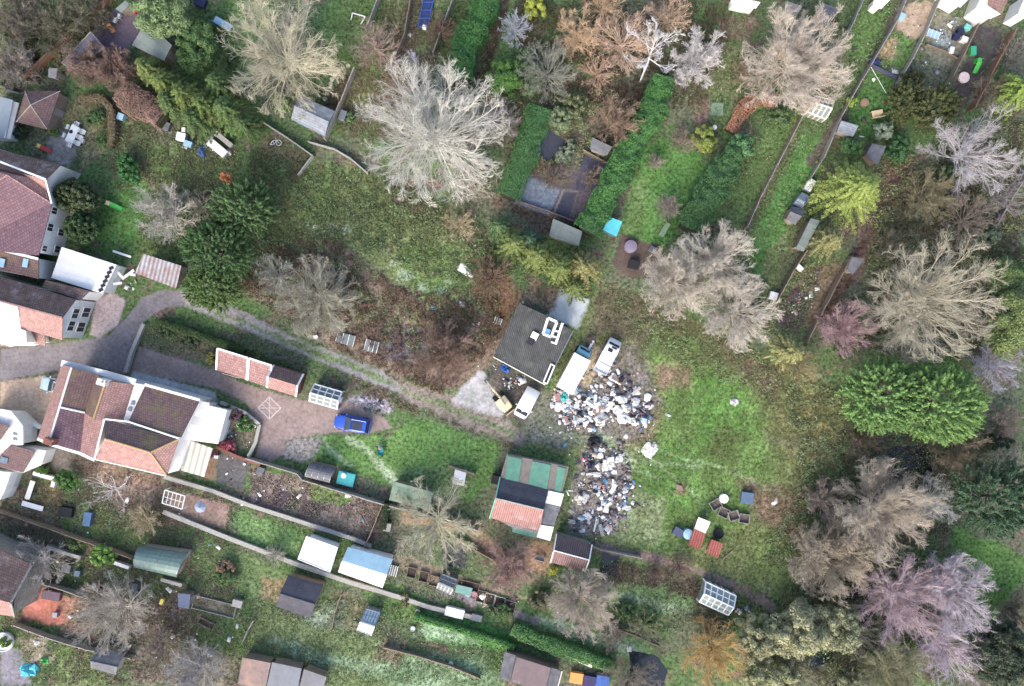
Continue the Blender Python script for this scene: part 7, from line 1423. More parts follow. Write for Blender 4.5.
for x, y, L, W_, dg, m, nm, lb in [
 (183, 138, 1.1, 1.0, 12, M_trim, 'cabinet', 'white cabinet left of the blue tarpaulin below the diagonal conifers'),
 (190, 145, 1.0, .7, 20, M_blueg, 'cabinet', 'pale blue white cabinet below the diagonal conifers'),
 (186, 131, .5, .5, 0, M_trim, 'bucket_lid_box', 'small white box above the white cabinet'),
 (219, 149, 2.6, 1.0, 40, M_wroof, 'board_stack', 'long white board stack right of the blue tarpaulin'),
 (226, 141, 2.4, .6, 40, M_conc, 'board_stack', 'dirty pale board stack beneath the diagonal conifers'),
 (217, 134, .9, .6, 40, M_trim, 'board_stack', 'short white board beneath the diagonal conifers'),
 (167, 127, 1.2, 1.0, 20, M_felt, 'storage_box', 'grey box at the lower end of the brown beech hedge'),
 (123, 118, .8, .8, 20, M_blueg, 'storage_box', 'pale blue box beside the brown beech hedge'),
 (224, 25, 2.3, .8, 30, M_blueg, 'garden_bench', 'pale blue green bench left of the round olive cream bare tree'),
 (202, 4, 1.3, 1.1, 20, mat('navy_cover', A(44, 54, 90), A(34, 40, 70), 3), 'covered_grill', 'dark navy covered box at the top edge'),
 (717, 109, 1.5, 1.5, 3, mat('pale_green_slab', A(124, 148, 120), A(108, 132, 106), 3), 'manhole_cover', 'square grey green slab on the lawn above the white ball'),
 (633, 265, 1.3, 1.1, 15, M_black, 'planter_box', 'square dark planter on the brown patio'),
 (664, 230, .6, 1.8, 30, mat('sage_paint', A(148, 176, 140), A(126, 154, 122), 3), 'garden_bench', 'sage green bench below the small bare fruit tree'),
 (652, 250, .9, .7, 30, M_felt, 'storage_box', 'grey box between the patio and the cream bare trees'),
 (772, 296, 1.0, .9, 15, M_trim, 'storage_box', 'square white box on the narrow right lawn'),
 (798, 268, .9, .5, 45, M_trim, 'storage_box', 'small white box by the tan fence below the narrow grey shed'),
 (876, 115, 1.3, .9, -10, M_ltan, 'garden_bench', 'tan bench on the lawn left of the yews'),
 (879, 25, 0.01, 0.01, 0, None, '', ''),
 (808, 186, .9, 1.5, 30, M_wroof, 'cold_box', 'white topped box at the head of the glass strip'),
 (899, 18, .9, .8, 30, M_blueg, 'storage_box', 'pale blue box beside the long fence at the top right'),
 (932, 35, 1.5, 1.0, 20, M_blueg, 'glazed_seedbed', 'pale blue white cold frame in the cluttered plot'),
 (949, 52, .5, .8, 15, M_trim, 'storage_box', 'small white box in the bed between the cluttered plot and yews'),
 (962, 41, .8, .6, 20, M_trim, 'storage_box', 'white box beside the navy bins'),
 (965, 29, .8, .6, 30, mat('aqua_plastic', A(110, 200, 190), A(96, 180, 170), 3), 'storage_box', 'aqua box beside the navy bins'),
 (958, 33, .7, .7, 0, mat('navy_plastic', A(40, 46, 84), A(32, 36, 66), 3), 'wheelie_bin', 'navy wheelie bin, upper one of two in the cluttered plot'),
 (954, 38, .7, .7, 10, MATS['navy_plastic'] if 'navy_plastic' in MATS else M_black, 'wheelie_bin', 'navy wheelie bin, lower one of two in the cluttered plot'),
 (347, 478, 2.1, 1.6, 14, M_teal, 'hot_tub', 'teal covered hot tub beside the grey barrel roofed shed'),
 (460, 476, 1.4, 1.9, 10, M_wroof, 'covered_table', 'white topped table at the lower right of the lawn'),
 (262, 470, .9, .9, 20, M_felt, 'storage_box', 'small grey box by the long grey fence'),
 (218, 456, .5, .4, 10, M_trim, 'storage_box', 'small white box right of the slatted canopy'),
 (240, 422, .9, 1.1, -30, M_glassp, 'glazed_seedbed', 'small glazed cold frame in the bed inside the curved driveway'),
 (372, 346, 1.6, 1.4, 15, M_glassp, 'glazed_seedbed', 'cloudy glass cold frame above the lane, right one'),
 (346, 339, 2.2, 1.3, 15, M_glassp, 'glazed_seedbed', 'cloudy glass cold frame above the lane, left one'),
 (498, 321, .9, .8, 20, M_glassp, 'glazed_seedbed', 'pale glazed cold frame left of the workshop roof'),
 (394, 570, .9, 1.3, 15, M_glassp, 'glazed_seedbed', 'pale glazed frame right of the white roofed sheds'),
 (455, 611, 2.3, 1.1, 14, M_wroof, 'freezer_chest', 'long white chest beside the garden path at the bottom'),
 (477, 616, 1.3, .8, 14, mat('grey_metal_lid', A(120, 124, 130), A(100, 104, 110), 3), 'storage_box', 'grey lidded box right of the long white chest'),
 (746, 497, 1.5, 1.4, 8, mat('blue_grey_lid', A(92, 116, 142), A(76, 98, 124), 3), 'storage_box', 'blue grey lidded box at the right of the four old crates'),
 (677.5, 531, 1.0, 1.3, -60, mat('blue_black_box', A(86, 94, 122), A(66, 74, 98), 3), 'storage_box', 'dark blue grey box left of the pale blue tank'),
 (69, 567, 1.1, 1.0, 12, M_felt, 'storage_box', 'grey square box below the bright green ball shrub'),
 (80, 572, .7, .7, 12, mat('slate_blue_plastic', A(96, 120, 140), A(80, 100, 120), 3), 'storage_box', 'small slate blue box below the bright green ball shrub'),
 (54, 594, 2.2, 1.1, 10, mat('mauve_grey_lid', A(112, 92, 104), A(96, 80, 92), 3), 'storage_box', 'mauve grey table top box on the red patio'),
 (58, 613, .6, .6, 5, M_metal, 'storage_box', 'small pale box at the lower edge of the red patio'),
 (90, 518, .9, 1.7, 10, mat('steel_blue_lid', A(84, 120, 156), A(70, 100, 134), 3), 'storage_box', 'steel blue covered box left of the straw coloured shrub'),
 (68, 511, 1.7, 1.2, 10, M_black, 'storage_box', 'black covered box below the green shrub'),
 (137, 588, .7, 1.5, 5, M_felt, 'storage_box', 'grey blue narrow box below the barrel shaped shed'),
 (239, 602, 1.2, .9, 15, M_conc, 'storage_box', 'pale box at the right end of the long raised bed'),
 (164, 600, .4, .7, 20, M_yl, 'storage_box', 'little yellow box by the small slate blue shed'),
 (576, 676, 1.6, 1.3, 10, M_or, 'tarpaulin_bundle', 'orange tarpaulin bundle at the bottom edge'),
 (602, 679, 1.6, 1.4, 10, M_bluet, 'tarpaulin_bundle', 'bright blue tarpaulin bundle at the bottom edge'),
 (589, 679, 1.5, 1.3, 10, mat('indigo_cover', A(70, 66, 110), A(54, 50, 84), 3), 'tarpaulin_bundle', 'dark indigo bundle between orange and blue ones at the bottom edge'),
 (388, 526, .9, 1.0, 10, M_conc, 'storage_box', 'pale box on the path left of the large cream bare tree'),
 (540, 557, 1.1, .5, 15, M_conc, 'garden_bench', 'pale bench left of the white edged garage'),
 (330, 552, .01, .01, 0, None, '', ''),
]:
    if m is None: continue
    if nm == 'garden_bench':
        r = T(nm, lb, 'bench', P(x, y, 0), math.radians(-dg)); MB().box((0, 0, .45), (L, W_, .06)).build('seat', m, r, local=True)
        if L > W_: MB().box((0, -W_ / 2, .7), (L, .06, .45)).build('backrest', m, r, local=True)
        else: MB().box((-L / 2, 0, .7), (.06, W_, .45)).build('backrest', m, r, local=True)
        for a in (-1, 1):
            for b in (-1, 1): MB().box((a * (L / 2 - .08), b * (W_ / 2 - .08), .21), (.07, .07, .42)).build('leg', m, r, local=True)
    elif nm == 'covered_table': table(x, y, L, W_, dg, m, lb)
    elif nm == 'manhole_cover': MB().box(P(x, y, .04), (L, W_, .07), math.radians(-dg)).build('paving_slab', m, None, lb, 'slab', bevel=.02)
    elif nm == 'glazed_seedbed':
        r = T(nm, lb, 'cold frame', P(x, y, 0), math.radians(-dg)); MB().box((0, 0, .16), (L, W_, .32)).build('base', M_wood, r, local=True)
        MB().box((0, 0, .34), (L - .06, W_ - .06, .03)).build('pane', m, r, local=True)
        for k in range(4): MB().box((-L / 2 + .03 + k * (L - .06) / 3, 0, .37), (.06, W_, .05)).build('glazing_bar', M_trim, r, local=True)
    else: lidbox(x, y, L, W_, .75, dg, m, m, lb, nm, nm.split('_')[-1] if nm not in ('hot_tub',) else 'hot tub')
disc(345, 474.5, .32, .1, M_trim, 'round white tray lying on the teal hot tub cover', 'tray', 'tray').location.z = .8
disc(630, 247, .75, .72, mat('mauve_cover', A(140, 128, 148), A(116, 106, 124), 3), 'round mauve covered table on the brown patio', 'patio_table', 'table')
disc(714, 128, .28, .4, M_trim, 'white ball shaped pot on the lawn beside the yellow green shrub', 'plant_pot', 'pot')
disc(682, 141, .28, .3, M_conc, 'small pale pot under the small brown bare shrub', 'plant_pot', 'pot')
disc(864, 103, .5, .25, mat('cut_wood', A(160, 132, 104), A(134, 108, 84), 5), 'round tree stump on the lawn left of the yews', 'tree_stump', 'stump')
disc(723, 498, .55, .5, M_wroof, 'round white bag at the upper end of the four old crates', 'builders_bag', 'bag')
disc(718, 533, .6, .35, M_black, 'black tyre pile above the small red roofed coop', 'tyre', 'tyre', inner=M_dark)
for x, y, lb in ((418, 611, 'upper white ring pot in the frosty bed right of the long wall'), (422, 619, 'middle white ring pot in the frosty bed right of the long wall'), (413, 628, 'lowest white ring pot in the frosty bed right of the long wall'), (451, 663, 'white ring pot on the low brown fence at the bottom'), (316, 337, 'white ring pot at the upper side of the lane')):
    disc(x, y, .28, .35, M_trim, lb, 'plant_pot', 'pot', inner=M_dark)
for x, y, lb in ((341, 433, 'dark molehill patch'), (414, 452, 'dark molehill patch')): pass
# teal wheelbarrow
r = T('wheelbarrow', 'teal wheelbarrow with brown load on the lawn below the blue car', 'wheelbarrow', P(381, 449, 0), math.radians(-80))
tb = MB(); tb.v += [Vector(v) for v in ((-.4, -.3, .35), (.45, -.25, .3), (.45, .25, .3), (-.4, .3, .35), (-.55, -.38, .65), (.65, -.33, .65), (.65, .33, .65), (-.55, .38, .65))]
tb.f += [(3, 2, 1, 0), (0, 1, 5, 4), (1, 2, 6, 5), (2, 3, 7, 6), (3, 0, 4, 7)]; tb.build('tray', M_teal, r, local=True)
for s in (-1, 1): MB().tube((.7, s * .05, .2), (-1.2, s * .32, .6), .03).build('handle', M_wood, r, local=True)
MB().tube((.75, -.05, .2), (.75, .05, .2), .2, n=12).build('wheel', M_black, r, local=True); MB().lathe([(.3, .4), (.28, .6), (.1, .68)], 9, (-.25, 0, 0)).build('load', M_wood, r, local=True)
# shelter by white table
fence([(449, 465), (461, 469), (475, 473)], .9, M_wood, 'timber wind screen behind the white topped table', .35)
# pergola frame
r = T('pergola', 'white open pergola frame below the tiled house', 'pergola', P(174, 499, 0))
c = C3((165, 490, 1.9), (185, 496, 1.9), (182, 509, 1.9), (162, 503, 1.9))
for a in c: MB().tube(Vector((a.x, a.y, 0)), a, .05).build('post', M_trim, r)
for i in range(4): MB().tube(c[i], c[(i + 1) % 4], .06).build('beam', M_trim, r)
for k in range(1, 5): MB().tube(c[0].lerp(c[1], k / 5), c[3].lerp(c[2], k / 5), .035).build('rafter', M_trim, r)
MB().tube(c[0].lerp(c[3], .5), c[1].lerp(c[2], .5), .035).build('beam', M_trim, r)
# parasol
r = T('parasol', 'closed grey blue parasol on the small patio below the slatted canopy', 'parasol', P(206, 504, 0))
MB().tube((0, 0, 0), (0, 0, 2.2), .03).build('pole', M_metal, r, local=True)
cn = MB()
for k in range(8):
    a, b = k * math.pi / 4, (k + 1) * math.pi / 4; cn.slab([(0, 0, 2.3), (.7 * math.cos(a), .7 * math.sin(a), 1.85), (.7 * math.cos(b), .7 * math.sin(b), 1.85)], .02)
cn.build('canopy', mat('grey_blue_fabric', A(150, 164, 184), A(130, 142, 160), 3), r, local=True)
# L shaped white planting bench and rail
for q, lb in ((((33, 481), (27, 499)), 'white slatted bench, upright arm of the L below the cottage'), (((22, 503), (43, 509)), 'white slatted bench, lower arm of the L below the cottage')):
    (x0, y0), (x1, y1) = q; r = T('garden_bench', lb, 'bench', P((x0 + x1) / 2, (y0 + y1) / 2)); beam(P(x0, y0, .5), P(x1, y1, .5), .6, .06).build('seat', M_trim, r)
    for t in (.1, .9): MB().box(P(x0 + (x1 - x0) * t, y0 + (y1 - y0) * t, .24), (.1, .5, .46)).build('leg', M_trim, r)
# raised beds
soil = mat('dark_soil', A(84, 70, 62), A(60, 50, 46), 6, bump=.6)
crate(215, 606, 5.2, 1.6, .35, 14, M_conc, 'long raised soil bed with pale edging right of the small slate blue shed', 'raised_bed', 'raised bed', fill=mat('ashy_soil', A(134, 122, 110), A(106, 96, 88), 5, bump=.6))
crate(207, 623, 2.0, .8, .3, 27, M_wood, 'short timber raised bed below the long one', 'raised_bed', 'raised bed', fill=soil)
for i, (x, y, dg, m_) in enumerate([(412, 572, 14, soil), (424, 576, 14, soil), (434, 580, 14, M_wood)]):
    crate(x, y, 1.1, 1.25, .4, dg, M_wood, 'cold frame bed on the garden path, ' + ['leftmost with black soil', 'middle with black soil', 'rightmost filled with brown wood'][i], 'raised_bed', 'raised bed', 'square beds on the garden path', fill=m_)
for i, (x, y, fm) in enumerate([(470, 587, M_wood), (482, 596, M_wood), (490, 599, M_cream), (499, 602, M_cream), (510, 606, M_woodg)]):
    crate(x, y, 1.3 if i else 2.2, 1.4, .3, 14, fm, 'vegetable bed in the row below the garden path, ' + ['leftmost and cluttered', 'second from the left', 'third with pale edging', 'fourth with pale edging', 'rightmost'][i], 'raised_bed', 'raised bed', 'vegetable beds in a row', fill=soil)
for i, (x, y, dg) in enumerate([(715, 504, -30), (723, 512, 25), (733, 515, -15), (743.5, 518, 8)]):
    crate(x, y, 1.25, 1.1, .5, dg, M_woodg, 'old open timber crate in the field, ' + ['leftmost of four', 'second of four', 'third of four', 'rightmost of four'][i], 'open_crate', 'crate', 'open crates in the field', fill=mat('crate_litter', A(120, 104, 100), A(92, 84, 84), 6))
lidbox(464, 589, 2.0, 1.0, .5, 14, M_metal, mat('aqua_sheet', A(120, 170, 160), A(100, 140, 130), 1), 'aqua topped clutter box beside the grey framed greenhouse')
disc(474, 594, .45, .5, mat('dull_pink', A(176, 130, 130), A(150, 110, 110), 3), 'dull pink tub at the end of the cold frames', 'tub', 'tub', inner=M_dark)
shed('coop', 'red oxide and white roofed coop in the field, larger one of two', 'coop', [(698, 518), (710, 522.5), (699.5, 549.7), (688, 545)], 1.2, 1.35, 'pent', M_red, M_wood, door='CD')
MB().slab(C3((698.5, 517, 1.45), (710.5, 522, 1.45), (705.5, 533.5, 1.45), (694.5, 528.5, 1.45)), .05).build('roof_sheet', M_wroof, None, 'white sheet lying on the upper half of the larger red coop', 'sheet')
shed('coop', 'small red oxide roofed coop in the field, right one of two', 'coop', [(711, 539), (723, 543.5), (718, 557.5), (706, 553)], 1.1, 1.25, 'pent', M_red, M_wood, door='CD')
disc(687, 533, .62, .8, M_blueg, 'pale blue round tank leaning against the larger red coop', 'water_tank', 'tank')
MB().slab(C3((675, 484, .3), (682, 486, .35), (683, 491, .3), (677, 490, .3)), .05).build('wood_scrap', M_wood, None, 'tan scrap of board in the middle of the meadow', 'board')
MB().tube(P(722, 560, .1), P(733, 550, .1), .09).build('fallen_branch', M_wood, None, 'tan fallen branch below the small red coop', 'branch')
# workshop roof items
r = T('roof_frame', 'white rooflight frame with blue sheet lying on the workshop roof', 'frame', P(547, 329, 3.8))
for a, b in (((543, 334), (548, 318)), ((551, 337), (557, 322)), ((543, 334), (551, 337)), ((548, 318), (557, 322)), ((556, 343), (562.5, 323))): beam(P(*a, 3.9), P(*b, 3.9), .3, .12).build('rail', M_trim, r)
MB().slab(C3((545, 328, 3.86), (551, 330, 3.86), (549, 335, 3.86), (544, 333, 3.86)), .05).build('sheet', mat('sky_blue_sheet', A(120, 168, 210), A(100, 146, 190), 2), r)
for k in range(3): beam(P(551 + k, 342 - k * 6, 3.88), P(557 + k, 344 - k * 6, 3.88), .2, .08).build('slat', M_trim, r)
r = T('window_frame', 'long white window frame lying at the lower right edge of the workshop roof', 'window frame', P(548.5, 375, 3.8))
q = C3((551, 364, 3.9), (554.5, 366, 3.9), (547, 384, 3.9), (543.5, 382, 3.9))
for i in range(4): beam(q[i], q[(i + 1) % 4], .16, .1).build('rail', M_trim, r)
MB().slab([v - Vector((0, 0, .04)) for v in q], .02).build('pane', M_dark, r)
r = T('roof_hatch', 'open cream hatch in the middle of the workshop roof', 'hatch', P(533, 338, 3.75)); lidb = MB().box(P(534.5, 336, 3.85), (.8, .9, .12), -.5, .3).build('lid', M_cream, r); MB().box(P(531, 341, 3.78), (.8, .9, .06), -.5).build('opening', M_dark, r)
def crumple(px, py, z, a, b, deg, mt, name, label, cat, group=None, h=.25, seed=0, n=9):
    rr = random.Random(seed or int(px * 31 + py * 7)); m = MB(); c0 = P(px, py, 0); th = math.radians(-deg)
    for ring, (k, hz) in enumerate(((1, 0), (.93, .55), (.6, .95), (.15, 1))):
        for i in range(n):
            t = 2 * math.pi * i / n; q = (abs(math.cos(t)) ** .6 * math.copysign(1, math.cos(t)) * a / 2, abs(math.sin(t)) ** .6 * math.copysign(1, math.sin(t)) * b / 2); f = k * rr.uniform(.62, 1.25)
            x, y = q[0] * f, q[1] * f; m.v.append(c0 + Vector((x * math.cos(th) - y * math.sin(th), x * math.sin(th) + y * math.cos(th), z + h * hz * rr.uniform(.35, 1.4))))
    for k in range(3):
        for i in range(n): j = (i + 1) % n; m.f.append((k * n + i, k * n + j, (k + 1) * n + j, (k + 1) * n + i))
    m.f.append(tuple(3 * n + i for i in range(n))); return m.build(name, mt, None, label, cat, group)
M_sack = mat('white_sacking', A(244, 242, 236), A(206, 206, 206), 5, rough=.7, bump=.3)
M_plas = mat('pale_plastic', A(222, 220, 214), A(166, 164, 162), 5, rough=.4, bump=.3)
crumple(505.6, 368.7, .0, 1.2, .9, 15, M_bluet, 'tarpaulin', 'bright blue tarpaulin at the lower left edge of the workshop', 'tarpaulin', h=.6)
crumple(202, 151, 0, 1.1, 1.5, 10, mat('denim_tarpaulin', A(72, 104, 150), A(56, 82, 122), 3, bump=.4), 'tarpaulin', 'dull blue tarpaulin below the diagonal conifers', 'tarpaulin', h=.5)
crumple(466, 271, 0, 2.3, 1.1, 40, M_sack, 'plastic_sheet', 'torn white sheet in the overgrown clearing', 'sheet')
crumple(462, 304, 0, .8, .8, 10, M_plas, 'plastic_sheet', 'small pale sheet at the lower edge of the overgrown clearing', 'sheet')
crumple(37, 643, 0, 0.9, 0.6, 10, M_trim, 'plastic_sheet', 'small white scrap on the dark patio at the bottom left', 'sheet')
crumple(29, 670, 0, 2.1, 1.6, -10, M_cyan, 'tarpaulin', 'bright turquoise cover on the dark patio at the bottom left', 'tarpaulin', h=.5)
crumple(45, 660, 0, .9, .8, 10, M_gr, 'tarpaulin', 'small green cover beside the turquoise one', 'tarpaulin', h=.4)
crumple(734, 402, 0, 1.2, .9, 10, M_plas, 'plastic_sheet', 'pale crumpled sheet alone in the upper part of the meadow', 'sheet')
crumple(649, 449, 0, 1.7, 1.7, 40, M_sack, 'plastic_sheet', 'large white crumpled sheet in the meadow right of the lower heap', 'sheet')
crumple(654, 446, 0, 1.2, .9, 140, M_plas, 'plastic_sheet', 'grey plastic sheet beside the large white one', 'sheet')
crumple(626, 436, 0, .5, .6, 10, M_sack, 'stone', 'small white lump between the two rubbish heaps', 'stone', h=.2)
crumple(668, 415, 0, .7, .3, 20, M_sack, 'plastic_sheet', 'tiny white scrap in the brownish patch of the meadow', 'sheet', h=.1)
crumple(775, 502, 0, .9, .5, -40, M_sack, 'plastic_sheet', 'small white scrap beside the brown scrub right of the blue grey box', 'sheet', h=.15)
crumple(598, 652, 0, .1, .1, 0, M_sack, 'stone', 'tiny white pebble on the ivy hedge path', 'stone')
crumple(629, 649, 0, .8, .8, 0, M_sack, 'stone', 'white lump on the right end of the frosty lawn', 'stone', h=.3)
crumple(591, 340, 0, 1.3, 1.4, 0, mat('brown_heap', A(136, 112, 104), A(104, 84, 80), 4, bump=.5), 'brown_tarpaulin', 'brown covered mound above the white lorry', 'mound', h=.6)
MB().box(P(591, 345, .3), (.25, 1.2, .3), -.5).build('white_post', M_trim, None, 'short white post beside the brown covered mound', 'post')
# dark bench on frosty lawn
r = T('garden_bench', 'dark brown slatted bench on the frosty lawn near the bottom', 'bench', P(580, 631, 0), math.radians(-70))
MB().box((0, 0, .45), (1.8, .6, .06)).build('seat', mat('dark_brown_wood', A(104, 88, 84), A(80, 66, 64), 4, pattern='plank', psz=(2, .12)), r, local=True); MB().box((0, .3, .75), (1.8, .06, .45)).build('backrest', MATS['dark_brown_wood'], r, local=True)
for a in (-.8, .8):
    for b in (-.22, .22): MB().box((a, b, .21), (.07, .07, .42)).build('leg', MATS['dark_brown_wood'], r, local=True)
# clothes line and poles
r = T('washing_line', 'thin washing line strung over the lawn left of the yews', 'washing line', P(871, 67, 0)); MB().tube(P(871, 67, 0), P(871, 67, 1.9), .04).build('pole', M_metal, r); MB().tube(P(871, 67, 1.85), P(886, 93, 1.6), .025).build('line', M_trim, r)
crumple(875, 62, 0, 1.6, .8, 20, mat('navy_tarpaulin', A(50, 66, 120), A(38, 48, 90), 3), 'tarpaulin', 'navy blue tarpaulin at the top of the washing line lawn', 'tarpaulin', h=.4)
beam(P(872, 66, .2), P(896, 78, .2), .35, .35).build('timber_sleeper', mat('slate_timber', A(92, 96, 116), A(76, 78, 96), 3), None, 'dark timber sleeper edging the top of the washing line lawn', 'sleeper')
beam(P(892, 92, .2), P(908, 66, .2), .35, .35).build('timber_sleeper', MATS['slate_timber'], None, 'dark timber sleeper between the lawn and the cluttered plot', 'sleeper')
fence([(925, 46), (942, 52), (956, 60)], .5, M_wood, 'low timber edging above the bed in the cluttered plot', .2)
# painted mark on the driveway
mk = MB(); c0 = (269.5, 408)
def pline(a, b, w): q = strip([a, b], w); mk.prism([P(x, y) for x, y in q], .013, .018 + .0004 * len(mk.f) / 6)
sq = [(269.5, 397), (281, 408), (269.5, 419), (258, 408)]
for i in range(4): pline(sq[i], sq[(i + 1) % 4], 1.2)
pline((269.5, 397), (269.5, 419), .8); pline((258, 408), (281, 408), .8)
for t in (.35, .65): pline((258 + 11.5 * t, 408 - 11 * t), (269.5 + 11.5 * t, 419 - 11 * t), .6); pline((269.5 - 11.5 * t, 397 + 11 * t), (281 - 11.5 * t, 408 + 11 * t), .6)
mk.build('driveway_marking', mat('worn_white_paint', A(214, 206, 204), A(150, 134, 128), 8), kind='structure')
# ladder rails by the extension
for i, (x, y) in enumerate(((116, 270), (113, 284), (122, 279))):
    beam(P(x, y, 1.6), P(x + 6 + i * 3, y + 7 - i * 8, 1.4), .3, .08).build('white_board', M_trim, None, ['white board propped at the upper corner of the white extension', 'white board propped at the lower corner of the white extension', 'white board reaching towards the rusty store'][i], 'board')
beam(P(113, 251, 1.2), P(131, 257, 1.2), .25, .1).build('white_board', M_trim, None, 'long white rail above the white extension', 'board')
# ------------------------------------------------------------------ the rubbish heaps
HEAP1 = [(553, 394), (563, 386), (584, 394), (600, 384), (606, 402), (604, 420), (596, 432), (578, 430), (558, 420), (550, 408)]
HEAP2 = [(598, 378), (612, 358), (622, 372), (634, 388), (652, 402), (646, 422), (630, 432), (618, 428), (608, 412), (600, 404)]
HEAP3 = [(586, 444), (604, 440), (618, 448), (620, 470), (634, 492), (626, 512), (606, 536), (578, 532), (572, 510), (582, 488), (578, 464)]
def pick(poly, n, seed, s=0):
    rng = np.random.default_rng(seed); xs = [p[0] for p in poly]; ys = [p[1] for p in poly]; X = rng.uniform(min(xs), max(xs), n * 6); Y = rng.uniform(min(ys), max(ys), n * 6)
    ok = (sdist(X, Y, poly) + (fbm(X, Y, 6, seed, 3) - .5) * 14 > s) & (fbm(X, Y, 7, seed + 5, 2) > .4); return list(zip(X[ok][:n], Y[ok][:n]))
def fragments(name, label, poly, n, seed, cols, h=.5):
    rng = np.random.default_rng(seed); pts = np.array(pick(poly, n, seed, -2)); n = len(pts); sd = sdist(pts[:, 0], pts[:, 1], poly)
    h = h * .6
    keep = fbm(pts[:, 0], pts[:, 1], 7, seed, 3) + rng.normal(0, .06, n) + np.minimum(sd, 10) * .006 > .56; pts = pts[keep]; n = len(pts); sd = sdist(pts[:, 0], pts[:, 1], poly)
    c = np.stack([(pts[:, 0] - 512) * S, (343 - pts[:, 1]) * S, rng.random(n) * h * np.clip(sd / 8 + .2, .1, 1)], 1); g = c.mean(0) * [1, 1, 0]; c = c - g
    s = rng.uniform(.02, .1, (n, 3)) * [1.3, 1, .5] * (1 + 2.2 * (rng.random((n, 1)) > .88)); an = rng.uniform(0, 6.3, n); ca, sa = np.cos(an), np.sin(an); V = []
    for dz in (-1, 1):
        for dx, dy in ((-1, -1), (1, -1), (1, 1), (-1, 1)):
            x = dx * s[:, 0]; y = dy * s[:, 1]; V.append(np.stack([c[:, 0] + x * ca - y * sa, c[:, 1] + x * sa + y * ca, np.maximum(c[:, 2] + dz * s[:, 2] + dx * .03 * rng.random(n), .02)], 1))
    V = np.stack(V, 1).reshape(-1, 3); b = (np.arange(n) * 8)[:, None]
    F = np.concatenate([b + np.array(f) for f in ((3, 2, 1, 0), (4, 5, 6, 7), (0, 1, 5, 4), (1, 2, 6, 5), (2, 3, 7, 6), (3, 0, 4, 7))], 0)
    cc = np.array([A(*q) for q in cols])[rng.integers(0, len(cols), n)]; o = np_mesh(name, V, F, colmat('litter_pieces'), {'Col': ('FLOAT_COLOR', np.repeat(cc, 8, 0))}); o.location = g; tag(o, label, 'litter', kind='stuff')
WC = [(240, 238, 232)] * 5 + [(200, 204, 210), (150, 156, 166), (110, 104, 106), (90, 78, 76), (120, 160, 180), (196, 150, 140), (180, 170, 150), (140, 120, 104)]
DC = [(120, 112, 116), (92, 86, 92), (140, 134, 138), (84, 72, 72), (98, 84, 80), (210, 210, 212), (130, 116, 108), (106, 92, 88), (100, 120, 146)]
fragments('litter', 'fine mixed pale rubbish in the heap below the white lorry', HEAP1, 2600, 41, WC)
fragments('litter', 'fine dark mauve rubble in the heap below the flatbed truck', HEAP2, 3000, 42, DC, .35)
fragments('litter', 'fine mixed rubbish in the lower heap', HEAP3, 1500, 43, WC + WC + DC)
fragments('litter', 'grey rubble spread round the lower heap', [(574, 480), (590, 440), (625, 445), (638, 500), (625, 535), (575, 535)], 1600, 44, DC, .1)
fragments('litter', 'scattered scraps in front of the workshop', [(497, 360), (530, 378), (520, 395), (508, 390), (492, 372)], 225, 45, WC + DC, .3)
fragments('litter', 'small clutter behind the workshop', [(520, 300), (548, 312), (545, 318), (522, 306)], 90, 46, WC, .3)
fragments('litter', 'clutter in the bed between the tan fences', [(790, 305), (815, 270), (822, 280), (806, 325), (796, 330)], 157, 47, WC + DC, .3)
fragments('litter', 'clutter beside the cloudy old greenhouse', [(735, 598), (752, 602), (750, 612), (732, 612)], 117, 48, WC + DC, .2)
fragments('litter', 'clutter in the plot above the yews', [(925, 15), (940, 5), (972, 30), (960, 45), (940, 50)], 189, 49, WC + DC, .2)
fragments('litter', 'junk beside the barrel shaped shed and small blue shed', [(150, 580), (175, 585), (190, 612), (160, 620)], 157, 50, DC + [(190, 150, 120)], .2)
fragments('litter', 'clutter in the gardens at the lower left', [(95, 560), (130, 565), (60, 590), (40, 520), (70, 540)], 112, 51, WC + DC, .1)
fragments('litter', 'pale slabs and stones beside the blue car', [(350, 396), (362, 390), (392, 404), (388, 414), (352, 404)], 270, 52, DC + [(190, 190, 200)], .08)
fragments('litter', 'clutter at the corner between the white extension and the rusty store', [(115, 262), (140, 262), (146, 285), (128, 290), (112, 285)], 117, 53, WC + DC, .3)
fragments('litter', 'stones in the bed inside the curved driveway', [(225, 405), (250, 415), (255, 440), (235, 452), (222, 440)], 112, 54, DC + WC, .08)
fragments('litter', 'clutter under the diagonal conifers', [(178, 126), (235, 150), (228, 160), (176, 142)], 157, 55, WC + DC, .15)
fragments('litter', 'clutter along the vegetable beds', [(450, 580), (520, 600), (516, 614), (448, 596)], 171, 56, WC + DC, .12)
fragments('litter', 'clutter in the narrow gardens at the top', [(385, 100), (398, 60), (412, 30), (420, 30), (400, 90), (372, 125)], 117, 57, WC + DC, .12)
rk = random.Random(5)
KIND = [
 ('rubbish_sack', M_sack, 'white sack', .3, 1.15, .2), ('plastic_sheet', M_plas, 'pale plastic sheet', .35, 1.5, .12),
 ('rubbish_sack', mat('dark_grey_sacking', A(92, 92, 104), A(66, 66, 76), 4, rough=.4, bump=.3), 'dark grey rubbish sack', .3, .9, .22)]
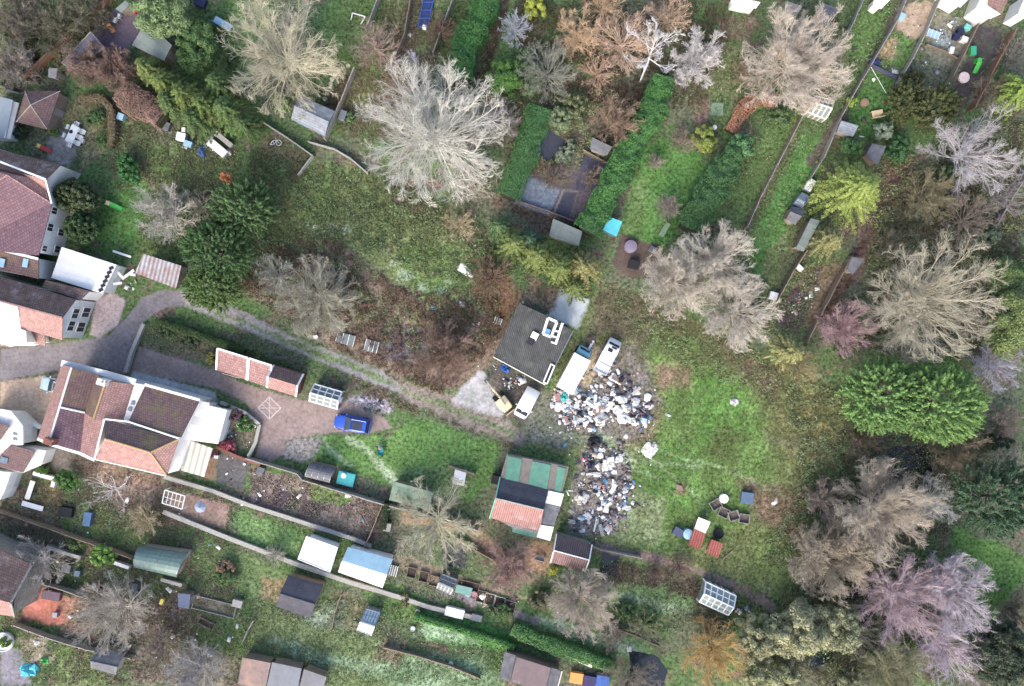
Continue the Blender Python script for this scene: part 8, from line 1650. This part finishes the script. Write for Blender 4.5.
for poly, n, where, gk in ((HEAP1, 60, 'in the pale heap', (0, 0, 0, 0, 1, 2)), (HEAP2, 24, 'in the mauve heap', (0, 1, 1, 2)), (HEAP3, 36, 'in the lower heap', (0, 0, 0, 1, 1, 2))):
    pts = pick(poly, n, int(poly[0][0]), .5)
    for x, y in pts:
        nm, mt, lb, a, b, h = KIND[rk.choice(gk)]
        if poly is HEAP1 and y > 404: nm, mt, lb, a, b, h = KIND[0]
        a_ = rk.uniform(a, b); cx_ = sum(q[0] for q in poly) / len(poly); cy_ = sum(q[1] for q in poly) / len(poly); dx_, dy_ = x - cx_, y - cy_
        spot = ('upper ' if dy_ < -12 else 'lower ' if dy_ > 12 else '') + ('left ' if dx_ < -7 else 'right ' if dx_ > 7 else '')
        lb = ('large ' if a_ > (a + b) / 2 else 'small ') + lb; spot = (spot.strip() + ' side of' if spot else 'middle of'); where2 = where.replace('in the', 'at the ' + spot + ' the') if spot != 'middle of' else where.replace('in the', 'in the middle of the')
        crumple(x, y, rk.uniform(.02, .25), a_, rk.uniform(a, b) * .8, rk.uniform(0, 180), mt, nm, lb + ' ' + where2, 'rubbish sack' if 'sack' in nm else 'sheet', lb + 's ' + where2, h=h, seed=rk.randint(1, 99999), n=7)
    for k in range(n // 4):
        x, y = pts[(k * 5 + 2) % len(pts)]; cn_, mt = rk.choice([('tan', M_wood), ('grey', M_felt), ('pale blue', M_blueg), ('dark', M_black), ('cream', M_cream), ('pinkish', M_corrp)])
        lidbox(x, y, rk.uniform(.4, 1.0), rk.uniform(.3, .7), rk.uniform(.4, .8), rk.uniform(0, 180), mt, mt, cn_ + ' box thrown on the ' + ('upper ' if y < sum(q[1] for q in poly) / len(poly) else 'lower ') + 'part of the ' + where.replace('in the ', ''), 'discarded_box', 'box', cn_ + ' boxes thrown on the ' + where.replace('in the ', ''))
    for k in range(n // 3):
        x, y = rk.choice(pts); L = rk.uniform(.7, 1.8); up_ = 'upper part of' if y < sum(q[1] for q in poly) / len(poly) else 'lower part of'; wh3 = where.replace('in the', 'in the ' + up_ + ' the'); mt = rk.choice([M_trim, M_trim, M_wood, M_conc])
        w_ = {M_trim.name: 'white', M_wood.name: 'brown', M_conc.name: 'grey'}[mt.name]
        MB().box(P(x, y, rk.uniform(.25, .5)), (L, rk.uniform(.12, .45), .05), rk.uniform(0, 3.1), rk.uniform(-.25, .25)).build('broken_board', mt, None, ('long ' if L > 1.25 else 'short ') + w_ + ' broken board lying ' + wh3, 'board', ('long ' if L > 1.25 else 'short ') + w_ + ' boards lying ' + wh3)
for x, y, a, b, dg, m_, lb in [(623, 417, 1.5, 1.3, 0, M_sack, 'large white sack, lowest at the right edge of the mauve rubble heap'), (618, 411, 1.3, 1.2, 40, M_sack, 'large white sack left in the white cluster on the mauve rubble heap'), (626, 408, 1.4, 1.0, 10, mat('cream_sacking', A(232, 222, 206), A(206, 196, 182), 4, bump=.3), 'large cream sack in the white cluster on the mauve rubble heap'), (622, 399, 1.2, 1.0, 0, M_sack, 'white sack at the top of the white cluster on the mauve rubble heap'), (613, 393, .6, .9, 20, M_sack, 'white sack standing apart below the flatbed truck'), (632, 420, .9, .8, 0, M_plas, 'grey white sack right of the white cluster'), (601, 418, 1.6, 1.1, -30, M_plas, 'pale teal tinted sheet between the pale and mauve heaps'), (564, 397, 1.0, 1.2, 30, M_teal, 'teal plastic tub at the top of the pale heap'), (610, 462, 1.0, 1.0, 0, M_sack, 'large white sack at the upper right of the lower heap'), (591, 464, .9, .9, 20, mat('navy_sack', A(50, 56, 90), A(40, 44, 70), 4, rough=.4), 'navy sack at the top of the lower heap'), (584, 458, .8, .4, 20, mat('pink_cloth', A(220, 120, 150), A(190, 90, 120), 4), 'pink cloth at the top left of the lower heap'), (594, 442, 1.6, 1.3, 0, M_black, 'black tyre heap above the lower heap'), (572, 521, 1.0, .5, 10, M_plas, 'pale grey tube below the lower heap'), (571, 522, .01, .01, 0, None, '')]:
    if m_ is None: continue
    crumple(x, y, .2, a, b, dg, m_, 'rubbish_sack' if 'sack' in lb else 'rubbish_item', lb, 'rubbish sack' if 'sack' in lb else 'rubbish', h=.5)
MB().slab(C3((596, 519, .3), (597.5, 519.5, .3), (594.5, 532, .2), (593, 531.5, .2)), .06).build('broken_board', M_trim, None, 'long white board sticking out below the lower heap', 'board')
MB().lathe([(.35, 0), (.38, .5), (.3, .55)], 12, P(600, 455, 0)).build('barrel', M_plas, None, 'pale plastic barrel at the top of the lower heap', 'barrel')

fragments('litter', 'scattered scraps trailing off the heaps into the grass', [(550, 380), (620, 350), (665, 400), (655, 440), (640, 530), (600, 545), (566, 535), (570, 450), (545, 430)], 500, 70, WC, .02)

fragments('litter', 'pots, edging stones and bits scattered in the gardens at the lower left', [(60, 480), (165, 500), (240, 520), (240, 680), (40, 680), (90, 560)], 420, 71, WC + DC, .04)
fragments('litter', 'pots and bits scattered in the gardens between the long walls', [(215, 455), (385, 505), (375, 540), (180, 480)], 240, 72, WC + DC, .04)
fragments('litter', 'bits scattered in the gardens at the upper right', [(850, 0), (970, 0), (960, 90), (900, 90), (800, 330), (780, 320), (840, 120)], 260, 73, WC + DC, .04)
fragments('litter', 'bits scattered in the overgrown plot left of the workshop', [(380, 260), (500, 290), (500, 370), (400, 350)], 160, 74, WC + DC, .04)
